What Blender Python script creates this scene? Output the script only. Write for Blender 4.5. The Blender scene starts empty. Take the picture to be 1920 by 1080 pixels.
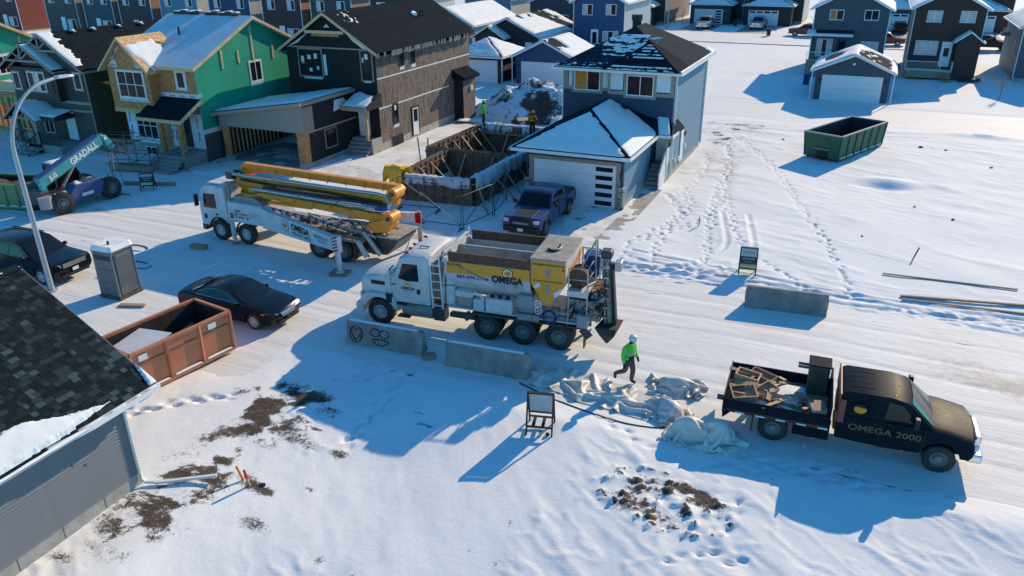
import bpy, bmesh, math, random
import numpy as np
from mathutils import Vector, Matrix, Quaternion
random.seed(7)
S = bpy.context.scene
COL = S.collection
R = math.radians

# ------------------------------------------------------------------ camera, sky, sun, exposure
cam = bpy.data.cameras.new('camera')
cam_o = bpy.data.objects.new('camera', cam)
COL.objects.link(cam_o)
CAM_H = 13.8
_p, _r, _y = R(24.150356), R(-0.567287), R(24.299338)
_right = Vector((math.cos(_y), math.sin(_y), 0))
_fw = Vector((-math.sin(_y) * math.cos(_p), math.cos(_y) * math.cos(_p), -math.sin(_p)))
_up = _right.cross(_fw)
_r2 = math.cos(_r) * _right + math.sin(_r) * _up
_u2 = -math.sin(_r) * _right + math.cos(_r) * _up
cam_o.matrix_world = Matrix(((_r2.x, _u2.x, -_fw.x, 0), (_r2.y, _u2.y, -_fw.y, 0), (_r2.z, _u2.z, -_fw.z, CAM_H), (0, 0, 0, 1)))
cam.sensor_width = 36.0
cam.lens = 36.0 * 1455.36 / 1920.0
cam.clip_start = 0.1
cam.clip_end = 3000
S.camera = cam_o

SUN_DIR = Vector((0.29, 0.956, 0)).normalized() * math.cos(R(25.5)) + Vector((0, 0, math.sin(R(25.5))))
world = bpy.data.worlds.new('World')
S.world = world
world.use_nodes = True
_wn = world.node_tree
_sky = _wn.nodes.new('ShaderNodeTexSky')
_sky.sky_type = 'NISHITA'
_sky.sun_disc = False
_sky.sun_elevation = R(25.5)
_sky.sun_rotation = math.atan2(SUN_DIR.x, SUN_DIR.y)
_sky.altitude = 1100
_sky.air_density = 1.0
_sky.dust_density = 0.2
_sky.ozone_density = 2.5
_tint = _wn.nodes.new('ShaderNodeMix')
_tint.data_type = 'RGBA'
_tint.blend_type = 'MULTIPLY'
_tint.inputs[0].default_value = 1.0
_tint.inputs[7].default_value = (0.38, 1.22, 1.55, 1)
_wn.links.new(_sky.outputs[0], _tint.inputs[6])
_wn.links.new(_tint.outputs[2], _wn.nodes['Background'].inputs[0])
_wn.nodes['Background'].inputs[1].default_value = 0.115

sun = bpy.data.lights.new('sun', 'SUN')
sun.energy = 4.7
sun.angle = R(0.55)
sun.color = (1.0, 0.78, 0.50)
sun_o = bpy.data.objects.new('sun', sun)
COL.objects.link(sun_o)
sun_o.rotation_euler = (-SUN_DIR).to_track_quat('-Z', 'Y').to_euler()
sun_o.location = (20, 60, 60)

S.view_settings.view_transform = 'Standard'
S.view_settings.look = 'None'
S.view_settings.gamma = 1.0
S.view_settings.exposure = 0.14
S.render.engine = 'CYCLES'

# ------------------------------------------------------------------ numpy noise
_rng = np.random.RandomState(11)
_NT = _rng.rand(256, 256)
def vnoise(x, y):
    x = np.asarray(x, float); y = np.asarray(y, float)
    xi = np.floor(x).astype(int); yi = np.floor(y).astype(int)
    fx = x - xi; fy = y - yi
    fx = fx * fx * (3 - 2 * fx); fy = fy * fy * (3 - 2 * fy)
    a = _NT[xi % 256, yi % 256]; b = _NT[(xi + 1) % 256, yi % 256]
    c = _NT[xi % 256, (yi + 1) % 256]; d = _NT[(xi + 1) % 256, (yi + 1) % 256]
    return (a * (1 - fx) + b * fx) * (1 - fy) + (c * (1 - fx) + d * fx) * fy
def fbm(x, y, o=4):
    s = 0; a = 0.5
    for i in range(o):
        s = s + a * vnoise(x * 2 ** i + 17.3 * i, y * 2 ** i + 5.1 * i); a *= 0.5
    return s / (1 - 0.5 ** o)
def sstep(a, b, x):
    t = np.clip((x - a) / (b - a), 0, 1)
    return t * t * (3 - 2 * t)

# ------------------------------------------------------------------ mesh builder
class MB:
    def __init__(s):
        s.v = []; s.f = []; s.T = None
    def _a(s, vs, fs):
        n = len(s.v)
        if s.T is not None:
            vs = [tuple(s.T @ Vector(q)) for q in vs]
        s.v += [tuple(q) for q in vs]
        s.f += [tuple(n + i for i in q) for q in fs]
        return s
    def box(s, x0, x1, y0, y1, z0, z1):
        if x0 > x1: x0, x1 = x1, x0
        if y0 > y1: y0, y1 = y1, y0
        if z0 > z1: z0, z1 = z1, z0
        return s._a([(x0, y0, z0), (x1, y0, z0), (x1, y1, z0), (x0, y1, z0), (x0, y0, z1), (x1, y0, z1), (x1, y1, z1), (x0, y1, z1)],
                    [(3, 2, 1, 0), (4, 5, 6, 7), (0, 1, 5, 4), (1, 2, 6, 5), (2, 3, 7, 6), (3, 0, 4, 7)])
    def prism(s, pts, ax, a, b):
        """polygon pts in the plane normal to axis ax, extruded from a to b"""
        k = {'x': lambda p, t: (t, p[0], p[1]), 'y': lambda p, t: (p[0], t, p[1]), 'z': lambda p, t: (p[0], p[1], t)}[ax]
        ar = sum(pts[i][0] * pts[(i + 1) % len(pts)][1] - pts[(i + 1) % len(pts)][0] * pts[i][1] for i in range(len(pts)))
        if (ar < 0) != (ax == 'y'): pts = pts[::-1]
        if a > b: a, b = b, a
        n = len(pts)
        return s._a([k(p, a) for p in pts] + [k(p, b) for p in pts],
                    [tuple(range(n - 1, -1, -1)), tuple(range(n, 2 * n))] + [(i, (i + 1) % n, n + (i + 1) % n, n + i) for i in range(n)])
    def cyl(s, p0, p1, r0, r1=None, n=12, cap=True):
        r1 = r0 if r1 is None else r1
        p0 = Vector(p0); p1 = Vector(p1); d = (p1 - p0)
        if d.length < 1e-6: return s
        d.normalize(); u = d.orthogonal().normalized(); w = d.cross(u)
        vs = []
        for P, r in ((p0, r0), (p1, r1)):
            for i in range(n):
                t = 2 * math.pi * i / n
                vs.append(P + (u * math.cos(t) + w * math.sin(t)) * r)
        fs = [(i, (i + 1) % n, n + (i + 1) % n, n + i) for i in range(n)]
        if cap: fs += [tuple(range(n - 1, -1, -1)), tuple(range(n, 2 * n))]
        return s._a(vs, fs)
    def bar(s, p0, p1, w, h=None, up=(0, 0, 1)):
        """rectangular bar w wide, h high"""
        h = w if h is None else h
        p0 = Vector(p0); p1 = Vector(p1); d = (p1 - p0)
        if d.length < 1e-6: return s
        d.normalize(); up = Vector(up)
        u = d.cross(up)
        if u.length < 1e-3: u = d.cross(Vector((1, 0, 0)))
        u.normalize(); k = u.cross(d)
        vs = []
        for P in (p0, p1):
            for a, b in ((-1, -1), (1, -1), (1, 1), (-1, 1)):
                vs.append(P + u * (a * w / 2) + k * (b * h / 2))
        return s._a(vs, [(0, 1, 2, 3), (7, 6, 5, 4), (1, 0, 4, 5), (2, 1, 5, 6), (3, 2, 6, 7), (0, 3, 7, 4)])
    def tube(s, pts, r, n=8):
        pts = [Vector(q) for q in pts]; rings = []; u = None
        for i, q in enumerate(pts):
            d = (pts[min(i + 1, len(pts) - 1)] - pts[max(i - 1, 0)]).normalized()
            if u is None: u = d.orthogonal().normalized()
            else: u = (u - d * u.dot(d)).normalized()
            w = d.cross(u); rr = r[i] if isinstance(r, (list, tuple)) else r
            rings.append([q + (u * math.cos(2 * math.pi * k / n) + w * math.sin(2 * math.pi * k / n)) * rr for k in range(n)])
        return s.loft(rings)
    def loft(s, rings, cap=True, close=True):
        n = len(rings[0]); vs = [q for r in rings for q in r]; fs = []
        for i in range(len(rings) - 1):
            for k in range(n if close else n - 1):
                fs.append((i * n + k, i * n + (k + 1) % n, (i + 1) * n + (k + 1) % n, (i + 1) * n + k))
        if cap: fs += [tuple(range(n - 1, -1, -1)), tuple((len(rings) - 1) * n + k for k in range(n))]
        return s._a(vs, fs)
    def lathe(s, prof, c, ax='y', n=20, cap=True):
        """prof = [(r, t)], revolved about axis ax through c"""
        rings = []
        for r, t in prof:
            ring = []
            for k in range(n):
                a = 2 * math.pi * k / n; q = [0, 0, 0]
                i = 'xyz'.index(ax); q[i] = t; q[(i + 1) % 3] = r * math.cos(a); q[(i + 2) % 3] = r * math.sin(a)
                ring.append((c[0] + q[0], c[1] + q[1], c[2] + q[2]))
            rings.append(ring)
        return s.loft(rings, cap)
    def sphere(s, c, r, nu=12, nv=8):
        rx, ry, rz = r if isinstance(r, (tuple, list)) else (r, r, r)
        rings = [[(c[0] + rx * math.sin(math.pi * j / nv) * math.cos(2 * math.pi * i / nu), c[1] + ry * math.sin(math.pi * j / nv) * math.sin(2 * math.pi * i / nu), c[2] - rz * math.cos(math.pi * j / nv)) for i in range(nu)] for j in range(1, nv)]
        return s.loft(rings)
    def poly(s, pts):
        return s._a(pts, [tuple(range(len(pts)))])
    def mesh(s, name, m, smooth=0):
        me = bpy.data.meshes.new(name)
        me.from_pydata(s.v, [], s.f)
        me.update()
        if smooth:
            me.shade_smooth()
            me.set_sharp_from_angle(angle=R(smooth))
        if m is not None: me.materials.append(MAT(m))
        return me
    def obj(s, name, m, parent=None, bev=0, smooth=0, fix=False, seg=2):
        me = s.mesh(name, m, 0 if fix else smooth)
        if fix:
            bm = bmesh.new(); bm.from_mesh(me)
            bmesh.ops.recalc_face_normals(bm, faces=bm.faces); bm.to_mesh(me); bm.free()
            if smooth:
                me.shade_smooth(); me.set_sharp_from_angle(angle=R(smooth))
        return link(name, me, parent, bev, seg)
def link(name, me, parent=None, bev=0, seg=2):
    o = bpy.data.objects.new(name, me); COL.objects.link(o)
    if parent: o.parent = parent
    if bev:
        b = o.modifiers.new('bevel', 'BEVEL'); b.width = bev; b.segments = seg; b.limit_method = 'ANGLE'; b.angle_limit = R(38)
        b.harden_normals = False
    return o
def tag(o, label, cat, group=None):
    o['label'] = label; o['category'] = cat
    if group: o['group'] = group
    return o
def thing(name, label, cat, loc=(0, 0, 0), rz=0, group=None):
    o = bpy.data.objects.new(name, None); COL.objects.link(o)
    o.empty_display_size = 0.2
    o.location = loc; o.rotation_euler = (0, 0, R(rz))
    return tag(o, label, cat, group)
def struct(o):
    o['kind'] = 'structure'; return o
def copy_tree(o, parent=None):
    c = o.copy(); COL.objects.link(c); c.parent = parent
    for ch in list(o.children): copy_tree(ch, c)
    return c
def boolean(o, cutters):
    """cut the closed meshes out of o and keep the result as its mesh"""
    for k in cutters:
        m = o.modifiers.new('cut', 'BOOLEAN'); m.operation = 'DIFFERENCE'; m.object = k; m.solver = 'EXACT'
    bpy.context.view_layer.update()
    dg = bpy.context.evaluated_depsgraph_get()
    me = bpy.data.meshes.new_from_object(o.evaluated_get(dg))
    o.modifiers.clear(); o.data = me
    for k in cutters: bpy.data.objects.remove(k)
_FONT = {}
def text(parent, s, size, m, origin, u, v, ext=0.004, align='LEFT', bold=0.0, shear=0.0, name='lettering', width=None):
    """flat lettering: origin is its lower left (or middle), u along the line, v up"""
    key = (s, bold, shear, align)
    if key not in _FONT:
        cu = bpy.data.curves.new('lettering', 'FONT'); cu.body = s; cu.size = 1.0; cu.offset = bold; cu.shear = shear
        cu.align_x = align; cu.extrude = 0.0; cu.resolution_u = 3
        t = bpy.data.objects.new('lettering', cu); COL.objects.link(t)
        bpy.context.view_layer.update()
        dg = bpy.context.evaluated_depsgraph_get()
        me = bpy.data.meshes.new_from_object(t.evaluated_get(dg))
        _FONT[key] = ([tuple(q.co) for q in me.vertices], [tuple(f.vertices) for f in me.polygons])
        bpy.data.objects.remove(t); bpy.data.curves.remove(cu)
    vs, fs = _FONT[key]
    u = Vector(u).normalized(); v = Vector(v).normalized(); n = u.cross(v); o = Vector(origin) + n * ext
    k = 1.0
    if width:
        xs = [q[0] for q in vs]; k = width / ((max(xs) - min(xs)) * size)
    mb = MB()
    mb._a([o + u * (q[0] * size * k) + v * (q[1] * size) for q in vs], fs)
    return mb.obj(name, m, parent)

# ------------------------------------------------------------------ materials
_M = {}
_SPEC = {}
def MAT(n):
    if not isinstance(n, str): return n
    if n not in _M: _M[n] = _make(n, **_SPEC[n])
    return _M[n]
def defm(n, col, rough=0.6, var=0.12, scale=4.0, bump=0.0, bscale=None, metal=0.0, dust=0.0, dcol=(0.42, 0.38, 0.33), stretch=(1, 1, 1), spec=0.5, kind=None, emit=None, alpha=1.0, **kw):
    _SPEC[n] = dict(col=col, rough=rough, var=var, scale=scale, bump=bump, bscale=bscale, metal=metal, dust=dust, dcol=dcol, stretch=stretch, spec=spec, kind=kind, emit=emit, alpha=alpha, kw=kw)
def _nd(t, ty, **ins):
    n = t.nodes.new(ty)
    for k, v in ins.items():
        k = k.replace('_', ' ')
        if k in n.inputs: n.inputs[k].default_value = v
        else: setattr(n, k.replace(' ', '_'), v)
    return n
def _mix(t, fac, a, b, mode='MIX'):
    m = t.nodes.new('ShaderNodeMix'); m.data_type = 'RGBA'; m.blend_type = mode
    for i, q in ((0, fac), (6, a), (7, b)):
        if isinstance(q, bpy.types.NodeSocket): t.links.new(q, m.inputs[i])
        else: m.inputs[i].default_value = q if not isinstance(q, tuple) or len(q) == 4 else (*q, 1)
    return m.outputs[2]
def _ramp(t, src, a, b, ca=(0, 0, 0), cb=(1, 1, 1)):
    r = t.nodes.new('ShaderNodeValToRGB'); r.color_ramp.elements[0].position = a; r.color_ramp.elements[1].position = b
    r.color_ramp.elements[0].color = (*ca, 1); r.color_ramp.elements[1].color = (*cb, 1)
    t.links.new(src, r.inputs[0]); return r.outputs[0]
def _noise(t, vec, scale, detail=4, rough=0.55, dist=0.0):
    n = t.nodes.new('ShaderNodeTexNoise'); n.inputs['Scale'].default_value = scale; n.inputs['Detail'].default_value = detail
    n.inputs['Roughness'].default_value = rough; n.inputs['Distortion'].default_value = dist
    t.links.new(vec, n.inputs['Vector']); return n.outputs['Fac']
def _make(name, col, rough, var, scale, bump, bscale, metal, dust, dcol, stretch, spec, kind, emit, alpha, kw):
    m = bpy.data.materials.new(name); m.use_nodes = True; t = m.node_tree; b = t.nodes['Principled BSDF']
    tc = t.nodes.new('ShaderNodeTexCoord'); mp = t.nodes.new('ShaderNodeMapping'); mp.inputs['Scale'].default_value = stretch
    t.links.new(tc.outputs['Object'], mp.inputs[0]); vec = mp.outputs[0]
    c = (*col, 1)
    n1 = _noise(t, vec, scale, 5)
    hi = tuple(min(1, x * (1 + var)) for x in col); lo = tuple(x * (1 - var) for x in col)
    out = _mix(t, _ramp(t, n1, 0.35, 0.65), lo, hi)
    ht = n1
    if kind == 'osb':
        vo = t.nodes.new('ShaderNodeTexVoronoi'); vo.inputs['Scale'].default_value = 11; vo.inputs['Randomness'].default_value = 1
        mp2 = t.nodes.new('ShaderNodeMapping'); mp2.inputs['Scale'].default_value = (1, 1, 1.8); mp2.inputs['Rotation'].default_value = (0.5, 0.4, 0.6)
        t.links.new(tc.outputs['Object'], mp2.inputs[0]); t.links.new(mp2.outputs[0], vo.inputs['Vector'])
        out = _mix(t, _ramp(t, vo.outputs['Color'], 0.1, 0.9), tuple(x * 0.55 for x in col), tuple(min(1, x * 1.5) for x in col))
    if kind == 'wood':
        w = t.nodes.new('ShaderNodeTexWave'); w.inputs['Scale'].default_value = 3; w.inputs['Distortion'].default_value = 6; w.inputs['Detail'].default_value = 3
        t.links.new(vec, w.inputs[0]); out = _mix(t, w.outputs['Fac'], tuple(x * 0.86 for x in col), hi); ht = w.outputs['Fac']
    if kind == 'shingle':
        br = t.nodes.new('ShaderNodeTexBrick'); br.inputs['Scale'].default_value = 1.0; br.inputs['Brick Width'].default_value = 0.34; br.inputs['Row Height'].default_value = kw.get('row', 0.16)
        br.inputs['Mortar Size'].default_value = 0.012; br.inputs['Color1'].default_value = (*[x * 0.7 for x in col], 1); br.inputs['Color2'].default_value = (*[x * 1.45 for x in col], 1); br.inputs['Mortar'].default_value = (*[x * 0.35 for x in col], 1)
        mp3 = t.nodes.new('ShaderNodeMapping'); mp3.inputs['Rotation'].default_value = kw.get('rot', (0, 0, 0))
        t.links.new(tc.outputs['Object'], mp3.inputs[0]); t.links.new(mp3.outputs[0], br.inputs[0]); out = _mix(t, 0.5, br.outputs['Color'], out); ht = br.outputs['Fac']
    if kind == 'stone':
        vo = t.nodes.new('ShaderNodeTexVoronoi'); vo.inputs['Scale'].default_value = 7; vo.feature = 'F1'
        t.links.new(vec, vo.inputs['Vector']); out = _mix(t, _ramp(t, vo.outputs['Color'], 0.1, 0.9), tuple(x * 0.35 for x in col), tuple(min(1, x * 1.8) for x in col))
    if kind == 'siding':
        # fine lap lines for walls too far off to show each board
        sx = t.nodes.new('ShaderNodeSeparateXYZ'); t.links.new(tc.outputs['Object'], sx.inputs[0])
        ma = t.nodes.new('ShaderNodeMath'); ma.operation = 'PINGPONG'; ma.inputs[1].default_value = kw.get('lap', 0.16); t.links.new(sx.outputs['Z'], ma.inputs[0])
        mb = t.nodes.new('ShaderNodeMath'); mb.operation = 'LESS_THAN'; mb.inputs[1].default_value = 0.02; t.links.new(ma.outputs[0], mb.inputs[0])
        out = _mix(t, mb.outputs[0], out, tuple(x * 0.72 for x in col)); ht = ma.outputs[0]
    if kind == 'paper':
        n2 = _noise(t, vec, 8, 5, 0.75); mp4 = t.nodes.new('ShaderNodeMapping'); mp4.inputs['Scale'].default_value = (5, 5, 0.45)
        t.links.new(tc.outputs['Object'], mp4.inputs[0]); n3 = _noise(t, mp4.outputs[0], 1.6, 5, 0.7)
        out = _mix(t, _ramp(t, n2, 0.36, 0.64), tuple(x * 0.45 for x in col), tuple(min(1, x * 1.5) for x in col))
        out = _mix(t, _ramp(t, n3, 0.47, 0.62), out, (0.055, 0.045, 0.042))
    if dust:
        n4 = _noise(t, tc.outputs['Object'], 1.7, 6, 0.65); n5 = _noise(t, tc.outputs['Object'], 9, 4)
        f = t.nodes.new('ShaderNodeMath'); f.operation = 'MULTIPLY'; f.inputs[1].default_value = dust * 1.6
        t.links.new(_ramp(t, _mix(t, 0.35, n4, n5), 0.32, 0.72), f.inputs[0])
        f2 = t.nodes.new('ShaderNodeClamp'); t.links.new(f.outputs[0], f2.inputs[0])
        out = _mix(t, f2.outputs[0], out, dcol)
        rr = t.nodes.new('ShaderNodeMapRange'); rr.inputs['To Min'].default_value = rough; rr.inputs['To Max'].default_value = 0.85
        t.links.new(f2.outputs[0], rr.inputs['Value']); t.links.new(rr.outputs[0], b.inputs['Roughness'])
    else:
        b.inputs['Roughness'].default_value = rough
    t.links.new(out, b.inputs['Base Color'])
    b.inputs['Metallic'].default_value = metal
    b.inputs['Specular IOR Level'].default_value = spec
    if emit: b.inputs['Emission Color'].default_value = (*emit[:3], 1); b.inputs['Emission Strength'].default_value = emit[3]
    if bump:
        bp = t.nodes.new('ShaderNodeBump'); bp.inputs['Strength'].default_value = min(1, bump); bp.inputs['Distance'].default_value = 0.03
        t.links.new(_noise(t, vec, bscale or scale * 4, 5) if kind is None or kind in ('paper', 'osb') else ht, bp.inputs['Height']); t.links.new(bp.outputs[0], b.inputs['Normal'])
    return m
defm('snow', (0.81, 0.825, 0.84), 0.75, 0.03, 1.2, bump=0.35, bscale=6, spec=0.25)
defm('roof_snow', (0.81, 0.825, 0.84), 0.75, 0.03, 1.2, bump=0.25, bscale=5, spec=0.25)
defm('glass', (0.012, 0.016, 0.022), 0.06, 0.1, 1.0, spec=0.2)
defm('car_glass', (0.010, 0.013, 0.016), 0.06, 0.1, 1.0, spec=0.4)
defm('curtain', (0.45, 0.47, 0.48), 0.15, 0.25, 6, stretch=(8, 8, .3), spec=0.8)
defm('amber_glass', (0.42, 0.19, 0.04), 0.1, 0.35, 2, spec=0.8)
defm('white_trim', (0.74, 0.75, 0.76), 0.45, 0.05, 3)
defm('white_paint', (0.72, 0.74, 0.75), 0.35, 0.05, 2, dust=0.16)
defm('garage_white', (0.72, 0.74, 0.75), 0.5, 0.03, 2)
defm('taupe', (0.33, 0.245, 0.20), 0.65, 0.08, 5)
defm('concrete', (0.36, 0.345, 0.31), 0.85, 0.16, 2.2, bump=0.3, bscale=14)
defm('concrete_grey', (0.33, 0.33, 0.32), 0.85, 0.18, 1.6, bump=0.35, bscale=12)
defm('step_concrete', (0.30, 0.29, 0.275), 0.85, 0.12, 3, bump=0.2)
defm('black', (0.012, 0.012, 0.013), 0.55, 0.2, 6)
defm('black_metal', (0.02, 0.02, 0.022), 0.45, 0.2, 6, dust=0.15)
defm('rubber', (0.014, 0.014, 0.015), 0.8, 0.25, 8, bump=0.3, dust=0.22, dcol=(0.20, 0.185, 0.17))
defm('steel', (0.45, 0.46, 0.47), 0.38, 0.12, 5, metal=0.9, dust=0.2)
defm('dirty_steel', (0.34, 0.33, 0.32), 0.55, 0.25, 5, metal=0.55, dust=0.45)
defm('lumber', (0.54, 0.32, 0.17), 0.75, 0.18, 3, kind='wood', stretch=(1, 1, 1))
defm('fresh_lumber', (0.66, 0.44, 0.24), 0.75, 0.15, 3, kind='wood')
defm('weathered_wood', (0.33, 0.22, 0.155), 0.85, 0.25, 4, kind='wood')
defm('osb', (0.50, 0.205, 0.075), 0.85, 0.2, 8, kind='osb')
defm('osb_light', (0.60, 0.38, 0.18), 0.85, 0.2, 8, kind='osb')
defm('dark_dirt', (0.075, 0.058, 0.045), 0.95, 0.35, 5, bump=0.9, bscale=18)
defm('shingle_dark', (0.030, 0.040, 0.052), 0.95, 0.3, 9, bump=0.5, kind='shingle', spec=0.04)
defm('shingle_black', (0.015, 0.021, 0.029), 0.95, 0.3, 9, bump=0.5, kind='shingle', spec=0.03)
defm('green_wrap', (0.005, 0.31, 0.19), 0.5, 0.08, 1.2, bump=0.15, bscale=2)
defm('white_wrap', (0.66, 0.69, 0.72), 0.5, 0.06, 3, bump=0.3, bscale=5)
defm('black_paper', (0.012, 0.013, 0.016), 0.9, 0.25, 3, bump=0.25, bscale=5)
defm('brown_paper', (0.20, 0.152, 0.125), 0.9, 0.2, 8, kind='paper', bump=0.3)
defm('ink_blue', (0.02, 0.05, 0.16), 0.5, 0.05)
defm('ink_black', (0.012, 0.012, 0.014), 0.5, 0.05)
defm('ink_white', (0.75, 0.76, 0.77), 0.5, 0.05)
defm('ink_grey', (0.28, 0.30, 0.33), 0.5, 0.05)
# ------------------------------------------------------------------ ground, road, lane
def attr_mat(name, build):
    m = bpy.data.materials.new(name); m.use_nodes = True; t = m.node_tree
    build(t, t.nodes['Principled BSDF']); _M[name] = m; return m
def _attr(t, n):
    a = t.nodes.new('ShaderNodeAttribute'); a.attribute_name = n; return a.outputs['Fac']
def _math(t, op, a, b=None, clamp=False):
    m = t.nodes.new('ShaderNodeMath'); m.operation = op; m.use_clamp = clamp
    for i, q in enumerate((a, b)):
        if q is None: continue
        if isinstance(q, bpy.types.NodeSocket): t.links.new(q, m.inputs[i])
        else: m.inputs[i].default_value = q
    return m.outputs[0]
def _ground_mat(t, b):
    tc = t.nodes.new('ShaderNodeTexCoord'); vec = tc.outputs['Object']
    n1 = _noise(t, vec, 0.6, 5); n2 = _noise(t, vec, 9, 6, 0.65); n3 = _noise(t, vec, 2.2, 5, 0.6); n6 = _noise(t, vec, 34, 4, 0.6)
    snow = _mix(t, _ramp(t, n1, 0.3, 0.7), (0.77, 0.79, 0.81), (0.83, 0.84, 0.85))
    pk = _math(t, 'ADD', _attr(t, 'pack'), _math(t, 'MULTIPLY', _math(t, 'SUBTRACT', n3, 0.5), 0.9))
    snow = _mix(t, _ramp(t, pk, 0.42, 0.95), snow, (0.50, 0.45, 0.40))
    d0 = _math(t, 'ADD', _attr(t, 'dirt'), _math(t, 'MULTIPLY', _math(t, 'SUBTRACT', n2, 0.5), 1.1))
    d0 = _math(t, 'ADD', d0, _math(t, 'MULTIPLY', _math(t, 'SUBTRACT', n6, 0.5), 1.15))
    df = _ramp(t, d0, 0.48, 0.66)
    dirt = _mix(t, _ramp(t, n2, 0.35, 0.7), (0.035, 0.027, 0.021), (0.15, 0.115, 0.085))
    t.links.new(_mix(t, df, snow, dirt), b.inputs['Base Color'])
    b.inputs['Roughness'].default_value = 0.8; b.inputs['Specular IOR Level'].default_value = 0.2
    bp = t.nodes.new('ShaderNodeBump'); bp.inputs['Distance'].default_value = 0.035; bp.inputs['Strength'].default_value = 0.45
    t.links.new(_math(t, 'ADD', _math(t, 'ADD', n3, _math(t, 'MULTIPLY', n2, 0.5)), _math(t, 'MULTIPLY', _math(t, 'MULTIPLY', df, n6), 1.2)), bp.inputs['Height'])
    t.links.new(bp.outputs[0], b.inputs['Normal'])
attr_mat('ground_snow', _ground_mat)
def _road_mat(t, b):
    tc = t.nodes.new('ShaderNodeTexCoord'); vec = tc.outputs['Object']
    mp = t.nodes.new('ShaderNodeMapping'); mp.inputs['Scale'].default_value = (0.22, 1.2, 1); t.links.new(vec, mp.inputs[0])
    mp2 = t.nodes.new('ShaderNodeMapping'); mp2.inputs['Scale'].default_value = (0.5, 6, 1); t.links.new(vec, mp2.inputs[0])
    s1 = _noise(t, mp.outputs[0], 1.3, 5, 0.6, 0.3); s2 = _noise(t, mp2.outputs[0], 1.5, 5, 0.65)
    n1 = _noise(t, vec, 0.35, 5); g = _noise(t, vec, 20, 4, 0.6); g2 = _noise(t, vec, 3.0, 6, 0.7)
    c = _mix(t, _ramp(t, s1, 0.32, 0.68), (0.70, 0.695, 0.685), (0.80, 0.805, 0.81))
    c = _mix(t, _math(t, 'MULTIPLY', _ramp(t, s2, 0.55, 0.78), 0.34), c, (0.48, 0.44, 0.40))
    pt = _math(t, 'ADD', _attr(t, 'dirt'), _math(t, 'MULTIPLY', _math(t, 'SUBTRACT', g2, 0.5), 0.8))
    c = _mix(t, _math(t, 'MULTIPLY', _ramp(t, pt, 0.38, 0.75), 0.75), c, (0.30, 0.245, 0.19))
    gr = _math(t, 'MULTIPLY', _ramp(t, g, 0.62, 0.72), _ramp(t, g2, 0.44, 0.60))
    c = _mix(t, _math(t, 'MULTIPLY', gr, 0.85), c, (0.17, 0.14, 0.115))
    t.links.new(c, b.inputs['Base Color']); b.inputs['Roughness'].default_value = 0.7; b.inputs['Specular IOR Level'].default_value = 0.3
    bp = t.nodes.new('ShaderNodeBump'); bp.inputs['Distance'].default_value = 0.03; bp.inputs['Strength'].default_value = 0.5
    t.links.new(_math(t, 'ADD', _math(t, 'ADD', s2, g2), _math(t, 'MULTIPLY', g, 0.4)), bp.inputs['Height']); t.links.new(bp.outputs[0], b.inputs['Normal'])
attr_mat('road_snow', _road_mat)

def axis_coords(segs):
    out = []
    for a, b, d in segs:
        n = max(1, int(round((b - a) / d))); out += list(a + (b - a) * np.arange(n) / n)
    out.append(segs[-1][1]); return np.array(out)
ROAD_Y0, ROAD_Y1 = 20.45, 31.3
TRACKS = [[(-9.0, 61.3), (-5.2, 53.5), (-3.7, 49.4), (-2.3, 44.3), (-0.9, 40.2), (-0.05, 36.7), (0.5, 34.2), (0.8, 32.2)],
          [(-7.4, 49.1), (-6.2, 43.7), (-4.7, 37.8), (-3.35, 35.3), (-1.8, 33.9), (-0.5, 32.3), (0.2, 31.2)],
          [(-8.3, 31.9), (-6.2, 31.7), (-4.4, 31.6)],
          [(-13.15, 20.3), (-12.9, 18.9), (-12.84, 17.5), (-12.77, 15.9), (-12.67, 15.2)],
          [(-13.0, 20.3), (-12.75, 18.7), (-12.72, 17.2), (-12.9, 15.9)],
          [(-15.3, 18.2), (-14.2, 19.4), (-13.5, 20.3)],
          [(-19.9, 14.4), (-19.1, 15.3), (-17.4, 16.6)], [(-19.9, 14.3), (-19.0, 15.2), (-17.3, 16.5)],
          [(-1.26, 17.45), (-1.42, 16.8), (-1.84, 15.5), (-2.1, 14.8)], [(-2.6, 14.9), (-1.9, 15.3), (-0.9, 15.4)],
          [(-9.8, 44.0), (-8.2, 41.0), (-8.6, 38.0), (-9.5, 35.0), (-8.9, 32.0)], [(-9.2, 46), (-7.9, 42), (-8.2, 38.5), (-8.0, 34), (-7.4, 32)],
          [(-9.4, 54), (-8.6, 50), (-8.8, 46), (-9.3, 43)], [(-8.9, 36), (-6.9, 40), (-6.6, 46), (-7.5, 52), (-8.5, 58)],
          [(-8.4, 57), (-7.4, 50), (-7.0, 44), (-6.3, 39), (-5.6, 35), (-5.8, 32)],
          [(-6.0, 20.1), (-5.2, 19.5), (-4.6, 19.0), (-4.0, 19.2), (-3.6, 19.6)], [(1.0, 30.5), (3.0, 32.2), (6.5, 33)], [(2, 31.9), (5, 31.8), (9, 32.4)],
          [(-2.2, 18.9), (0.2, 19.6), (2.0, 20.0)], [(-2.0, 19.3), (0.6, 19.9), (2.6, 20.2)], [(-1.6, 19.7), (1.0, 19.4), (3.2, 20.1)], [(-1, 19.0), (1.6, 19.8), (4, 20.2)]]
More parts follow.
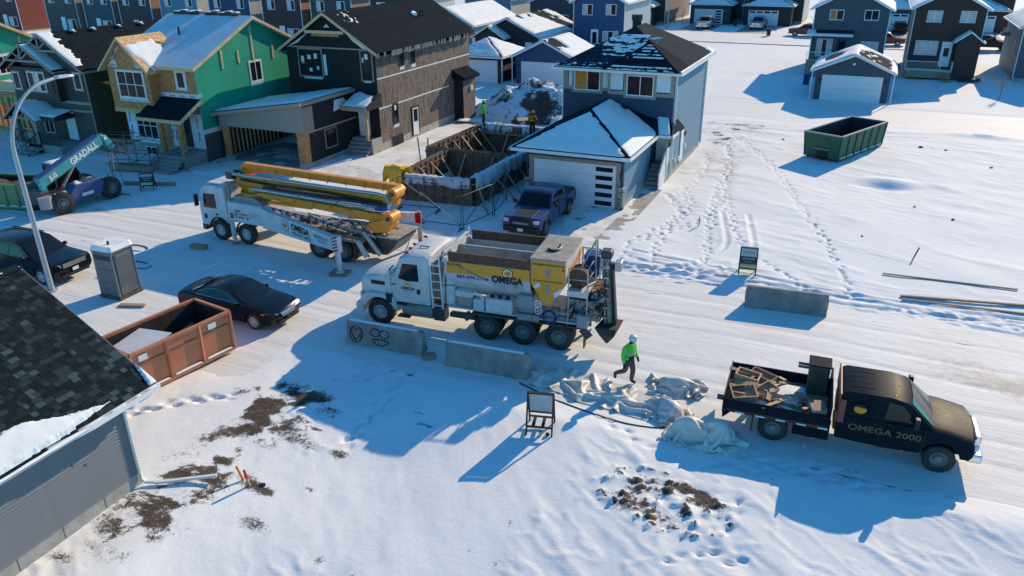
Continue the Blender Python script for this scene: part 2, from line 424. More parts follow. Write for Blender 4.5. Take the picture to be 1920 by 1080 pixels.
def prints():
    rs = np.random.RandomState(5); P = []
    for ti, tr in enumerate(TRACKS):
        tr = np.array(tr); seg = np.hypot(*np.diff(tr, axis=0).T); L = seg.sum(); cum = np.r_[0, np.cumsum(seg)]
        s = 0; k = 0
        while s < L:
            i = min(np.searchsorted(cum, s, 'right') - 1, len(seg) - 1); f = (s - cum[i]) / seg[i]
            q = tr[i] * (1 - f) + tr[i + 1] * f; d = (tr[i + 1] - tr[i]) / seg[i]; n = np.array([-d[1], d[0]])
            q = q + n * ((0.10 if k % 2 else -0.10) + rs.normal(0, 0.07)); P.append((*(q + n * rs.normal(0, 0.04)), math.atan2(d[1], d[0]), -1)); P.append((q[0], q[1], math.atan2(d[1], d[0]) + rs.normal(0, 0.12), rs.uniform(0.025, 0.10)))
            s += 0.27 + abs(rs.normal(0, 0.12)); k += 1
    for tr in ([(-9, 32.6), (-5, 32.1), (0, 31.75), (5, 32.2), (10, 33.3)], [(-9, 34.2), (-5, 33.5), (0, 32.9), (5, 32.9), (10, 33.0)], [(-8.5, 33.2), (-4.2, 32.6), (2, 32.5), (9.5, 31.7)], [(-9.4, 31.9), (-6, 33.2), (-4.9, 36.5), (-6.2, 42)], [(-8.2, 31.6), (-4.9, 32.8), (-3.6, 36.3), (-4.8, 42)], [(-9.3, 62.6), (-5, 61.5), (0, 63.6), (5, 64.8)], [(-9.4, 64.3), (-5, 63.4), (0, 65.2), (5, 66.0)]):
        tr = np.array(tr); f = np.linspace(0, 1, 90); t_ = np.linspace(0, 1, len(tr)); xs = np.interp(f, t_, tr[:, 0]); ys = np.interp(f, t_, tr[:, 1]); k_ = np.ones(15) / 15; xs[7:-7] = np.convolve(xs, k_, 'valid'); ys[7:-7] = np.convolve(ys, k_, 'valid')
        for a, b, c, d in zip(xs[:-1], ys[:-1], xs[1:], ys[1:]): P.append((a, b, math.atan2(d - b, c - a), -2))
    return P
PRINTS = prints()
LUMPS = []
_rs = np.random.RandomState(3)
for _i in range(190):
    _u, _v = _rs.uniform(-1, 1), _rs.uniform(-1, 1)
    if _u * _u + _v * _v < 1: LUMPS.append((-3.35 + 2.0 * _u - 0.15 * _v, 16.85 + 1.15 * _v - 0.2 * _u, _rs.uniform(0.04, 0.11), _rs.uniform(0.02, 0.12)))
SPOTS = [(-13.9, 13.07, 0.42, 0.26), (-13.35, 13.05, 0.3, 0.22), (-12.92, 11.93, 0.55, 0.3), (-12.46, 13.69, 0.25, 0.14), (-12.62, 15.35, 0.42, 0.26), (-16.15, 8.8, 0.5, 0.22), (-14.85, 17.3, 0.22, 0.1),
         (-15.6, 17.3, 0.6, 0.2), (-10.9, 17.5, 0.45, 0.1), (-11.4, 17.95, 0.25, 0.07), (-14.3, 15.3, 0.75, 0.35), (-13.9, 16.0, 0.2, 0.08), (-11.9, 15.9, 0.2, 0.06), (-10.2, 10.9, 0.22, 0.6), (-9.5, 11.2, 0.15, 0.45), (-10.6, 11.6, 0.2, 0.25),
         (-13.1, 20.6, 0.5, 0.25), (-16.8, 20.55, 0.6, 0.2), (-8.7, 21.2, 0.5, 0.2), (-6.7, 14.6, 0.08, 0.3), (-6.5, 13.2, 0.1, 0.12), (-7.3, 13.3, 0.06, 0.2), (-0.6, 18.8, 0.25, 0.06), (1.4, 20.2, 0.4, 0.12), (3.0, 20.3, 0.6, 0.12),
         (-14.1, 19.0, 0.2, 0.07), (-26.6, 19.75, 0.9, 0.3), (-5.1, 19.4, 0.25, 0.06)]
def ground_fields(X, Y, full=True):
    Z = np.zeros_like(X, float); D = np.zeros_like(Z); PK = np.zeros_like(Z)
    front = 1 - sstep(19.0, 20.6, Y); back = sstep(31.0, 34.5, Y)
    # broad drifts and wind ripples
    slp = np.clip(19.2 - Y, 0, 14) * sstep(-15.5, -11.5, X); Z += front * (0.10 - 0.055 * slp + 0.36 * (fbm(X * 0.19, Y * 0.19, 2) - 0.5) + 0.05 * (fbm(X * 0.8 + 0.5 * Y, Y * 0.5, 3) - 0.5))
    a_, b_ = 0.83 * X - 0.55 * Y, 0.55 * X + 0.83 * Y; w1 = fbm(a_ * 0.45 + 3, b_ * 1.7, 3); pt_ = sstep(0.46, 0.6, fbm(X * 0.22 + 31, Y * 0.22, 2)); Z += front * pt_ * 0.09 * np.clip(w1 - 0.5, 0, 0.2) * 5 * 0.35 + front * pt_ * 0.03 * np.maximum(0, 1 - np.abs(fbm(a_ * 0.8 + 9, b_ * 2.4, 2) - 0.5) * 14)
    Z += 0.03 * front * (fbm(X * 2.6 + 1.1 * Y, Y * 1.2 - 0.3 * X, 3) - 0.45) * sstep(0.42, 0.62, fbm(X * 0.3 + 9, Y * 0.3, 2))
    fld = back * sstep(-11.5, -7.5, X) * (1 - sstep(64, 69, Y))
    Z += back * 0.06 + fld * (0.30 * (fbm(X * 0.16 + 3, Y * 0.12, 3) - 0.5) + 0.12 * np.clip(fbm(X * 0.36, Y * 1.0 + 0.33 * X, 4) - 0.50, 0, 1))
    Z += fld * 0.09 * np.clip(fbm(X * 0.8 + 7, Y * 2.2 + 0.8 * X, 3) - 0.54, 0, 1) * sstep(0.42, 0.6, fbm(X * 0.13, Y * 0.13 + 40, 2))
    bk = sstep(70, 80, Y); Z += bk * 0.10 * (fbm(X * 0.3, Y * 0.3, 3) - 0.4)
    lot = back * (1 - sstep(-11.5, -9.5, X)) * (1 - sstep(62, 66, Y))
    Z += lot * 0.10 * (fbm(X * 1.3, Y * 1.3, 4) - 0.5)
    # trough under the road strip and the lane
    inr = sstep(ROAD_Y0 - 0.25, ROAD_Y0 + 0.25, Y + 0.35 * (fbm(X * 0.8, Y * 0, 3) - 0.5)) * (1 - sstep(ROAD_Y1 - 0.3, ROAD_Y1 + 0.3, Y + 0.9 * (fbm(X * 0.5 + 4, Y * 0.4, 3) - 0.5)))
    wide = (1 - sstep(-19.5, -17.5, X)) * sstep(17.0, 18.2, Y + 0.05 * X + 1.2) * (1 - sstep(36.0, 37.5, Y))
    inr = np.maximum(inr, np.maximum(wide, 0) * (Y > 15))
    Z = Z * (1 - inr) - 0.07 * inr
    lane = sstep(66.5, 68.0, Y + (fbm(X * 0.2, Y * 0.1, 2) - 0.5)) * (1 - sstep(75.0, 76.5, Y)); Z = Z * (1 - lane) - 0.05 * lane
    D += 0.42 * lot * sstep(-26.5, -28, X) * sstep(0.5, 0.66, fbm(X * 0.9, Y * 0.9, 4))
    PK += 0.6 * lot * sstep(0.36, 0.62, fbm(X * 0.5, Y * 0.5, 3)) + 0.36 * lane * sstep(0.4, 0.6, fbm(X * 0.15, Y * 1.6, 3))
    # ruts and ridges beside the road on the right
    rg = sstep(28.8, 30, Y) * (1 - sstep(32.0, 35.5, Y)) * sstep(-10, -7, X)
    Z += rg * 0.13 * (np.clip(np.abs(fbm(X * 0.22 + 0.28 * Y, Y * 2.1 - 0.12 * X, 3) - 0.5) * -6 + 0.55, 0, 1) + 0.5 * (fbm(X * 1.5, Y * 3.0, 3) - 0.5))
    if full:
        sm = sstep(59.0, 61.5, Y) * (1 - sstep(64.5, 66.5, Y)) * sstep(-12.5, -11, X) * (1 - sstep(-5.5, -3.5, X))
        D += 0.55 * sm * sstep(0.42, 0.7, fbm(X * 0.8, Y * 1.9, 4)) + 0.5 * np.exp(-((X + 9.3) / 0.9) ** 2 - ((Y - 58.6) / 1.1) ** 2)
        PK += 0.62 * np.exp(-((X + 8.2) / 2.6) ** 4 - ((Y - 55) / 13) ** 4) * sstep(0.33, 0.6, fbm(X * 0.7, Y * 0.7, 3)); D += 0.44 * np.exp(-((X + 8.4) / 2.2) ** 4 - ((Y - 57) / 9) ** 4) * sstep(0.48, 0.66, fbm(X * 1.6, Y * 1.1, 4))
        D += 0.42 * np.exp(-((X + 4.9) / 0.9) ** 2 - ((Y - 57.2) / 0.5) ** 2) + 0.45 * np.exp(-((X - 1.8) / 0.8) ** 2 - ((Y - 60.5) / 1.0) ** 2)
        # bare strip of soil beside the grey house
        u = (X + 15.55) + 0.10 * (Y - 12.5); w = np.where(Y < 13.4, 1.2, 1.2 + 0.28 * (Y - 13.4))
        band = np.exp(-(u / w) ** 2) * sstep(8.2, 10.6, Y) * (1 - sstep(16.8, 19.0, Y))
        D += band * (0.20 + 0.62 * sstep(0.40, 0.62, fbm(X * 1.7, Y * 1.7 + 3, 4)) - 0.3 * sstep(0.5, 0.62, fbm(X * 3.1 + 8, Y * 4.3, 3)))
        D += 0.27 * np.exp(-(u / (w * 2.0)) ** 2) * sstep(8.0, 10.6, Y) * (1 - sstep(17.2, 19.4, Y)) * sstep(0.3, 0.6, fbm(X * 0.7 + 5, Y * 0.7, 3))
        for x, y, a, b in SPOTS:
            D += 0.62 * np.exp(-((X - x) / a) ** 2 - ((Y - y) / b) ** 2)
        D += 0.46 * np.exp(-((X + 2.6) / 1.1) ** 2 - ((Y - 17.55 + 0.35 * (X + 2.6)) / 0.3) ** 2) + 0.55 * np.exp(-((X + 3.3) / 2.0) ** 4 - ((Y - 16.8) / 1.1) ** 4) * sstep(0.44, 0.60, fbm(X * 2.2, Y * 3.2, 3))
        for x, y, a, h in LUMPS:
            q = (np.abs(X - x) < 4 * a) & (np.abs(Y - y) < 4 * a)
            if q.any():
                g = np.exp(-(((X[q] - x) ** 2 + (Y[q] - y) ** 2) / a ** 2) ** 1.3); Z[q] += h * 0.95 * g
                g2 = np.exp(-(((X[q] - x - 0.03) ** 2 + (Y[q] - y + a * 0.55) ** 2) / (a * 0.75) ** 2)); D[q] += 0.52 * g2
        for x, y, a, dp in PRINTS:
            q = (np.abs(X - x) < 0.5) & (np.abs(Y - y) < 0.5)
            if q.any():
                dx = X[q] - x; dy = Y[q] - y; c, s_ = math.cos(a), math.sin(a)
                if dp < -1.5:
                    Z[q] += (-0.045 * np.exp(-((-dx * s_ + dy * c) / 0.11) ** 2) + 0.02 * np.exp(-((np.abs(-dx * s_ + dy * c) - 0.22) / 0.08) ** 2)) * np.exp(-((dx * c + dy * s_) / 0.12) ** 2); continue
                if dp < 0:
                    Z[q] += -0.028 * np.exp(-((dx * c + dy * s_) / 0.24) ** 2 - ((-dx * s_ + dy * c) / 0.15) ** 2); continue
                uu = (dx * c + dy * s_) / 0.17; vv = (-dx * s_ + dy * c) / 0.085
                rr = uu * uu + vv * vv; Z[q] += -dp * 0.8 * np.exp(-rr ** 2) + 0.012 * np.exp(-(np.sqrt(rr) - 1.5) ** 2 * 5)
        # wind-scoured hollow and small clods in the empty lot
        Z += -0.22 * np.exp(-((X - 2.0) / 1.3) ** 2 - ((Y - 50.3) / 0.55) ** 2) + 0.2 * np.exp(-((X - 2.2) / 1.6) ** 2 - ((Y - 51.6) / 0.7) ** 2)
        Z += 0.22 * np.exp(-((X - 8.6) / 2.2) ** 2 - ((Y - 67.0) / 0.8) ** 2) * (0.6 + 0.9 * fbm(X * 1.2, Y * 1.2, 3))
        D += 0.35 * np.exp(-((X - 8.6) / 2.0) ** 2 - ((Y - 66.6) / 0.5) ** 2) * sstep(0.45, 0.6, fbm(X * 1.5, Y * 1.5, 3))
    pit = ((X > -23.85) & (X < -19.2) & (Y > 37.5) & (Y < 43.6)) | ((X > -25.4) & (X < -19.0) & (Y > 43.4) & (Y < 50.9))
    Z = np.where(pit, -1.1, Z); D = np.where(pit, 0.75, D)
    Z = Z + 0.8 * sstep(77, 87, Y) * sstep(-42, -56, X)
    return Z, D, PK
def gz(x, y):
    z = float(ground_fields(np.array([x]), np.array([y]), False)[0][0])
    return max(z, ROADZ if (ROAD_Y0 < y < ROAD_Y1 or (x < -18 and 17.5 < y < 37)) else z)
ROADZ = 0.0
def sheet(name, xs, ys, mat, zf, attrs=('dirt', 'pack')):
    X, Y = np.meshgrid(xs, ys); X = X.ravel(); Y = Y.ravel()
    Z, D, PK = zf(X, Y)
    nx, ny = len(xs), len(ys)
    co = np.stack([X, Y, Z], 1).astype(np.float32)
    i = np.arange((nx - 1) * (ny - 1)); r = i // (nx - 1); c = i % (nx - 1); a = r * nx + c
    fc = np.stack([a, a + 1, a + nx + 1, a + nx], 1).astype(np.int32)
    me = bpy.data.meshes.new(name); me.vertices.add(len(co)); me.vertices.foreach_set('co', co.ravel())
    me.loops.add(fc.size); me.loops.foreach_set('vertex_index', fc.ravel())
    me.polygons.add(len(fc)); me.polygons.foreach_set('loop_start', np.arange(0, fc.size, 4, dtype=np.int32))
    me.update(calc_edges=True); me.shade_smooth()
    for n, A in (('dirt', D), ('pack', PK)):
        at = me.attributes.new(n, 'FLOAT', 'POINT'); at.data.foreach_set('value', A.astype(np.float32))
    me.materials.append(MAT(mat))
    return struct(link(name, me))
gxs = axis_coords([(-700, -300, 50), (-300, -120, 6), (-120, -50, 1.0), (-50, -20, 0.28), (-20, 8.5, 0.08), (8.5, 22, 0.25), (22, 80, 1.5), (80, 300, 10), (300, 700, 50)])
gys = axis_coords([(-60, 0, 6), (0, 7, 0.7), (7, 22, 0.08), (22, 28.5, 0.3), (28.5, 42, 0.09), (42, 68, 0.17), (68, 112, 0.5), (112, 260, 3), (260, 1400, 40)])
sheet('ground', gxs, gys, 'ground_snow', ground_fields)
def road_fields(X, Y):
    Z = 0.016 * (fbm(X * 0.5, Y * 2.5, 4) - 0.5) + 0.012 * (fbm(X * 3, Y * 5, 3) - 0.5)
    for yy in (22.4, 23.6, 25.1, 26.9, 28.5, 30.0):
        Z += -0.02 * np.exp(-((Y - yy - 1.5 * (fbm(X * 0.06, X * 0 + yy, 2) - 0.5)) / 0.16) ** 2)
    D = 0.45 * np.exp(-((X - 6.5) / 3.5) ** 2 - ((Y - 27.5) / 1.6) ** 2) + 0.22 * sstep(0.45, 0.7, fbm(X * 0.25, Y * 0.7, 3)) * sstep(-14, -6, X)
    D += 0.5 * np.exp(-((X + 9) / 1.2) ** 2 - ((Y - 21.2) / 0.4) ** 2) + 0.35 * np.exp(-((X + 3.5) / 1) ** 2 - ((Y - 22.3) / 0.8) ** 2)
    for x, y, a, b in ((-37, 26.3, 0.9, 0.12), (-38.5, 24.6, 0.7, 0.1), (-35.2, 24.9, 0.5, 0.12), (-38.5, 28.8, 1.4, 0.35), (-21.3, 33.3, 2.0, 0.6), (-20, 32, 1.2, 0.7), (-27, 36.2, 1.5, 0.5)):
        D += 0.7 * np.exp(-((X - x) / a) ** 2 - ((Y - y) / b) ** 2)
    return Z, D, D * 0
rxs = axis_coords([(-300, -60, 4), (-60, -20, 0.3), (-20, 9, 0.12), (9, 30, 0.4), (30, 300, 10)])
sheet('road', rxs, axis_coords([(ROAD_Y0 - 0.5, ROAD_Y1 + 0.5, 0.1)]), 'road_snow', road_fields)
def apron_fields(X, Y):
    Z, D, P = road_fields(X, Y)
    return Z - 0.004, D, P
sheet('driveway_apron', axis_coords([(-300, -60, 4), (-60, -18, 0.25)]), axis_coords([(ROAD_Y1 + 0.5, 37.5, 0.25)]), 'road_snow', apron_fields)
sheet('parking_strip', axis_coords([(-300, -60, 4), (-60, -18, 0.25)]), axis_coords([(17.0, ROAD_Y0 - 0.5, 0.2)]), 'road_snow', apron_fields)
def lane_fields(X, Y):
    Z = 0.03 * (fbm(X * 0.3, Y * 2.2, 4) - 0.5) + 0.01; D = 0.12 * sstep(0.5, 0.7, fbm(X * 0.1, Y * 1.2, 3))
    return Z, D, D * 0
sheet('lane', axis_coords([(-300, 200, 2.5)]), axis_coords([(66.6, 76.4, 0.4)]), 'road_snow', lane_fields)
sheet('back_street', axis_coords([(-300, 200, 5)]), axis_coords([(118, 131, 0.8)]), 'road_snow', lambda X, Y: (0.16 + 0 * X, 0.1 + 0 * X, 0 * X))
# ------------------------------------------------------------------ building kit (local frame: x right along the front, y away from the street)
def fmap(face, at):
    return {'F': lambda u, z, d: (u, at - d, z), 'B': lambda u, z, d: (u, at + d, z), 'R': lambda u, z, d: (at + d, u, z), 'L': lambda u, z, d: (at - d, u, z)}[face]
def fbox(mb, P, u0, u1, z0, z1, d0, d1):
    a = P(u0, z0, d0); b = P(u1, z1, d1)
    return mb.box(a[0], b[0], a[1], b[1], a[2], b[2])
def board(root, name, m, face, at, u0, u1, z0, z1, d0, d1, bev=0):
    return fbox(MB(), fmap(face, at), u0, u1, z0, z1, d0, d1).obj(name, m, root, bev)
def win(root, face, at, u0, z0, w, h, nx=2, ny=1, fw=0.06, frame='white_trim', pane='glass', trim=None, tw=0.14, d=0.05, name='window'):
    P = fmap(face, at); mb = MB(); u1, z1 = u0 + w, z0 + h
    for a in ((u0, u1, z0, z0 + fw), (u0, u1, z1 - fw, z1), (u0, u0 + fw, z0 + fw, z1 - fw), (u1 - fw, u1, z0 + fw, z1 - fw)): fbox(mb, P, *a, 0.003, d)
    iw = (w - 2 * fw) / nx; ih = (h - 2 * fw) / ny; g = fw * 0.4
    for i in range(1, nx): fbox(mb, P, u0 + fw + i * iw - g, u0 + fw + i * iw + g, z0 + fw, z1 - fw, 0.004, d - 0.006)
    for j in range(1, ny): fbox(mb, P, u0 + fw, u1 - fw, z0 + fw + j * ih - g, z0 + fw + j * ih + g, 0.005, d - 0.009)
    o = mb.obj(name, frame, root)
    for i in range(nx):
        for j in range(ny):
            pm = pane if isinstance(pane, str) else pane[i % len(pane)]
            fbox(MB(), P, u0 + fw + i * iw + g, u0 + fw + (i + 1) * iw - g, z0 + fw + j * ih + g, z0 + fw + (j + 1) * ih - g, 0.002, 0.016).obj('pane', pm, o)
    if trim:
        tb = MB()
        for a in ((u0 - tw, u1 + tw, z1, z1 + tw), (u0 - tw, u1 + tw, z0 - tw, z0), (u0 - tw, u0, z0, z1), (u1, u1 + tw, z0, z1)): fbox(tb, P, *a, 0.002, d - 0.012)
        tb.obj('casing', trim, o)
    return o
def door(root, face, at, u0, z0, w=0.9, h=2.05, m='white_trim', lites=None, trim=None, hand=1):
    P = fmap(face, at); o = fbox(MB(), P, u0, u0 + w, z0, z0 + h, 0.003, 0.045).obj('door', m, root, 0.006)
    if lites:
        a, b, c, e, nx, ny = lites
        for i in range(nx):
            for j in range(ny):
                fbox(MB(), P, u0 + a + (b - a) * i / nx + 0.015, u0 + a + (b - a) * (i + 1) / nx - 0.015, z0 + c + (e - c) * j / ny + 0.015, z0 + c + (e - c) * (j + 1) / ny - 0.015, 0.04, 0.052).obj('pane', 'glass', o)
    q = P(u0 + (0.08 if hand < 0 else w - 0.08), z0 + 0.98, 0.08); MB().sphere(q, 0.035, 8, 6).obj('handle', 'black_metal', o)
    if trim:
        tb = MB()
        for a in ((u0 - 0.1, u0, z0, z0 + h + 0.1), (u0 + w, u0 + w + 0.1, z0, z0 + h + 0.1), (u0, u0 + w, z0 + h, z0 + h + 0.1)): fbox(tb, P, *a, 0.002, 0.06)
        tb.obj('casing', trim, o)
    return o
def garage_door(root, face, at, u0, z0, w, h, m='garage_white', rows=4, glass=None):
    P = fmap(face, at); o = fbox(MB(), P, u0, u0 + w, z0, z0 + h, 0.002, 0.012).obj('garage_door', m, root)
    for j in range(rows):
        a = z0 + h * j / rows; fbox(MB(), P, u0 + 0.01, u0 + w - 0.01, a + 0.012, a + h / rows - 0.006, 0.012, 0.04).obj('panel', m, o, 0.01)
    if glass:
        for (a, b, c, e) in glass:
            f = fbox(MB(), P, u0 + a, u0 + b, z0 + c, z0 + e, 0.038, 0.05).obj('window', 'white_trim', o)
            fbox(MB(), P, u0 + a + 0.04, u0 + b - 0.04, z0 + c + 0.04, z0 + e - 0.04, 0.048, 0.054).obj('pane', 'glass', f)
    return o
def laps(root, face, at, u0, u1, z0, z1, m, lap=0.105, d=0.018, name='siding', top=None):
    """real lapped courses as one mesh; top(z) gives the u range left under a gable"""
    P = fmap(face, at); mb = MB(); n = int(round((z1 - z0) / lap))
    for i in range(n):
        a = z0 + (z1 - z0) * i / n; b = z0 + (z1 - z0) * (i + 1) / n
        ua, ub = (u0, u1) if top is None else top((a + b) / 2)
        if ub <= ua: continue
        q = [P(ua, a, 0.0), P(ub, a, 0.0), P(ub, a, d), P(ua, a, d), P(ua, b, 0.004), P(ub, b, 0.004)]
        f = [(0, 1, 2, 3), (3, 2, 5, 4), (0, 3, 4), (1, 5, 2)]
        if face in 'BR': f = [t[::-1] for t in f]
        if face == 'R' or face == 'F': f = [t[::-1] for t in f]
        mb._a(q, f)
    return mb.obj(name, m, root, fix=False)
def snow_quad(parent, O, U, V, res=0.25, thick=0.06, mask=None, m='roof_snow', name='snow', lift=0.006, rough=0.5, soft=None):
    O, U, V = Vector(O), Vector(U), Vector(V); N = U.cross(V).normalized()
    if N.z < 0: N = -N
    nu = max(2, int(U.length / res)); nv = max(2, int(V.length / res))
    a = np.linspace(0, 1, nu + 1); A, B = np.meshgrid(a, np.linspace(0, 1, nv + 1), indexing='ij')
    ox, oy = O.x * 1.3 + O.y, O.z * 1.7 + O.y * 0.3
    nz = fbm(A * U.length * 1.1 + ox, B * V.length * 1.1 + oy, 3)
    Mk = mask(A, B, nz) if mask else np.ones_like(A); K = Mk > 0
    E = K.copy()
    E[1:] &= K[:-1]; E[:-1] &= K[1:]; E[:, 1:] &= K[:, :-1]; E[:, :-1] &= K[:, 1:]; E[0] = E[-1] = False; E[:, 0] = E[:, -1] = False
    Hh = np.where(E, thick * (1 - rough + 2 * rough * nz), 0) * (sstep(0, soft, Mk) if soft else 1) + lift
    idx = -np.ones(K.shape, int); vs = []
    for i in range(nu + 1):
        for j in range(nv + 1):
            if K[i, j]: idx[i, j] = len(vs); vs.append(tuple(O + U * A[i, j] + V * B[i, j] + N * Hh[i, j]))
    fs = []
    for i in range(nu):
        for j in range(nv):
            q = [idx[i, j], idx[i + 1, j], idx[i + 1, j + 1], idx[i, j + 1]]
            q = [k for k in q if k >= 0]
            if len(q) >= 3: fs.append(tuple(q))
    if not fs: return None
    mb = MB(); mb.v = vs; mb.f = fs
    return mb.obj(name, m, parent, smooth=60)
def tri_mask(apex=0.5, w=0.02):
    """u along the eave, v up the slope to a point"""
    return lambda u, v, n: np.minimum(u - v * apex, (1 - v * (1 - apex)) - u) - w + 0.02 * (n - 0.5)
def trap_mask(l, r):
    return lambda u, v, n: np.minimum(u - v * l, (1 - v * (1 - r)) - u) - 0.012 + 0.02 * (n - 0.5)
def gable(root, x0, x1, y0, y1, ze, rise, ax='y', oh=0.45, th=0.2, m='shingle_dark', fm='white_trim', eoh=None, gut=True):
    """gable roof; ax is the ridge direction"""
    eoh = oh if eoh is None else eoh
    a0, a1, b0, b1 = (x0, x1, y0, y1) if ax == 'y' else (y0, y1, x0, x1)
    mid = (a0 + a1) / 2; sl = rise / ((a1 - a0) / 2); zl = ze - eoh * sl; zr = ze + rise
    pr = [(a0 - eoh, zl), (mid, zr), (a1 + eoh, zl), (a1 + eoh, zl + th), (mid, zr + th), (a0 - eoh, zl + th)]
    pr = [(a0 - eoh, zl), (a0 - eoh, zl + th), (mid, zr + th), (a1 + eoh, zl + th), (a1 + eoh, zl), (mid, zr)]
    o = MB().prism(pr, 'y' if ax == 'y' else 'x', b0 - oh, b1 + oh).obj('roof', m, root)
    for s, bb in ((-1, b0 - oh), (1, b1 + oh)):
        fb = MB()
        for aa, k in ((a0 - eoh, 1), (a1 + eoh, -1)):
            p = [(aa, zl - 0.03), (aa, zl + th - 0.02), (mid, zr + th - 0.02), (mid, zr - 0.03)]
            fb.prism(p, 'y' if ax == 'y' else 'x', bb, bb + s * 0.035)
        fb.obj('bargeboard', fm, o)
    if gut:
        for aa, s in ((a0 - eoh, -1), (a1 + eoh, 1)):
            gb = MB()
            if ax == 'y': gb.box(aa, aa + s * 0.11, b0 - oh, b1 + oh, zl + 0.02, zl + th - 0.03)
            else: gb.box(b0 - oh, b1 + oh, aa, aa + s * 0.11, zl + 0.02, zl + th - 0.03)
            gb.obj('gutter', fm, o)
    o['zr'] = zr + th; o['zl'] = zl + th
    return o
def gable_slopes(x0, x1, y0, y1, ze, rise, ax='y', oh=0.45, th=0.2, eoh=None):
    """(origin, along eave, up slope) for the two slopes"""
    eoh = oh if eoh is None else eoh
    a0, a1, b0, b1 = (x0, x1, y0, y1) if ax == 'y' else (y0, y1, x0, x1)
    mid = (a0 + a1) / 2; sl = rise / ((a1 - a0) / 2); zl = ze - eoh * sl + th; zr = ze + rise + th
    k = (lambda a, b, z: (a, b, z)) if ax == 'y' else (lambda a, b, z: (b, a, z))
    out = []
    for aa in (a0 - eoh, a1 + eoh):
        O = Vector(k(aa, b0 - oh, zl)); U = Vector(k(aa, b1 + oh, zl)) - O; V = Vector(k(mid, b0 - oh, zr)) - O; out.append((O, U, V))
    return out
def hip(root, x0, x1, y0, y1, ze, zr, ra, rb, ax='y', m='shingle_dark', fm='white_trim', th=0.16, name='roof', base=None):
    """hip roof over the eave rectangle, ridge from ra to rb along ax"""
    mid = (x0 + x1) / 2 if ax == 'y' else (y0 + y1) / 2
    A, B = ((mid, ra, zr), (mid, rb, zr)) if ax == 'y' else ((ra, mid, zr), (rb, mid, zr))
    v = [(x0, y0, ze), (x1, y0, ze), (x1, y1, ze), (x0, y1, ze), A, B, (x0, y0, ze - th), (x1, y0, ze - th), (x1, y1, ze - th), (x0, y1, ze - th)]
    if ax == 'y': f = [(0, 1, 4), (1, 2, 5, 4), (2, 3, 5), (3, 0, 4, 5)]
    else: f = [(0, 1, 5, 4), (1, 2, 5), (2, 3, 4, 5), (3, 0, 4)]
    f += [(1, 0, 6, 7), (2, 1, 7, 8), (3, 2, 8, 9), (0, 3, 9, 6), (6, 9, 8, 7)]
    mb = MB(); mb._a(v, f); o = mb.obj(name, m, root)
    gb = MB()
    for a in ((x0 - 0.1, x1 + 0.1, y0 - 0.1, y0), (x0 - 0.1, x1 + 0.1, y1, y1 + 0.1), (x0 - 0.1, x0, y0, y1), (x1, x1 + 0.1, y0, y1)): gb.box(*a, ze - th - 0.01, ze - 0.02)
    gb.obj('gutter', fm, o)
    return o
def spout(root, x, y, z0, z1, m='white_trim'):
    return MB().box(x - 0.04, x + 0.04, y - 0.035, y + 0.035, z0, z1).obj('downspout', m, root)
def steps(root, x0, x1, y0, yl, n, zt, m='step_concrete', ydeep=1.2):
    """n treads rising from y0 to a landing that starts at yl"""
    for i in range(n):
        a = y0 + (yl - y0) * i / n
        MB().box(x0, x1, a, a + (yl - y0) / n + 0.03, 0 if i == 0 else zt * i / (n + 1) - 0.02, zt * (i + 1) / (n + 1)).obj('step', m, root, 0.015)
    MB().box(x0, x1, yl, yl + ydeep, 0, zt).obj('landing', m, root, 0.015)
def vent(parent, x, y, z, m='black'):
    mb = MB().box(x - 0.15, x + 0.15, y - 0.15, y + 0.15, z, z + 0.1).box(x - 0.2, x + 0.2, y - 0.2, y + 0.2, z + 0.1, z + 0.16); mb.obj('roof_vent', m, parent)

# ------------------------------------------------------------------ blue house with the garage
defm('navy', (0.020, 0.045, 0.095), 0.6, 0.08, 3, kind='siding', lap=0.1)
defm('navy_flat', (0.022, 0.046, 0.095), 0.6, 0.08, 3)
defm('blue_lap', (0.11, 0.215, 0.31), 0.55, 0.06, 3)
defm('panel_white', (0.62, 0.66, 0.70), 0.6, 0.05, 3)
defm('stone', (0.22, 0.21, 0.20), 0.9, 0.3, 6, kind='stone', bump=0.6)
bh = thing('house', 'navy blue two storey house with attached double garage and stone pillars', 'house', (-17.5, 40.0, 0))
BW, BY, BD = 7.1, 7.0, 16.1
MB().box(0.02, BW - 0.02, BY + 0.02, BD - 0.02, -0.3, 0.55).obj('foundation', 'concrete', bh)
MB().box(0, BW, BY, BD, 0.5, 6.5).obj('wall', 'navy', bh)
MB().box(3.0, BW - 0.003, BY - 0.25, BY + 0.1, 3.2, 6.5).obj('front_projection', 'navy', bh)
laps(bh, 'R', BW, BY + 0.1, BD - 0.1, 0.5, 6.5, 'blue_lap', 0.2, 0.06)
for yy in (BY, BD - 0.1): board(bh, 'corner_trim', 'white_trim', 'R', BW, yy, yy + 0.1, 0.4, 6.45, 0, 0.065)
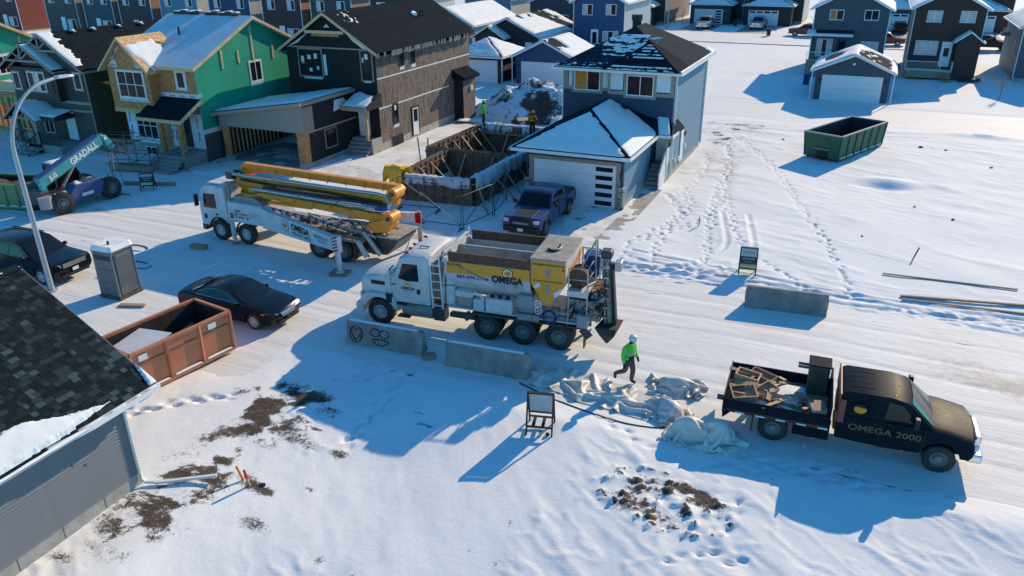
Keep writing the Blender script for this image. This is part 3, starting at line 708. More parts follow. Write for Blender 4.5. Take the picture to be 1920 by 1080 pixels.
# pale panels, taupe bands and windows across the upper front
for f_, a, b, y_ in ((0, 0.35, 0.72, BY), (0, 2.45, 2.98, BY), (1, 3.14, 3.95, BY - 0.25), (1, 5.95, 6.88, BY - 0.25)):
    board(bh, 'front_panel', 'panel_white', 'F', y_, a, b, 5.38, 6.46, 0, 0.02)
for a, b, c, e, y_ in ((0, 0.3, 5.2, 6.47, BY), (0.3, 0.59, 5.2, 5.4, BY), (2.52, 2.99, 5.2, 5.4, BY), (3.0, 3.15, 5.1, 6.47, BY - 0.25), (3.15, 4.03, 5.1, 5.3, BY - 0.25), (5.97, 6.9, 5.1, 5.3, BY - 0.25), (6.88, 7.1, 5.1, 6.47, BY - 0.25)):
    board(bh, 'band_board', 'taupe', 'F', y_, a, b, c, e, 0, 0.035)
win(bh, 'F', BY, 0.73, 5.18, 1.68, 1.2, 2, 1, trim='taupe', tw=0.16, pane=['amber_glass', 'glass'])
win(bh, 'F', BY - 0.25, 4.18, 5.08, 1.68, 1.22, 2, 1, trim='taupe', tw=0.16)
ro = hip(bh, -0.45, BW + 0.45, BY - 0.7, BD + 0.45, 6.62, 8.75, 10.5, 12.7, m='shingle_dark')
v_ = [(2.7, BY - 0.72, 6.62), (BW + 0.44, BY - 0.72, 6.62), (4.95, BY + 2.1, 8.02), (4.95, BY + 2.6, 8.02), (2.7, BY + 2.2, 6.62), (BW + 0.44, BY + 2.2, 6.62)]
mb = MB(); mb._a(v_, [(0, 1, 2), (1, 5, 3, 2), (0, 2, 3, 4), (0, 4, 5, 1)]); mb.v = [(a, b - 0.25, c + 0.012) for a, b, c in mb.v]; sub = mb.obj('front_hip', 'shingle_black', ro)
def patchy(lo, hi, f=6.0):
    def k(u, v, n):
        s = fbm(u * f * 0.7, v * f * 3.5, 3); return np.minimum(tri_mask(0.47, 0.03)(u, v, n), 0.1 * (s - lo) * (1 + 0 * u)) + np.where(v < hi, 0.0, 0)
    return k
snow_quad(sub, (2.8, BY - 0.92, 6.66), (4.65, 0, 0), (0, 2.85, 1.42), 0.075, 0.03, lambda u, v, n: np.minimum(tri_mask(0.48, 0.04)(u, v, n), np.where(np.sin(v * 62) > -0.55, 1, -1) * np.where((v > 0.22) & (v < 0.36), -1, 1) * 1.0 - 0.9 + 0 * n) + np.where(fbm(u * 18, v * 40, 2) > 0.28, 0, -1), m='roof_snow')
snow_quad(ro, (-0.4, BY - 0.66, 6.64), (3.3, 0, 0), (0, 0.55, 0.29), 0.06, 0.03, lambda u, v, n: np.where(fbm(u * 16, v * 3, 3) > 0.32 + 0.3 * v, 1, -1) * np.where(np.sin(v * 26) > -0.6, 1, -1) * np.where(u < v * 0.2, -1, 1))
snow_quad(ro, (1.6, BY + 0.5, 7.27), (3.2, 0.0, 0), (0.9, 2.0, 1.06), 0.075, 0.04, lambda u, v, n: np.where(fbm(u * 6, v * 16, 3) > 0.30 + 0.30 * np.abs(u - 0.55) + 0.35 * np.maximum(0, 0.45 - v), 1, -1) * np.where(u < 0.92 - 0.2 * v, 1, -1))
snow_quad(ro, (BW + 0.44, BD - 0.6, 6.64), (0, 1.0, 0), (-0.5, 0, 0.27), 0.1, 0.08)
snow_quad(ro, (BW + 0.46, BY - 0.6, 6.63), (0, 9.6, 0), (-0.10, 0, 0.05), 0.09, 0.03)
for y_ in (8.2, 8.9, 9.5): vent(ro, 1.3 + (y_ - 8.2) * 0.95, y_ + 1.6, 7.5 + (y_ - 8.2) * 0.45)
MB().cyl((3.0, 12.6, 8.3), (3.0, 12.6, 9.0), 0.3, n=14).cyl((3.0, 12.6, 8.9), (3.0, 12.6, 9.25), 0.36, n=14).obj('chimney', 'black', ro)
# garage
gx0, gx1 = 0.45, 6.15
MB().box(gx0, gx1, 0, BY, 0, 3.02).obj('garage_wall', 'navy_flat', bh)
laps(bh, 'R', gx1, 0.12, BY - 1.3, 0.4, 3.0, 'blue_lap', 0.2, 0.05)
MB().box(gx0 + 0.01, gx1 + 0.012, 0.1, BY - 1.0, -0.2, 0.38).obj('garage_footing', 'concrete', bh)
garage_door(bh, 'F', 0.0, 0.9, 0.05, 4.88, 2.44, glass=[(3.66, 4.72, 0.11 + i * 0.48, 0.44 + i * 0.48) for i in range(5)])
for a in ((0.62, 0.9, 0.1, 2.7), (5.78, 6.02, 0.1, 2.7)): board(bh, 'door_casing', 'taupe', 'F', 0, *a[:2], a[2], a[3], 0, 0.06)
board(bh, 'door_header', 'taupe', 'F', 0, 0.9, 5.78, 2.5, 2.7, 0, 0.06)
for a, b in ((0.38, 0.66), (5.95, 6.24)):
    MB().box(a, b, -0.14, 0.25, 0, 1.25).obj('stone_pillar', 'stone', bh, 0.02)
    MB().box(a - 0.04, b + 0.04, -0.18, 0.28, 1.25, 1.33).obj('pillar_cap', 'concrete', bh, 0.01)
    lx = (a + b) / 2; MB().box(lx - 0.06, lx + 0.06, -0.16, -0.02, 1.85, 2.15).obj('wall_lamp', 'black', bh, 0.01)
for k, c in enumerate('15'): text(bh, c, 0.2, 'ink_black', (5.84, -0.065, 1.62 - 0.22 * k), (1, 0, 0), (0, 0, 1), name='house_number')
# garage hip roof and porch roof
gr = MB(); E_ = 3.12
vv = [(-0.35, -0.5, E_), (6.6, -0.5, E_), (6.6, 5.5, E_), (-0.35, BY, E_), (3.15, 3.1, 4.85), (3.15, BY, 4.85), (7.45, 5.5, E_), (7.45, BY, E_), (5.6, BY, 4.0), (6.1, 6.0, 3.55)]
gr._a(vv, [(0, 1, 4), (1, 2, 8, 5, 4), (2, 6, 8), (6, 7, 8), (3, 0, 4, 5)]); gr._a([(a, b, c - 0.16) for a, b, c in vv], [(1, 0, 3, 7, 6, 2)])
gro = gr.obj('garage_roof', 'shingle_black', bh, fix=False)
gg = MB()
for a in ((-0.43, 6.68, -0.6, -0.5), (6.6, 6.7, -0.5, 5.45), (6.65, 7.5, 5.4, 5.5), (7.45, 7.55, 5.4, BY), (-0.45, -0.35, -0.6, BY)): gg.box(*a, E_ - 0.17, E_ - 0.01)
gg.obj('gutter', 'white_trim', gro)
snow_quad(gro, (-0.3, -0.45, E_ + 0.01), (6.85, 0, 0), (0, 3.55, 1.71), 0.12, 0.05, tri_mask(0.505, 0.015))
snow_quad(gro, (6.56, -0.4, E_ + 0.01), (0, 7.35, 0), (-3.41, 0, 1.70), 0.12, 0.05, lambda u, v, n: np.minimum(u - v * 0.475, np.minimum(0.79 + v * 1.2, 0.985) - u) - 0.006)
snow_quad(gro, (6.65, 5.52, E_ + 0.01), (0.78, 0, 0), (-0.5, 1.42, 0.85), 0.08, 0.05, lambda u, v, n: 0.97 - u - 0 * v)
mb = MB(); mb._a([(7.45, 5.45, E_), (7.6, BY + 1.2, E_), (7.12, BY + 1.2, 3.62), (7.12, BY, 3.62)], [(0, 1, 2, 3)]); mb._a([(7.45, 5.45, E_ - 0.12), (7.6, BY + 1.2, E_ - 0.12), (7.6, BY + 1.2, E_), (7.45, 5.45, E_)], [(0, 1, 2, 3)]); mb.obj('side_eave', 'shingle_dark', gro)
vent(gro, 4.2, 6.4, 4.3); vent(gro, 2.2, 5.6, 4.3)
# entry
door(bh, 'F', BY, 6.2, 1.2, 0.72, 2.08, m='white_trim', lites=(0.16, 0.56, 1.5, 1.95, 2, 2), hand=-1)
board(bh, 'entry_panel', 'taupe', 'F', BY, 6.94, 7.08, 1.2, 3.2, 0, 0.02)
MB().box(6.98, 7.12, BY - 1.15, BY - 1.0, 1.2, 3.0).obj('porch_post', 'taupe', bh, 0.01)
steps(bh, 6.2, 7.0, 4.55, 5.95, 5, 1.2, ydeep=1.05)
MB().prism([(4.5, 0), (4.5, 0.95), (5.95, 2.1), (7.0, 2.1), (7.0, 1.15), (5.95, 1.15), (5.95, 0)], 'x', 7.02, 7.1).obj('stair_wall', 'white_paint', bh)
MB().bar((7.06, 4.5, 1.0), (7.06, 5.95, 2.15), 0.1, 0.05).bar((7.06, 5.95, 2.15), (7.06, 7.0, 2.15), 0.1, 0.05).obj('handrail', 'white_trim', bh)
MB().box(7.0, 7.11, 5.95, BY, 0, 1.17).obj('stair_base', 'concrete', bh)
door(bh, 'R', BW + 0.055, BY + 2.35, 0.55, 0.8, 2.0)
for y_ in (3.2, 3.5): board(bh, 'wall_fitting', 'black', 'R', BW + 0.055, BY + y_, BY + y_ + 0.15, 2.1, 2.35, 0, 0.1)
for y_, z_ in ((0.8, 0.9), (1.7, 0.8), (3.5, 1.2)): board(bh, 'wall_fitting', 'white_trim', 'R', BW + 0.055, BY + y_, BY + y_ + 0.2, z_, z_ + 0.28, 0, 0.12)
spout(bh, BW + 0.1, BY + 0.05, 0.3, 6.5); spout(bh, BW + 0.1, BD - 0.05, 0.3, 6.5); spout(bh, -0.05, BY + 0.06, 3, 6.5)
struct(MB().box(-17.2, -11.2, 31.6, 40.0, -0.15, 0.035).obj('driveway', 'concrete_grey', None))
struct(MB().box(-11.19, -10.2, 33.5, 44.6, -0.15, 0.055).obj('path', 'concrete_grey', None))

# ------------------------------------------------------------------ brown and black house
br = thing('house', 'unfinished house with black papered front, brown papered side and open garage', 'house', (-40.0, 40.3, 0))
FX0, FX1, FY, RY = 1.55, 9.0, 5.9, 20.0
MB().prism([(FX0, 0.6), (FX1, 0.6), (FX1, 6.95), ((FX0 + FX1) / 2, 9.25), (FX0, 6.95)], 'y', FY, RY).obj('wall', 'black_paper', br)
MB().box(FX0 + 0.02, FX1 + 0.01, FY + 0.02, RY - 0.02, -0.3, 0.62).obj('foundation', 'concrete', br)
board(br, 'papered_side', 'brown_paper', 'R', FX1, FY + 0.05, RY, 0.62, 6.9, 0, 0.03)
for z_ in (3.0, 5.04): board(br, 'flashing_strip', 'white_trim', 'R', FX1, FY + 0.05, RY - (0 if z_ > 4 else 3.8), z_, z_ + 0.09, 0.03, 0.045)
ro = gable(br, FX0, FX1, FY, RY, 6.95, 2.3, 'y', 0.4, 0.2, 'shingle_black', 'fresh_lumber', eoh=0.45, gut=False)
fr = MB()
rs = random.Random(4)
for i in range(90):
    y_ = FY - 0.3 + i * 0.165
    if rs.random() < 0.75: fr.box(FX1 + 0.44, FX1 + 0.462, y_, y_ + 0.05 + 0.05 * rs.random(), 6.60 - 0.13 * rs.random(), 6.86)
fr.obj('underlay_edge', 'ink_grey', ro)['kind'] = 'stuff'
MB().box(FX1 + 0.42, FX1 + 0.45, FY - 0.4, RY + 0.4, 6.62, 6.86).obj('eave_board', 'black_paper', ro)
# gable truss in the front peak
zb = FY - 0.405
MB().box(FX0 + 2.1, FX1 - 2.1, zb - 0.05, zb, 8.02, 8.22).obj('collar_board', 'fresh_lumber', ro)
MB().prism([(FX0 + 2.5, 7.82), (FX1 - 2.5, 7.82), (FX1 - 2.7, 8.02), (FX0 + 2.7, 8.02)], 'y', FY - 0.3, FY - 0.02).obj('gable_sheathing', 'osb', br)
for pts in ([(FX0 + 0.2, 7.02), (FX0 + 2.2, 8.1), (FX0 + 1.5, 7.62), (FX0 + 1.1, 7.3)], [(FX1 - 0.4, 7.02), (FX1 - 2.2, 8.12), (FX1 - 1.7, 7.6), (FX1 - 0.9, 7.1)], [(5.0, 8.4), (5.28, 8.62), (5.5, 8.4)]):
    MB().prism(pts, 'y', FY - 0.035, FY - 0.004).obj('house_wrap_scrap', 'white_wrap', br)
board(br, 'front_trim', 'taupe', 'F', FY, FX0, FX1, 6.98, 7.08, 0, 0.05)
win(br, 'F', FY, 2.62, 5.05, 1.95, 1.82, 3, 2, trim='taupe', tw=0.09, frame='black')
win(br, 'F', FY, 7.9, 5.0, 0.85, 1.95, 1, 1, trim='taupe', tw=0.09, frame='black')
for a in ((4.72, 4.95, 5.15, 6.55), (2.9, 4.5, 4.85, 4.98), (8.0, 8.6, 4.82, 4.92)): board(br, 'house_wrap_scrap', 'white_wrap', 'F', FY, *a[:2], a[2], a[3], 0, 0.012)
for a in ((2.8, 3.05, 5.9, 6.4), (3.35, 3.65, 6.2, 6.5), (3.9, 4.2, 6.25, 6.6), (3.45, 3.7, 5.35, 5.6), (4.1, 4.3, 5.5, 5.75), (8.2, 8.45, 6.4, 6.75), (7.98, 8.1, 6.2, 6.5)): board(br, 'window_sticker', 'white_wrap', 'F', FY, *a[:2], a[2], a[3], 0.03, 0.034)
for y_, z_, w_, h_ in ((8.95 - 0, 5.55, 0.62, 1.42), (10.55, 5.52, 0.62, 1.4), (7.65, 1.62, 0.7, 1.5), (7.4, 0.05, 1.4, 0.72)):
    win(br, 'R', FX1 + 0.03, y_, z_, w_, h_, 1 if w_ < 1 else 2, 1, frame='black', trim=None)
    if z_ > 1: board(br, 'house_wrap_scrap', 'white_wrap', 'R', FX1 + 0.03, y_ + 0.05, y_ + w_ + 0.05, z_ - 0.26, z_ - 0.02, 0, 0.012); board(br, 'window_sticker', 'white_wrap', 'R', FX1 + 0.03, y_ + 0.2, y_ + 0.45, z_ + h_ - 0.5, z_ + h_ - 0.15, 0.03, 0.035)
door(br, 'R', FX1 + 0.03, 10.3, 0.25, 0.85, 2.05, lites=(0.12, 0.72, 1.0, 1.95, 1, 1), trim='black')
# bay on the side with its own little roof
MB().box(FX1, FX1 + 0.85, RY - 2.9, RY - 0.7, 0.1, 3.6).obj('bay', 'black_paper', br)
board(br, 'bay_paper', 'brown_paper', 'R', FX1 + 0.85, RY - 2.88, RY - 0.72, 0.15, 3.55, 0, 0.02)
MB().prism([(FX1 - 0.02, 4.25), (FX1 + 1.2, 3.62), (FX1 + 1.2, 3.42), (FX1 - 0.02, 3.5)], 'y', RY - 3.2, RY - 0.45).obj('bay_roof', 'shingle_black', br)
board(br, 'meter', 'white_trim', 'R', FX1 + 0.87, RY - 1.7, RY - 1.4, 2.4, 2.8, 0, 0.15)
snow_quad(ro, (5.4, FY + 0.6, 9.4), (1.3, 0, -0.8), (0, 1.6, 0), 0.09, 0.05, lambda u, v, n: np.where(fbm(u * 7, v * 8, 2) > 0.5 + 0.3 * np.abs(v - .5), 1, -1))
snow_quad(ro, (6.2, RY - 5.6, 8.93), (1.0, 0, -0.617), (0, 1.6, 0), 0.07, 0.14, lambda u, v, n: 0.28 - np.hypot(u - 0.5, v - 0.5) + 0.4 * (n - 0.5))
for k in range(3): MB().cyl((7.0, RY - 4.6 + 0.35 * k, 8.3), (7.0, RY - 4.6 + 0.35 * k, 8.85), 0.06, n=8).obj('roof_pipe', 'black', ro)
# garage: shed roof, cladding over the open door, studs inside
GX0, GX1 = 0.1, 7.0
def gt(x): return 3.15 + 1.1 * (x + 0.1) / 7.3
MB().prism([(GX0, 0.35), (GX0 + 0.15, 0.35), (GX0 + 0.15, gt(GX0)), (GX0, gt(GX0))], 'y', 0.02, FY).obj('garage_side_wall', 'black_paper', br)
MB().box(GX1 - 0.15, GX1, 0.02, FY, 0.35, gt(GX1) - 0.1).obj('garage_side_wall', 'black_paper', br)
MB().box(GX0, GX0 + 0.55, 0, 0.14, 0, 2.42).obj('garage_jamb', 'osb', br); MB().box(6.42, GX1 + 0.01, -0.005, 0.55, 0.3, 2.42).obj('garage_jamb', 'osb', br)
MB().box(GX0 - 0.02, GX0 + 0.6, -0.03, 0.3, 0, 0.34).obj('footing', 'concrete', br); MB().box(6.4, GX1 + 0.04, -0.03, FY + 0.4, 0, 0.36).obj('footing', 'concrete', br)
MB().prism([(GX0 - 0.1, 2.4), (GX1 + 0.03, 2.4), (GX1 + 0.03, gt(GX1) - 0.05), (GX0 - 0.1, gt(GX0) - 0.05)], 'y', -0.06, 0.1).obj('garage_cladding', 'taupe', br)
for i in range(5): MB().box(GX1 + 0.03, GX1 + 0.055, -0.06 + i * 0.24, 0.16 + i * 0.24, 2.4, 4.05).obj('cladding_board', 'taupe', br, 0.006)
board(br, 'garage_trim', 'taupe', 'R', GX1, -0.06, FY, 2.3, 2.42, 0, 0.06)
MB().prism([(GX0 - 0.55, gt(GX0 - 0.55)), (GX1 + 0.2, gt(GX1 + 0.2)), (GX1 + 0.2, gt(GX1 + 0.2) + 0.22), (GX0 - 0.55, gt(GX0 - 0.55) + 0.22)], 'y', -0.35, FY - 0.001).obj('garage_roof', 'black_paper', br)
gro = [o for o in br.children if o.name.startswith('garage_roof')][-1]
MB().prism([(GX0 - 0.55, gt(GX0 - 0.55) - 0.04), (GX1 + 0.2, gt(GX1 + 0.2) - 0.04), (GX1 + 0.2, gt(GX1 + 0.2) + 0.19), (GX0 - 0.55, gt(GX0 - 0.55) + 0.19)], 'y', -0.4, -0.351).obj('fascia', 'taupe', gro)
MB().box(GX1 + 0.2, GX1 + 0.24, -0.4, FY - 0.1, gt(GX1) - 0.04, gt(GX1) + 0.2).obj('fascia', 'taupe', gro)
U_ = Vector((GX1 + 0.75 - GX0, 0, 1.1 / 7.3 * (GX1 + 0.75 - GX0)))
snow_quad(gro, (GX0 - 0.5, -0.3, gt(GX0 - 0.5) + 0.22), U_, (0, 6.1, 0), 0.2, 0.08, lambda u, v, n: np.minimum(v - 0.03, 0.97 - v))
for i in range(13): MB().box(GX0 + 0.15, GX0 + 0.29, 0.3 + i * 0.41, 0.34 + i * 0.41, 0.36, 3.1).obj('stud', 'fresh_lumber', br)
for i in range(14): MB().box(GX0 + 0.3 + i * 0.46, GX0 + 0.34 + i * 0.46, FY - 0.16, FY - 0.02, 0.3, 3.0).obj('stud', 'lumber', br)
MB().box(GX0, GX1, 0, FY, -0.2, 0.06).obj('garage_slab', 'concrete_grey', br)
MB().box(4.9, 5.7, 3.6, 3.9, 0.7, 1.2).obj('stored_sheet', 'osb_light', br)
win(br, 'R', GX1, 2.25, 0.95, 1.2, 1.2, 1, 1, trim='taupe', tw=0.07, frame='black')
for pts in ([(3.4, 3.2), (5.3, 3.45), (4.6, 3.95), (3.6, 3.95)],): MB().prism(pts, 'x', GX1 + 0.004, GX1 + 0.02).obj('house_wrap_scrap', 'white_wrap', br)
# porch
steps(br, GX1 + 0.05, FX1 - 0.05, 4.05, 5.2, 4, 1.05, ydeep=0.7)
MB().box(FX1 - 0.04, FX1 + 0.1, 4.7, FY, 0, 1.1).obj('porch_side', 'concrete', br)
door(br, 'F', FY, 7.3, 1.06, 0.9, 2.05)
MB().box(8.72, 8.88, 4.55, 4.71, 1.05, 3.2).obj('porch_post', 'lumber', br)
MB().prism([(3.9, 3.28), (3.9, 3.5), (FY, 4.15), (FY, 3.28)], 'x', GX1 + 0.26, FX1 + 0.35).obj('porch_roof', 'black_paper', br)
pr = [o for o in br.children if o.name.startswith('porch_roof')][-1]
MB().box(GX1 + 0.26, FX1 + 0.38, 3.86, 3.9, 3.22, 3.5).obj('fascia', 'taupe', pr)
snow_quad(pr, (GX1 + 0.3, 3.92, 3.52), (2.2, 0, 0), (0, 1.95, 0.64), 0.12, 0.06, lambda u, v, n: np.minimum(0.9 - u - 0 * v, 0.96 - v) + 0.3 * (n - 0.6))
# ------------------------------------------------------------------ grey bungalow in the near left corner
defm('grey_siding', (0.185, 0.185, 0.195), 0.55, 0.05, 5)
for k_, c_ in enumerate(((0.014, 0.021, 0.026), (0.020, 0.029, 0.035), (0.033, 0.047, 0.055), (0.062, 0.090, 0.10))): defm('shingle_%d' % k_, c_, 0.95, 0.25, 30, bump=0.4, bscale=120, spec=0.05)
nh = thing('house', 'grey sided bungalow with dark shingle roof in the near left corner', 'house', (-16.6, 11.75, 0))
MB().prism([(-8.0, 0.5), (-0.03, 0.5), (-0.03, 2.9), (-4.0, 5.4), (-8.0, 2.9)], 'y', -13.5, -0.03).obj('wall', 'grey_siding', nh)
for i in range(11):
    a = -0.02 - i * 1.22; MB().box(-0.35, 0.0, a - 1.2, a, -0.3, 0.54).obj('foundation_panel', 'concrete', nh, 0.015)
MB().box(-8.0, -0.03, -13.4, -0.05, -0.3, 0.5).obj('foundation', 'concrete', nh)
sb = MB(); sb._a([(0, -13.4, 0), (0, 0, 0), (0.055, 0, 0), (0.055, -13.4, 0), (0.002, -13.4, 0.105), (0.004, 0, 0.105), (0, -13.4, 0.105), (0, 0, 0.105)], [(0, 1, 2, 3), (3, 2, 5, 4), (1, 7, 5, 2), (0, 3, 4, 6), (4, 5, 7, 6)])
sbm = sb.mesh('siding_board', 'grey_siding')
for i in range(23):
    o = link('siding_board', sbm, nh); o.location = (-0.03, 0, 0.53 + i * 0.1035)
rs = random.Random(2)
for i in range(9):
    y_, k = -1.0 - rs.random() * 5, rs.randrange(22); MB().box(-0.005, 0.02, y_, y_ + 0.012, 0.54 + k * 0.1035, 0.62 + k * 0.1035).obj('siding_joint', 'black', nh)
slope = 2.67 / 4.4
ex, ez = 0.42, 3.02
def rp(s, y, n=0.0):
    """point on the right slope: s metres up from the eave"""
    c, t = math.cos(math.atan(slope)), math.sin(math.atan(slope))
    return Vector((ex - s * c + n * t, y, ez + s * t + n * c))
SL = 4.4 / math.cos(math.atan(slope))
mb = MB(); mb.prism([(ex, ez - 0.16), (ex, ez - 0.012), (-3.98, ez + 4.4 * slope - 0.012), (-8.4, ez - 0.012), (-8.4, ez - 0.16), (-3.98, ez + 4.4 * slope - 0.16)], 'y', -13.8, 0.75)
nr = mb.obj('roof', 'shingle_0', nh)
tabm = []
for k in range(4):
    t_ = MB(); t_._a([(0, 0, 0.0), (0, 1, 0.0), (0.19, 1, -0.012), (0.19, 0, -0.012), (0, 0, 0.012), (0, 1, 0.012), (0.19, 1, 0.002), (0.19, 0, 0.002)], [(4, 5, 6, 7), (0, 1, 5, 4), (1, 2, 6, 5), (0, 4, 7, 3)])
    t_.v = [(-a, b, c) for a, b, c in t_.v]; t_.f = [f[::-1] for f in t_.f]
    tabm.append(t_.mesh('shingle', 'shingle_%d' % k))
rows = int(SL / 0.145); cnt = 0; rest = [MB() for _ in range(4)]
rs = random.Random(9); ang = math.atan(slope)
for r in range(rows):
    y = 0.74; s_ = r * 0.145
    while y > -13.6:
        w = rs.choice((0.11, 0.16, 0.21, 0.26)); k = rs.choices((0, 1, 2, 3), (5, 5, 3, 1))[0]; n_ = rs.choice((0.0, 0.0, 0.007))
        P = rp(s_, y - w, n_); yw = 11.75 + y
        vis = yw > 8.6 + 3.7 * s_ / SL and s_ > 0.25
        if vis and cnt < 300 and w > 0.15:
            o = link('shingle', tabm[k], nr); o.location = P; o.scale = (1, w - 0.006, 1); o.rotation_euler = (0, ang, 0); cnt += 1
        else:
            m_ = Matrix.Translation(P) @ Matrix.Rotation(ang, 4, 'Y') @ Matrix.Diagonal((1, w - 0.006, 1, 1)); rest[k].T = m_
            q = tabm[k]; rest[k]._a([tuple(v.co) for v in q.vertices], [tuple(f.vertices) for f in q.polygons])
        y -= w
for k in range(4):
    o = rest[k].obj('shingle_field', 'shingle_%d' % k, nr); o['kind'] = 'stuff'
MB().box(-4.15, -3.8, -13.8, 0.76, ez + 4.4 * slope - 0.03, ez + 4.4 * slope + 0.03).obj('ridge_cap', 'shingle_1', nr)
# gutter that steps in along the eave, rake board, soffit
gp = [(0.75, ex + 0.02), (-1.35, ex + 0.02), (-2.75, ex - 0.17), (-13.8, ex - 0.17)]
gb = MB()
for (ya, xa), (yb, xb) in zip(gp, gp[1:]):
    for (o0, o1, z0, z1) in ((0.0, 0.13, -0.14, -0.12), (0.11, 0.13, -0.12, 0.0), (0.0, 0.02, -0.12, 0.0)):
        gb._a([(xa + o0, ya, ez + z0), (xa + o1, ya, ez + z0), (xb + o1, yb, ez + z0), (xb + o0, yb, ez + z0), (xa + o0, ya, ez + z1), (xa + o1, ya, ez + z1), (xb + o1, yb, ez + z1), (xb + o0, yb, ez + z1)], [(0, 1, 2, 3), (7, 6, 5, 4), (1, 5, 6, 2), (0, 3, 7, 4), (0, 4, 5, 1), (3, 2, 6, 7)])
gb.obj('gutter', 'white_trim', nr, fix=True)
MB().box(-0.03, ex, -13.8, 0.72, ez - 0.19, ez - 0.165).obj('soffit', 'white_trim', nr)
mb = MB(); a, b = rp(0, 0.77), rp(SL, 0.77); mb._a([a + Vector((0, 0, -0.16)), a, b, b + Vector((0, 0, -0.16)), a + Vector((0, 0.03, -0.16)), a + Vector((0, 0.03, 0)), b + Vector((0, 0.03, 0)), b + Vector((0, 0.03, -0.16))], [(0, 1, 2, 3), (7, 6, 5, 4), (1, 5, 6, 2), (0, 4, 5, 1), (3, 2, 6, 7), (0, 3, 7, 4)])
mb.v = [(a, b - 0.02, c - 0.03) for a, b, c in mb.v]; mb.obj('bargeboard', 'grey_siding', nr, fix=True)
# snow left along the eave
def eave_snow(u, v, n):
    top = 0.30 + 0.42 * np.exp(-((u - 0.42) / 0.17) ** 2) - 0.24 * sstep(0.66, 0.9, u) + 0.2 * sstep(0.25, 0.0, u)
    low = np.where(u > 0.62, 0.05 + 0.42 * (u - 0.62), 0.0) + np.where(u < 0.16, 0.33, 0.0) * sstep(0.17, 0.10, u)
    return np.where(u > 0.94, -1.0, np.minimum(top + 0.16 * (n - 0.5) + 0.05 * (fbm(u * 60, v * 12, 2) - 0.5) - v, v - low + 0.03 * (fbm(u * 50 + 7, v * 9, 2) - 0.4)))
snow_quad(nr, rp(0.02, -5.2, 0.015), (0, 5.7, 0), rp(1.3, 0) - rp(0, 0), 0.022, 0.12, eave_snow, rough=0.3, soft=0.10)
snow_quad(nr, rp(0.02, 0.42, 0.012), (0, 0.36, 0), rp(1.0, 0) - rp(0, 0), 0.04, 0.07, lambda u, v, n: np.minimum(0.85 - v, u - 0.15 - 0.75 * v) + 0.5 * (n - 0.55))
snow_quad(nr, rp(SL - 0.35, -0.6, 0.015), (0, 1.35, 0), rp(0.35, 0) - rp(0, 0), 0.06, 0.1, lambda u, v, n: v - 0.75 + 0.5 * n)
snow_quad(nr, (ex + 0.03, -5.5, ez - 0.05), (0, 6.2, 0), (0.12, 0, 0), 0.04, 0.05, lambda u, v, n: np.where(u > 0.72, fbm(u * 40, v * 3, 2) - 0.35, 1))
MB().tube([(ex + 0.06, -0.12, ez - 0.15), (ex + 0.04, -0.12, ez - 0.28), (0.06, -0.1, ez - 0.42), (0.06, -0.1, 0.35), (0.16, -0.06, 0.22), (0.4, 0.05, 0.2)], 0.045, 6).obj('downspout', 'white_trim', nh)
MB().bar((0.4, 0.05, 0.2), (1.75, 0.95, 0.22), 0.09, 0.07).obj('spout_extension', 'white_trim', nh)
MB().bar((ex - 0.02, 0.1, ez - 0.2), (ex - 0.05, 0.6, ez - 0.2), 0.14, 0.1).obj('eave_return', 'white_trim', nr)

# ------------------------------------------------------------------ unfinished green wrapped house with bare board front
gh = thing('house', 'unfinished house with green wrapped side and bare strand board front gable', 'house', (-47.4, 39.1, 0))
W_, D_ = 7.0, 11.6
MB().prism([(0.0, 0.9), (D_, 0.9), (D_, 6.4), (D_ / 2, 8.95), (0.0, 6.4)], 'x', 0.0, W_).obj('wall', 'osb', gh)
mb = MB(); mb.prism([(0.02, 2.25), (D_, 2.25), (D_, 6.4), (D_ / 2, 8.93), (0.02, 6.4)], 'x', W_, W_ + 0.025); mb.obj('house_wrap', 'green_wrap', gh)
defm('dark_siding', (0.075, 0.08, 0.085), 0.6, 0.06, 5)
MB().box(W_ - 0.02, W_ + 0.02, 0.02, D_, -0.2, 1.95).obj('lower_wall', 'dark_siding', gh)
laps(gh, 'R', W_ + 0.01, 0.05, D_, 0.25, 1.95, 'dark_siding', 0.13, 0.02)
board(gh, 'wrap_edge', 'white_wrap', 'R', W_, 0.02, D_, 1.95, 2.27, 0.0, 0.035)
MB().box(0.05, W_ - 0.05, 0.05, D_ - 0.05, -0.3, 0.92).obj('foundation', 'concrete_grey', gh)
for y_, z0, z1 in ((2.55, 5.95, 7.15), (4.15, 6.12, 6.95), (5.65, 6.05, 8.45), (7.75, 6.0, 7.0)): board(gh, 'nailing_strip', 'fresh_lumber', 'R', W_ + 0.025, y_, y_ + 0.14, z0, z1, 0, 0.06)
board(gh, 'seam_tape', 'green_wrap', 'R', W_ + 0.025, 0.4, 9.6, 6.3, 6.34, 0, 0.012)
win(gh, 'R', W_ + 0.025, 5.2, 4.65, 1.2, 1.4, 2, 1, trim='white_wrap', tw=0.07); board(gh, 'wrap_flap', 'white_wrap', 'R', W_ + 0.025, 5.15, 6.4, 4.35, 4.6, 0, 0.015)
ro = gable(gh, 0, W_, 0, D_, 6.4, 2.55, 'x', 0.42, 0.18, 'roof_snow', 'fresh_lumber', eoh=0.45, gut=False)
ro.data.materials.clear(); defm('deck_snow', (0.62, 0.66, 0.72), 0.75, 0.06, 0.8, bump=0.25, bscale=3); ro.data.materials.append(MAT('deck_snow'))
MB().box(-0.42, W_ + 0.42, -0.49, -0.45, 6.18, 6.42).obj('fascia', 'fresh_lumber', ro)
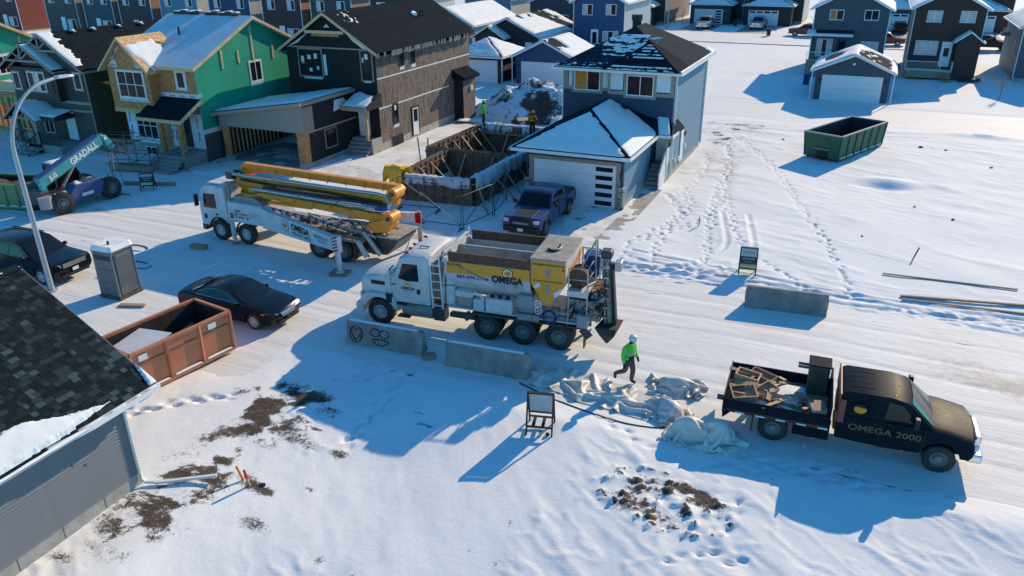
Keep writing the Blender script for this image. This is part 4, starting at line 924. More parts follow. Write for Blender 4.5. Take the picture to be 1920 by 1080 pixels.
# front gable over the projecting upper window
bx0, bx1, by = 0.05, 3.75, -0.8
MB().prism([(bx0, 3.25), (bx1, 3.25), (bx1, 6.3), ((bx0 + bx1) / 2, 7.95), (bx0, 6.3)], 'y', by, 0.1).obj('upper_projection', 'osb', gh)
MB().box(bx0 - 0.02, bx1 + 0.02, by - 0.03, by + 0.3, 3.2, 3.5).obj('rim_board', 'osb_light', gh)
r2 = gable(gh, bx0, bx1, by, 2.2, 6.3, 1.75, 'y', 0.4, 0.16, 'osb_light', 'fresh_lumber', eoh=0.42, gut=False); 
sl = gable_slopes(bx0, bx1, by, 2.2, 6.3, 1.75, 'y', 0.4, 0.16, eoh=0.42)[1]
snow_quad(r2, sl[0], sl[1], sl[2], 0.12, 0.05, lambda u, v, n: np.minimum(0.35 - np.abs(u - 0.52 + 0.25 * v), 0.82 - v) + 0.35 * (n - 0.5))
snow_quad(r2, (bx1 + 0.2, 0.2, 6.45), (1.6, 0, 0), (-1.4, 2.9, 1.45), 0.12, 0.05, lambda u, v, n: 0.5 - np.abs(u - 0.45) + 0.3 * (n - 0.5))
win(gh, 'F', by, 0.85, 4.25, 2.4, 1.75, 3, 2, trim='white_wrap', tw=0.07)
board(gh, 'wrap_flap', 'white_wrap', 'F', by, 0.75, 3.4, 3.98, 4.18, 0, 0.015)
for k in range(6): text(gh, 'Tyvek', 0.14, 'ink_blue', (0.85 + 0.42 * k, by - 0.016, 4.03), (1, 0, 0), (0, 0, 1), bold=0.02)
for pts in ([(0.15, 6.25), (1.05, 6.2), (1.0, 6.65), (0.75, 6.7), (0.4, 6.5)], [(2.75, 6.25), (3.6, 6.25), (3.3, 6.62), (2.7, 6.8)], [(0.5, 6.72), (0.72, 6.72), (1.6, 7.6), (1.45, 7.62)]): MB().prism(pts, 'y', by - 0.014, by - 0.003).obj('house_wrap_scrap', 'white_wrap', gh)
text(gh, 'Tyvek', 0.26, 'ink_blue', (0.28, by - 0.016, 6.28), (1, 0, 0), (0, 0, 1), bold=0.02); text(gh, 'Tyvek', 0.26, 'ink_blue', (2.75, by - 0.016, 6.36), (1, 0, 0), (0, 0, 1), bold=0.02); text(gh, 'Tyvek', 0.24, 'ink_blue', (0.72, by - 0.016, 6.78), (0.7, 0, 0.7), (-0.7, 0, 0.7), bold=0.02)
win(gh, 'F', 0.0, 5.4, 4.95, 0.72, 1.1, 1, 1, trim='white_wrap', tw=0.12)
# ground floor front
board(gh, 'house_wrap', 'white_wrap', 'F', 0, 0.02, 3.5, 0.95, 3.25, 0, 0.012); board(gh, 'house_wrap', 'white_wrap', 'F', 0, 4.1, W_, 0.95, 3.3, 0, 0.012)
win(gh, 'F', -0.012, 0.9, 1.25, 1.95, 1.85, 3, 2, trim='white_wrap', tw=0.06); win(gh, 'F', 0.0, 1.3, 0.1, 1.05, 0.6, 2, 1, trim='taupe', tw=0.08)
door(gh, 'F', -0.012, 5.0, 1.0, 0.95, 2.1, m='black', lites=(0.15, 0.8, 0.9, 1.9, 1, 2))
for x_ in (0.1, 3.95, 4.3, 6.35): text(gh, 'Tyvek', 0.3, 'ink_blue', (x_ + 0.3, -0.016, 1.4), (0, 0, 1), (-1, 0, 0), bold=0.02); text(gh, 'Tyvek', 0.3, 'ink_blue', (x_ + 0.3, -0.016, 2.3), (0, 0, 1), (-1, 0, 0), bold=0.02)
MB().prism([(3.2, 3.5), (3.2, 3.75), (7.4, 4.72), (7.4, 4.5)], 'y', -0.012, 0).obj('wrap_strip', 'white_wrap', gh)
mb = MB(); P_ = [(2.9, -1.75, 3.2), (6.9, -1.75, 3.2), (7.3, -0.01, 4.35), (3.3, -0.01, 4.35)]
mb._a(P_ + [(a, b, c - 0.18) for a, b, c in P_], [(0, 1, 2, 3), (7, 6, 5, 4), (0, 4, 5, 1), (1, 5, 6, 2), (2, 6, 7, 3), (3, 7, 4, 0)]); po = mb.obj('porch_roof', 'shingle_black', gh, fix=True)
MB().box(2.88, 6.93, -1.79, -1.75, 2.98, 3.21).obj('fascia', 'fresh_lumber', po); MB().bar((6.92, -1.75, 3.1), (7.32, -0.02, 4.25), 0.04, 0.22).obj('bargeboard', 'fresh_lumber', po)
board(gh, 'wrap_strip', 'white_wrap', 'F', 0, 3.35, 7.1, 4.35, 4.62, 0, 0.015)
for k in range(4): text(gh, 'Tyvek', 0.2, 'ink_blue', (3.6 + 0.9 * k, -0.018, 4.4), (1, 0, 0), (0, 0, 1), bold=0.02)
for x_ in (4.55, 6.3): MB().box(x_, x_ + 0.32, -1.55, -1.25, 0.85, 3.05).obj('porch_post', 'osb', gh)
steps(gh, 4.4, 6.9, -3.3, -2.0, 4, 0.85, m='step_concrete', ydeep=2.0)
MB().bar((6.65, -1.9, 2.2), (7.35, -2.2, 0.0), 0.05, 0.28).obj('leaning_board', 'weathered_wood', gh)
for k in range(9):
    o = MB().box(0, 0.55, 0, 0.4, 0, 0.2 + 0.08 * (k % 2)).obj('shingle_bundle', 'black', ro, 0.02); o.location = (0.2 + k * 0.62 + (0.5 if k > 3 else 0), D_ / 2 - 0.15, 9.05); o.rotation_euler = (0.1 * (k % 3 - 1), 0, 0.1 * (k % 2))
    s_ = snow_quad(o, (0, 0, 0.22 + 0.08 * (k % 2)), (0.55, 0, 0), (0, 0.4, 0), 0.1, 0.07)
MB().cyl((3.0, 3.2, 7.7), (3.0, 3.2, 8.5), 0.07, n=8).obj('roof_pipe', 'black', ro)

# ------------------------------------------------------------------ olive house
defm('olive', (0.062, 0.064, 0.052), 0.6, 0.08, 3, kind='siding', lap=0.1)
defm('dark_siding', (0.075, 0.08, 0.085), 0.6, 0.06, 5)
defm('green_siding', (0.045, 0.060, 0.035), 0.55, 0.08, 3)
defm('dark_brown', (0.028, 0.024, 0.022), 0.6, 0.08, 3)
ol = thing('house', 'finished dark olive house with timber gable trusses and small porch', 'house', (-57.0, 38.5, -0.1))
MB().prism([(0.6, 0.5), (7.0, 0.5), (7.0, 5.95), (3.4, 8.1), (0.6, 6.3)], 'y', 0.0, 12.5).obj('wall', 'olive', ol)
MB().box(0.6, 7.0, 0.02, 12.4, -0.4, 0.55).obj('foundation', 'concrete_grey', ol)
laps(ol, 'R', 7.0, 0.6, 12.4, 0.6, 5.95, 'green_siding', 0.15, 0.02)
MB().box(-0.05, 4.6, -0.5, 0.05, 3.6, 5.9).obj('upper_projection', 'dark_brown', ol)
for z0, z1 in ((3.45, 3.65), (2.9, 3.05)): board(ol, 'band_board', 'taupe', 'F', 0, 0.6, 7.0, z0, z1, 0, 0.05)
board(ol, 'upper_cladding', 'dark_brown', 'F', 0, 4.6, 7.0, 3.7, 5.9, 0, 0.02)
ro = gable(ol, 0.2, 7.0, 0, 12.5, 5.95, 2.15, 'y', 0.45, 0.18, 'shingle_black', 'taupe', eoh=0.4)
r2 = gable(ol, -0.3, 4.7, -0.5, 3.0, 5.9, 1.55, 'y', 0.45, 0.16, 'shingle_black', 'taupe', eoh=0.4)
for R_, xm, zt, zb, hw, y_ in ((r2, 2.2, 7.4, 6.35, 1.6, -0.98), (ro, 3.6, 8.05, 7.05, 1.7, -0.48)):
    MB().box(xm - hw, xm + hw, y_ - 0.06, y_ + 0.02, zb, zb + 0.13).obj('truss_tie', 'taupe', R_)
    MB().box(xm - 0.06, xm + 0.06, y_ - 0.05, y_ + 0.02, zb + 0.13, zt).obj('truss_post', 'taupe', R_)
    for s_ in (-1, 1): MB().bar((xm, y_ - 0.02, zb + 0.15), (xm + s_ * 0.75, y_ - 0.02, zb + 0.62), 0.06, 0.1).obj('truss_brace', 'taupe', R_)
sl = gable_slopes(-0.3, 4.7, -0.5, 3.0, 5.9, 1.55, 'y', 0.45, 0.16, eoh=0.4)[1]; snow_quad(r2, *sl, 0.15, 0.07, lambda u, v, n: np.minimum(v - 0.02, 0.96 - v))
sl = gable_slopes(0.2, 7.0, 0, 12.5, 5.95, 2.15, 'y', 0.45, 0.18, eoh=0.4)[1]; snow_quad(ro, sl[0], sl[1] * 0.1, sl[2], 0.1, 0.05, lambda u, v, n: 0.62 - u + 0.25 * v + 0.7 * (fbm(u * 3, v * 14, 2) - 0.55) - np.where(v < 0.12, 1, 0))
for k, y_ in enumerate((2.2, 3.9, 6.2, 8.3, 10.4)):
    vent(ro, 3.95, y_, 8.05); snow_quad(ro, (3.7, y_ - 0.25, 8.22), (0.55, 0, -0.1), (0, 0.5, 0), 0.08, 0.12, lambda u, v, n: 0.5 - np.hypot(u - 0.5, v - 0.5))
win(ol, 'F', -0.5, -0.02 + 0.15, 4.3, 0.72, 1.2, 1, 1, trim='taupe', tw=0.09); win(ol, 'F', -0.5, 1.75, 4.25, 1.75, 1.35, 3, 1, trim='taupe', tw=0.09, pane=['glass', 'curtain', 'glass']); win(ol, 'F', 0.0, 5.85, 4.5, 0.72, 1.15, 1, 1, trim='taupe', tw=0.09)
for x_ in (1.0, 3.75): board(ol, 'shutter', 'black', 'F', -0.5, x_, x_ + 0.5, 4.2, 5.6, 0, 0.04)
# porch
r3 = gable(ol, 0.55, 3.3, -1.9, 0.1, 2.55, 0.95, 'y', 0.25, 0.14, 'shingle_black', 'taupe', eoh=0.3)
mb = MB(); mb.prism([(3.3, 2.45), (5.0, 2.45), (5.0, 2.75), (3.3, 2.75)], 'y', -1.6, 0.0); mb.obj('porch_flat_roof', 'dark_brown', ol)
sl = gable_slopes(0.55, 3.3, -1.9, 0.1, 2.55, 0.95, 'y', 0.25, 0.14, eoh=0.3)[1]; snow_quad(r3, *sl, 0.12, 0.07)
snow_quad(r3, (3.3, -1.6, 2.75), (1.7, 0, 0), (0, 1.55, 0.25), 0.12, 0.08)
MB().box(0.55, 3.3, -2.0, -1.94, 2.5, 2.62).obj('truss_tie', 'taupe', r3)
for s_ in (-1, 1): MB().bar((1.92, -1.97, 2.62), (1.92 + s_ * 0.5, -1.97, 3.0), 0.06, 0.09).obj('truss_brace', 'taupe', r3)
for x_ in (0.75, 2.75): MB().box(x_, x_ + 0.35, -1.75, -1.4, 0.7, 2.5).obj('porch_post', 'taupe', ol)
win(ol, 'F', 0.0, 1.6, 1.1, 1.0, 1.4, 2, 1); door(ol, 'F', 0.0, 4.05, 0.8, 0.95, 2.05, lites=None, hand=1)
MB().box(0.6, 5.2, -1.8, 0, -0.3, 0.72).obj('porch_deck', 'step_concrete', ol)
steps(ol, 1.9, 3.3, -3.0, -1.8, 3, 0.7, ydeep=0.02)
def railing(root, p0, p1, n, h=0.95, m='black_metal', gap=0.1):
    p0, p1 = Vector(p0), Vector(p1); mb = MB().bar(p0 + Vector((0, 0, h)), p1 + Vector((0, 0, h)), 0.05).bar(p0 + Vector((0, 0, gap)), p1 + Vector((0, 0, gap)), 0.04)
    o = mb.obj('railing', m, root)
    for i in range(n + 1):
        q = p0.lerp(p1, i / n); MB().bar(q + Vector((0, 0, 0 if i in (0, n) else gap)), q + Vector((0, 0, h)), 0.05 if i in (0, n) else 0.022).obj('baluster', m, o)
railing(ol, (1.9, -3.0, 0.1), (1.9, -1.8, 0.72), 5); railing(ol, (3.3, -3.0, 0.1), (3.3, -1.8, 0.72), 5); railing(ol, (3.3, -1.8, 0.72), (5.2, -1.8, 0.72), 8); railing(ol, (0.65, -1.8, 0.72), (1.9, -1.8, 0.72), 5)
spout(ol, 7.05, -0.05, 0.3, 5.9, 'taupe')

# ------------------------------------------------------------------ framed house at the far left
fh = thing('house', 'house being framed, green wrapped side above bare stud walls', 'house', (-71.5, 38.2, -0.3))
MB().prism([(0.0, 0.6), (8.8, 0.6), (8.8, 6.25), (4.4, 8.4), (0.0, 6.25)], 'x', 0, 7.0).obj('wall', 'osb', fh)
MB().prism([(0.0, 2.2), (8.8, 2.2), (8.8, 6.25), (4.4, 8.38), (0.0, 6.25)], 'x', 7.0, 7.03).obj('house_wrap', 'green_wrap', fh)
fr_ = gable(fh, 0, 7.0, 0, 8.8, 6.25, 2.15, 'x', 0.4, 0.2, 'osb_light', 'fresh_lumber', gut=False)
for sl in gable_slopes(0, 7.0, 0, 8.8, 6.25, 2.15, 'x', 0.4, 0.2): snow_quad(fr_, *sl, 0.3, 0.06)
win(fh, 'R', 7.03, 3.9, 4.5, 1.1, 1.4, 2, 1, trim='white_wrap', tw=0.08); board(fh, 'nailing_strip', 'fresh_lumber', 'R', 7.03, 6.1, 6.25, 6.2, 7.2, 0, 0.05); board(fh, 'seam_tape', 'white_wrap', 'R', 7.03, 0.1, 8.7, 6.0, 6.06, 0, 0.012)
AX0, AX1, AY0, AY1 = 7.06, 13.6, 0.9, 5.4
MB().box(AX0, AX1, AY0, AY1, -0.3, 0.85).obj('foundation', 'concrete_grey', fh)
MB().box(AX0, AX1, AY0, AY1, 0.85, 1.15).obj('floor_deck', 'osb', fh)
for i in range(11):
    x_ = AX0 + 0.1 + i * 0.6; MB().box(x_, x_ + 0.12, AY0 + 0.02, AY0 + 0.16, 1.15, 3.5).obj('stud', 'fresh_lumber' if i % 3 else 'lumber', fh); MB().box(x_ + 0.2, x_ + 0.32, AY1 - 0.2, AY1 - 0.06, 1.15, 3.5).obj('stud', 'fresh_lumber' if i % 2 else 'lumber', fh)
for i in range(7):
    y_ = AY0 + 0.2 + i * 0.62; MB().box(AX1 - 0.16, AX1 - 0.02, y_, y_ + 0.08, 1.15, 3.5).obj('stud', 'fresh_lumber', fh)
for z_ in (1.15, 3.5): MB().box(AX0, AX1, AY0, AY0 + 0.18, z_, z_ + 0.08).obj('wall_plate', 'lumber', fh); MB().box(AX1 - 0.18, AX1, AY0 + 0.19, AY1, z_, z_ + 0.08).obj('wall_plate', 'lumber', fh)
MB().box(AX0, AX1, AY0 - 0.02, AY1, 3.6, 3.95).obj('floor_joists', 'osb', fh); MB().box(AX0, AX1, AY0, AY1, 3.95, 4.0).obj('subfloor', 'roof_snow', fh)
for i in range(7): MB().box(AX0 + 0.5 + i * 0.9, AX0 + 0.6 + i * 0.9, AY1 - 1.0, AY1 - 0.9, 4.0, 5.3).obj('stud', 'fresh_lumber', fh)
for z_ in (4.0, 5.3): MB().box(AX0 + 0.3, AX1 - 0.3, AY1 - 1.02, AY1 - 0.88, z_, z_ + 0.07).obj('wall_plate', 'fresh_lumber', fh)
MB().box(AX0 + 0.3, AX1 - 0.2, AY0 + 0.3, AY0 + 0.42, 4.0, 4.6).obj('stub_wall', 'fresh_lumber', fh)
MB().box(AX1 - 1.3, AX1 - 0.3, AY0 + 0.2, AY0 + 0.24, 1.25, 3.4).obj('sheathing_panel', 'osb_light', fh)

# ------------------------------------------------------------------ houses of the rows behind
def bmat(n, c, lap=0.12): defm(n, c, 0.6, 0.07, 2, kind='siding', lap=lap)
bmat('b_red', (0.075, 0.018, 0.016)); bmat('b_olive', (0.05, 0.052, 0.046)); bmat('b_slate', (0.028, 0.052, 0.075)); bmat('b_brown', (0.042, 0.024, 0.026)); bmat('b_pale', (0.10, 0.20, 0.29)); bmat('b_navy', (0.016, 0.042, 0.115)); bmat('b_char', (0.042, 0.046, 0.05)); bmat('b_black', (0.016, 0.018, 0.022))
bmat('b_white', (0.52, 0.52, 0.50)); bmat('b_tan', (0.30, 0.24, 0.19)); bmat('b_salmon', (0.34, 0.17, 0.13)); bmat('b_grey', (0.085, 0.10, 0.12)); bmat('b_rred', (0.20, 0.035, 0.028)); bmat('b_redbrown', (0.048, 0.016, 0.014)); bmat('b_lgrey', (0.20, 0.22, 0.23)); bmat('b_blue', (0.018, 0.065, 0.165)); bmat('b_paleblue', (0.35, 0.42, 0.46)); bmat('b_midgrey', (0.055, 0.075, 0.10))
def base_z(x): return float(0.75 * sstep(-42, -56, np.array([x]))[0])
def row_house(label, x0, x1, y0, y1, fm, sm, ze=6.75, rise=1.7, wins=(), doors=(), z=None, snow=True, ax='y', group='houses of the row behind', shy=0.45, snow_mask=None, lower=None):
    h = thing('house', label, 'house', (x0, y0, base_z((x0 + x1) / 2) if z is None else z), 0, group); w, d = x1 - x0, y1 - y0
    pr = [(0, 0.4), (w, 0.4), (w, ze), (w / 2, ze + rise), (0, ze)]
    if ax == 'y': MB().prism(pr, 'y', 0, d).obj('wall', fm, h)
    else: MB().prism([(0, 0.4), (d, 0.4), (d, ze), (d / 2, ze + rise), (0, ze)], 'x', 0, w).obj('wall', fm, h)
    MB().box(0.02, w - 0.02, 0.02, d - 0.02, -0.6, 0.42).obj('foundation', 'concrete_grey', h)
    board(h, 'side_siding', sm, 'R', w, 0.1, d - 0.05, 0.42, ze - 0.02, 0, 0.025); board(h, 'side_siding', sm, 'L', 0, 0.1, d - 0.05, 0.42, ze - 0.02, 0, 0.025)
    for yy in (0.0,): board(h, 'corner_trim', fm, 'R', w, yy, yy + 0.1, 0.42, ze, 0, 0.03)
    ro = gable(h, 0, w, 0, d, ze, rise, ax, shy, 0.2, 'shingle_dark', 'white_trim')
    if snow:
        for sl in gable_slopes(0, w, 0, d, ze, rise, ax, shy, 0.2): snow_quad(ro, *sl, 0.35, 0.09, snow_mask)
    for a in wins: win(h, 'F', 0.0, *a[:4], a[4] if len(a) > 4 else 2, 1, fw=0.07, pane=a[5] if len(a) > 5 else ['curtain', 'glass'])
    for a in doors: door(h, 'F', 0.0, *a)
    spout(h, w + 0.05, -0.05, 0.3, ze); spout(h, -0.05, -0.05, 0.3, ze)
    return h
up = lambda w: ((0.9, 4.75, 1.25, 1.3), (w - 2.2, 4.75, 1.25, 1.3))
dn = lambda w: ((w - 2.6, 1.0, 1.9, 1.45),)
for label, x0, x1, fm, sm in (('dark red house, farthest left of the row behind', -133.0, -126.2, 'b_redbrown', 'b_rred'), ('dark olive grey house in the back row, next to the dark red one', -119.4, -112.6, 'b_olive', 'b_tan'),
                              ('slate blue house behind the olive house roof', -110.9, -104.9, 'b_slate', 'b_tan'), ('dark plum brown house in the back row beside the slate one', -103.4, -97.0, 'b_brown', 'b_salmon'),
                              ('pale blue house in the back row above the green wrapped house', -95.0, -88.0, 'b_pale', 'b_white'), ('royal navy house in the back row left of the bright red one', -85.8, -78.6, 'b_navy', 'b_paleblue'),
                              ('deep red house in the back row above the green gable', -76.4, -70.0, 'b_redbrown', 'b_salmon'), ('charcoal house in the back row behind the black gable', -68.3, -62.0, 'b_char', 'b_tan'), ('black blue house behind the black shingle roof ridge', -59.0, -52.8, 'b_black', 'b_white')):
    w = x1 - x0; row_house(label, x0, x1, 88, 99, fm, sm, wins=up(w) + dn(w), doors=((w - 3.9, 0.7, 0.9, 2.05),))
# bungalows and detached garages by the lane
bg1 = row_house('black bungalow with snowy gable roof behind the two lane garages', -44.0, -36.0, 88, 101, 'b_black', 'b_lgrey', 3.4, 1.9, ((1.3, 1.3, 1.5, 1.3),), ((6.3, 0.7, 0.9, 2.05),), snow_mask=lambda u, v, n: np.where((v > 0.55) & (fbm(u * 14, v * 3, 3) > 0.6), -1, 1) * np.where(np.abs(u - 0.72 - 0.25 * (0.6 - v)) < 0.09, -1, 1))
gable(bg1, 0.3, 4.0, -1.3, 1.5, 3.35, 1.15, 'y', 0.35, 0.18); MB().prism([(0.3, 0.4), (4.0, 0.4), (4.0, 3.35), (2.15, 4.5), (0.3, 3.35)], 'y', -1.3, 0).obj('front_wing', 'b_black', bg1); win(bg1, 'F', -1.3, 1.3, 1.4, 1.6, 1.3)
sl = gable_slopes(0.3, 4.0, -1.3, 1.5, 3.35, 1.15, 'y', 0.35, 0.18)[1]; snow_quad(bg1, *sl, 0.25, 0.08)
for y_ in (1.8, 4.5, 8.0): win(bg1, 'R', 8.03, y_, 1.6, 0.8, 1.2, 1)
row_house('pale sided bungalow with fully snow covered roof behind the brown house', -53.5, -46.2, 91, 104, 'b_lgrey', 'b_white', 3.7, 1.9, ((4.4, 1.6, 1.3, 1.3),), group='houses of the row behind')
def lane_garage(label, x0, x1, y0, y1, fm, ze=2.75, rise=1.35, kind='gable', snow_mask=None, pane=None):
    h = thing('garage', label, 'garage', (x0, y0, 0), 0, 'garages along the back lane'); w, d = x1 - x0, y1 - y0
    if kind == 'gable':
        MB().prism([(0, 0), (w, 0), (w, ze), (w / 2, ze + rise), (0, ze)], 'y', 0, d).obj('wall', fm, h)
        ro = gable(h, 0, w, 0, d, ze, rise, 'y', 0.4, 0.2, 'shingle_dark', 'white_trim')
        for i, sl in enumerate(gable_slopes(0, w, 0, d, ze, rise, 'y', 0.4, 0.2)): snow_quad(ro, *sl, 0.22, 0.09, snow_mask[i] if snow_mask else None)
    else:
        MB().box(0, w, 0, d, 0, ze).obj('wall', fm, h); ro = hip(h, -0.4, w + 0.4, -0.4, d + 0.4, ze + 0.15, ze + 1.7, w / 2 - 0.2 + 0.2, d - w / 2, 'y')
        W2 = (w + 0.8) / 2
        snow_quad(ro, (-0.4, -0.4, ze + 0.16), (w + 0.8, 0, 0), (0, W2, 1.54), 0.16, 0.08, tri_mask(0.5, 0.004)); snow_quad(ro, (w + 0.4, -0.4, ze + 0.16), (0, d + 0.8, 0), (-W2, 0, 1.54), 0.16, 0.08, trap_mask(W2 / (d + 0.8), (d + 0.8 - W2) / (d + 0.8)))
    board(h, 'door_casing', 'white_trim', 'F', 0, w / 2 - 2.55, w / 2 + 2.55, 0.02, 2.32, 0, 0.02)
    garage_door(h, 'F', -0.02, w / 2 - 2.45, 0.03, 4.9, 2.2)
    for x_ in (w / 2 - 2.85, w / 2 + 2.75): board(h, 'wall_lamp', 'black', 'F', 0, x_, x_ + 0.14, 1.75, 2.05, 0, 0.12)
    spout(h, -0.3, -0.3, 0.1, ze - 0.1); spout(h, w + 0.3, -0.3, 0.1, ze - 0.1)
    return h, ro
lane_garage('black lane garage with white door and snowy hip roof', -41.0, -35.2, 75.6, 82, 'b_black', 2.6, kind='hip')
lane_garage('blue lane garage with white door and snowy gable roof', -33.7, -27.4, 76.2, 83.2, 'b_blue', 2.85, 1.5, snow_mask=[None, lambda u, v, n: np.where((v > 0.5) & (u < 0.34) & (fbm(u * 12, v * 5, 2) > 0.42), -1, 1)])
g, ro = lane_garage('slate grey lane garage with white door and half bare shingle roof', -4.4, 1.85, 78.0, 84.6, 'b_midgrey', 2.75, 1.35, snow_mask=[lambda u, v, n: np.where(((u - 0.55) / 0.28) ** 2 + ((v - 0.45) / 0.2) ** 2 < 1 + 0.5 * (n - 0.5), -1, 1), lambda u, v, n: np.where((u > 0.06) & (u < 0.86) & (v > 0.14) & (v < 0.93), fbm(u * 9, v * 7, 2) - 0.62 + np.where(v > 0.8, 0.12, 0), 1)])
board(g, 'gable_badge', 'white_trim', 'F', 0, 3.0, 3.2, 3.25, 3.45, 0, 0.04)
# tall blue house behind the main blue house
h = row_house('bright blue two storey house behind the blue lane garage', -33.8, -27.5, 94, 106, 'b_blue', 'b_paleblue', 7.0, 1.7, ((1.05, 5.45, 1.3, 1.25), (4.0, 5.5, 1.3, 1.25), (3.7, 2.3, 1.95, 1.4, 3)), ((2.2, 1.75, 0.95, 2.1, 'white_trim', (0.2, 0.75, 0.4, 1.8, 1, 1)),))
MB().box(2.0, 6.2, -1.2, 0, 0.4, 1.7).obj('deck', 'weathered_wood', h)
MB().prism([(0, 4.9), (0.9, 4.2), (0.9, 3.9), (0, 4.3)], 'y', 9.5, 11.5).obj('side_hood', 'b_paleblue', h)
# right hand pair by the lane
h = row_house('slate grey two storey house behind the lane garage', -6.2, 1.0, 93.0, 104.5, 'b_midgrey', 'b_grey', 6.95, 1.9, ((1.45, 5.75, 1.4, 1.05, 2, ['amber_glass', 'glass']), (4.85, 5.8, 1.4, 1.05, 2, 'glass'), (0.55, 2.0, 1.6, 1.85, 3), (4.9, 2.15, 1.75, 1.55, 2, 'curtain')), ((2.6, 1.7, 0.9, 2.1, 'black', (0.15, 0.75, 0.3, 1.9, 1, 1)),))
MB().prism([(-1.1, 4.25), (-1.1, 4.4), (0, 4.75), (0, 4.25)], 'x', -0.5, 4.1).obj('porch_roof', 'shingle_dark', h); MB().box(-0.5, 4.1, -1.16, -1.1, 4.2, 4.4).obj('fascia', 'white_trim', h)
snow_quad(h, (-0.5, -1.1, 4.4), (4.6, 0, 0), (0, 1.05, 0.33), 0.2, 0.07, lambda u, v, n: np.where((u > 0.2) & (v > 0.25), -1, 1))
MB().box(-0.2, 4.0, -1.4, 0, 0.1, 1.65).obj('deck', 'weathered_wood', h); railing(h, (-0.2, -1.4, 1.65), (3.0, -1.4, 1.65), 14, m='white_trim')
h = row_house('dark red brown two storey house with white railed deck', 3.45, 9.9, 95.0, 106.5, 'b_redbrown', 'b_grey', 7.05, 1.75, ((1.15, 5.62, 1.4, 1.15, 2, 'curtain'), (4.2, 5.65, 1.4, 1.15, 2, 'curtain'), (0.55, 2.35, 2.15, 1.45, 3, 'curtain')), ((3.05, 1.25, 1.0, 2.5, 'white_trim', (0.25, 0.75, 1.0, 1.9, 1, 1)),))
MB().prism([(4.35, 0.4), (6.45, 0.4), (6.45, 4.05), (5.4, 4.85), (4.35, 4.05)], 'y', -1.3, 0.1).obj('rear_wing', 'b_redbrown', h); r_ = gable(h, 4.35, 6.45, -1.3, 0.1, 4.05, 0.8, 'y', 0.3, 0.16)
sl = gable_slopes(4.35, 6.45, -1.3, 0.1, 4.05, 0.8, 'y', 0.3, 0.16)[0]; snow_quad(r_, *sl, 0.2, 0.07)
MB().box(0.0, 4.3, -1.6, 0, 0.25, 0.95).obj('deck', 'weathered_wood', h); snow_quad(h, (0.0, -1.6, 0.95), (4.3, 0, 0), (0, 1.5, 0), 0.2, 0.06); railing(h, (0.0, -1.6, 0.95), (3.2, -1.6, 0.95), 20, m='white_trim'); railing(h, (4.28, -1.6, 0.95), (4.28, -0.1, 0.95), 6, m='white_trim')
for i in range(5): MB().box(3.25, 4.25, -1.9 - 0.24 * i, -1.62 - 0.24 * i, 0.72 - 0.17 * i, 0.8 - 0.17 * i).obj('step', 'weathered_wood', h)
h = row_house('pale grey sided house cut by the right edge', 13.6, 20.5, 95.5, 108, 'b_grey', 'b_lgrey', 5.4, 1.9, (), (), group='houses of the row behind')
board(h, 'side_siding', 'b_lgrey', 'L', -0.03, 0.2, 12, 0.5, 5.2, 0, 0.01); win(h, 'L', -0.03, 3.6, 2.2, 0.5, 1.5, 1); MB().box(-0.8, 0, 8.8, 10.2, 3.6, 3.9).obj('side_hood', 'b_lgrey', h)
# houses across the far street, each with a front garage
for label, x0, x1, fm, sm, gl in (('dark house with white garage door across the far street, left of the bins', -30.5, -22.0, 'b_char', 'b_lgrey', 0), ('dark house with window topped garage door across the far street', -21.3, -12.0, 'b_black', 'b_white', 1), ('house with pale blue garage door beyond the slate house', -1.5, 7.0, 'b_slate', 'b_lgrey', 1), ('brown house with wide garage door seen past the red brown house', 10.5, 19.0, 'b_redbrown', 'b_tan', 1),
                                  ('brown brick house behind the tall blue house', -41.0, -34.0, 'b_brown', 'b_tan', 0)):
    w = x1 - x0; h = row_house(label, x0, x1, 149 if x0 > -33 else 141, 161, fm, sm, 6.9, 1.8, ((w - 2.4, 4.9, 1.3, 1.2),), group='houses across the far street', z=0.1)
    MB().box(0.3, w - 1.3, -5.0, 0, 0, 3.1).obj('garage_wing', fm, h); r_ = hip(h, -0.1, w - 0.9, -5.4, 0.0, 3.3, 4.9, -5.4 + (w - 0.8) / 2 - 1.0, -0.01, 'y'); W2 = (w - 0.8)
    snow_quad(r_, (-0.1, -5.4, 3.31), (W2, 0, 0), (0, W2 / 2 - 1.0, 1.6), 0.25, 0.08, tri_mask(0.5, 0.004)); snow_quad(r_, (w - 0.9, -5.4, 3.31), (0, 5.4, 0), (-W2 / 2, 0, 1.6), 0.25, 0.08, lambda u, v, n: u - v * 0.57)
    garage_door(h, 'F', -5.0, 1.0, 0.05, 4.9, 2.4, glass=[(3.6, 4.7, 0.1 + k * 0.45, 0.45 + k * 0.45) for k in range(5)] if gl == 0 else [(0.15 + k * 1.2, 1.15 + k * 1.2, 1.95, 2.3) for k in range(4)])
    struct(MB().box(x0 + 0.9, x0 + 6.1, 130.9, 144.0, -0.1, 0.14).obj('driveway', 'concrete_grey'))
for label, x0, x1, y0, fm, sm in (('steel blue house far off above the black bungalow', -50.5, -43.2, 120, 'b_slate', 'b_pale'), ('pale blue house far off at the top edge', -61.0, -53.0, 118, 'b_pale', 'b_white'), ('dark house far off left of the bright blue house', -40.5, -36.5, 116, 'b_black', 'b_lgrey')):
    w = x1 - x0; row_house(label, x0, x1, y0, y0 + 11, fm, sm, 4.6, 1.6, ((w - 2.3, 1.6, 1.4, 1.3),), group='houses of the second row')
defm('rust_brown', (0.13, 0.065, 0.04), 0.85, 0.3, 4)
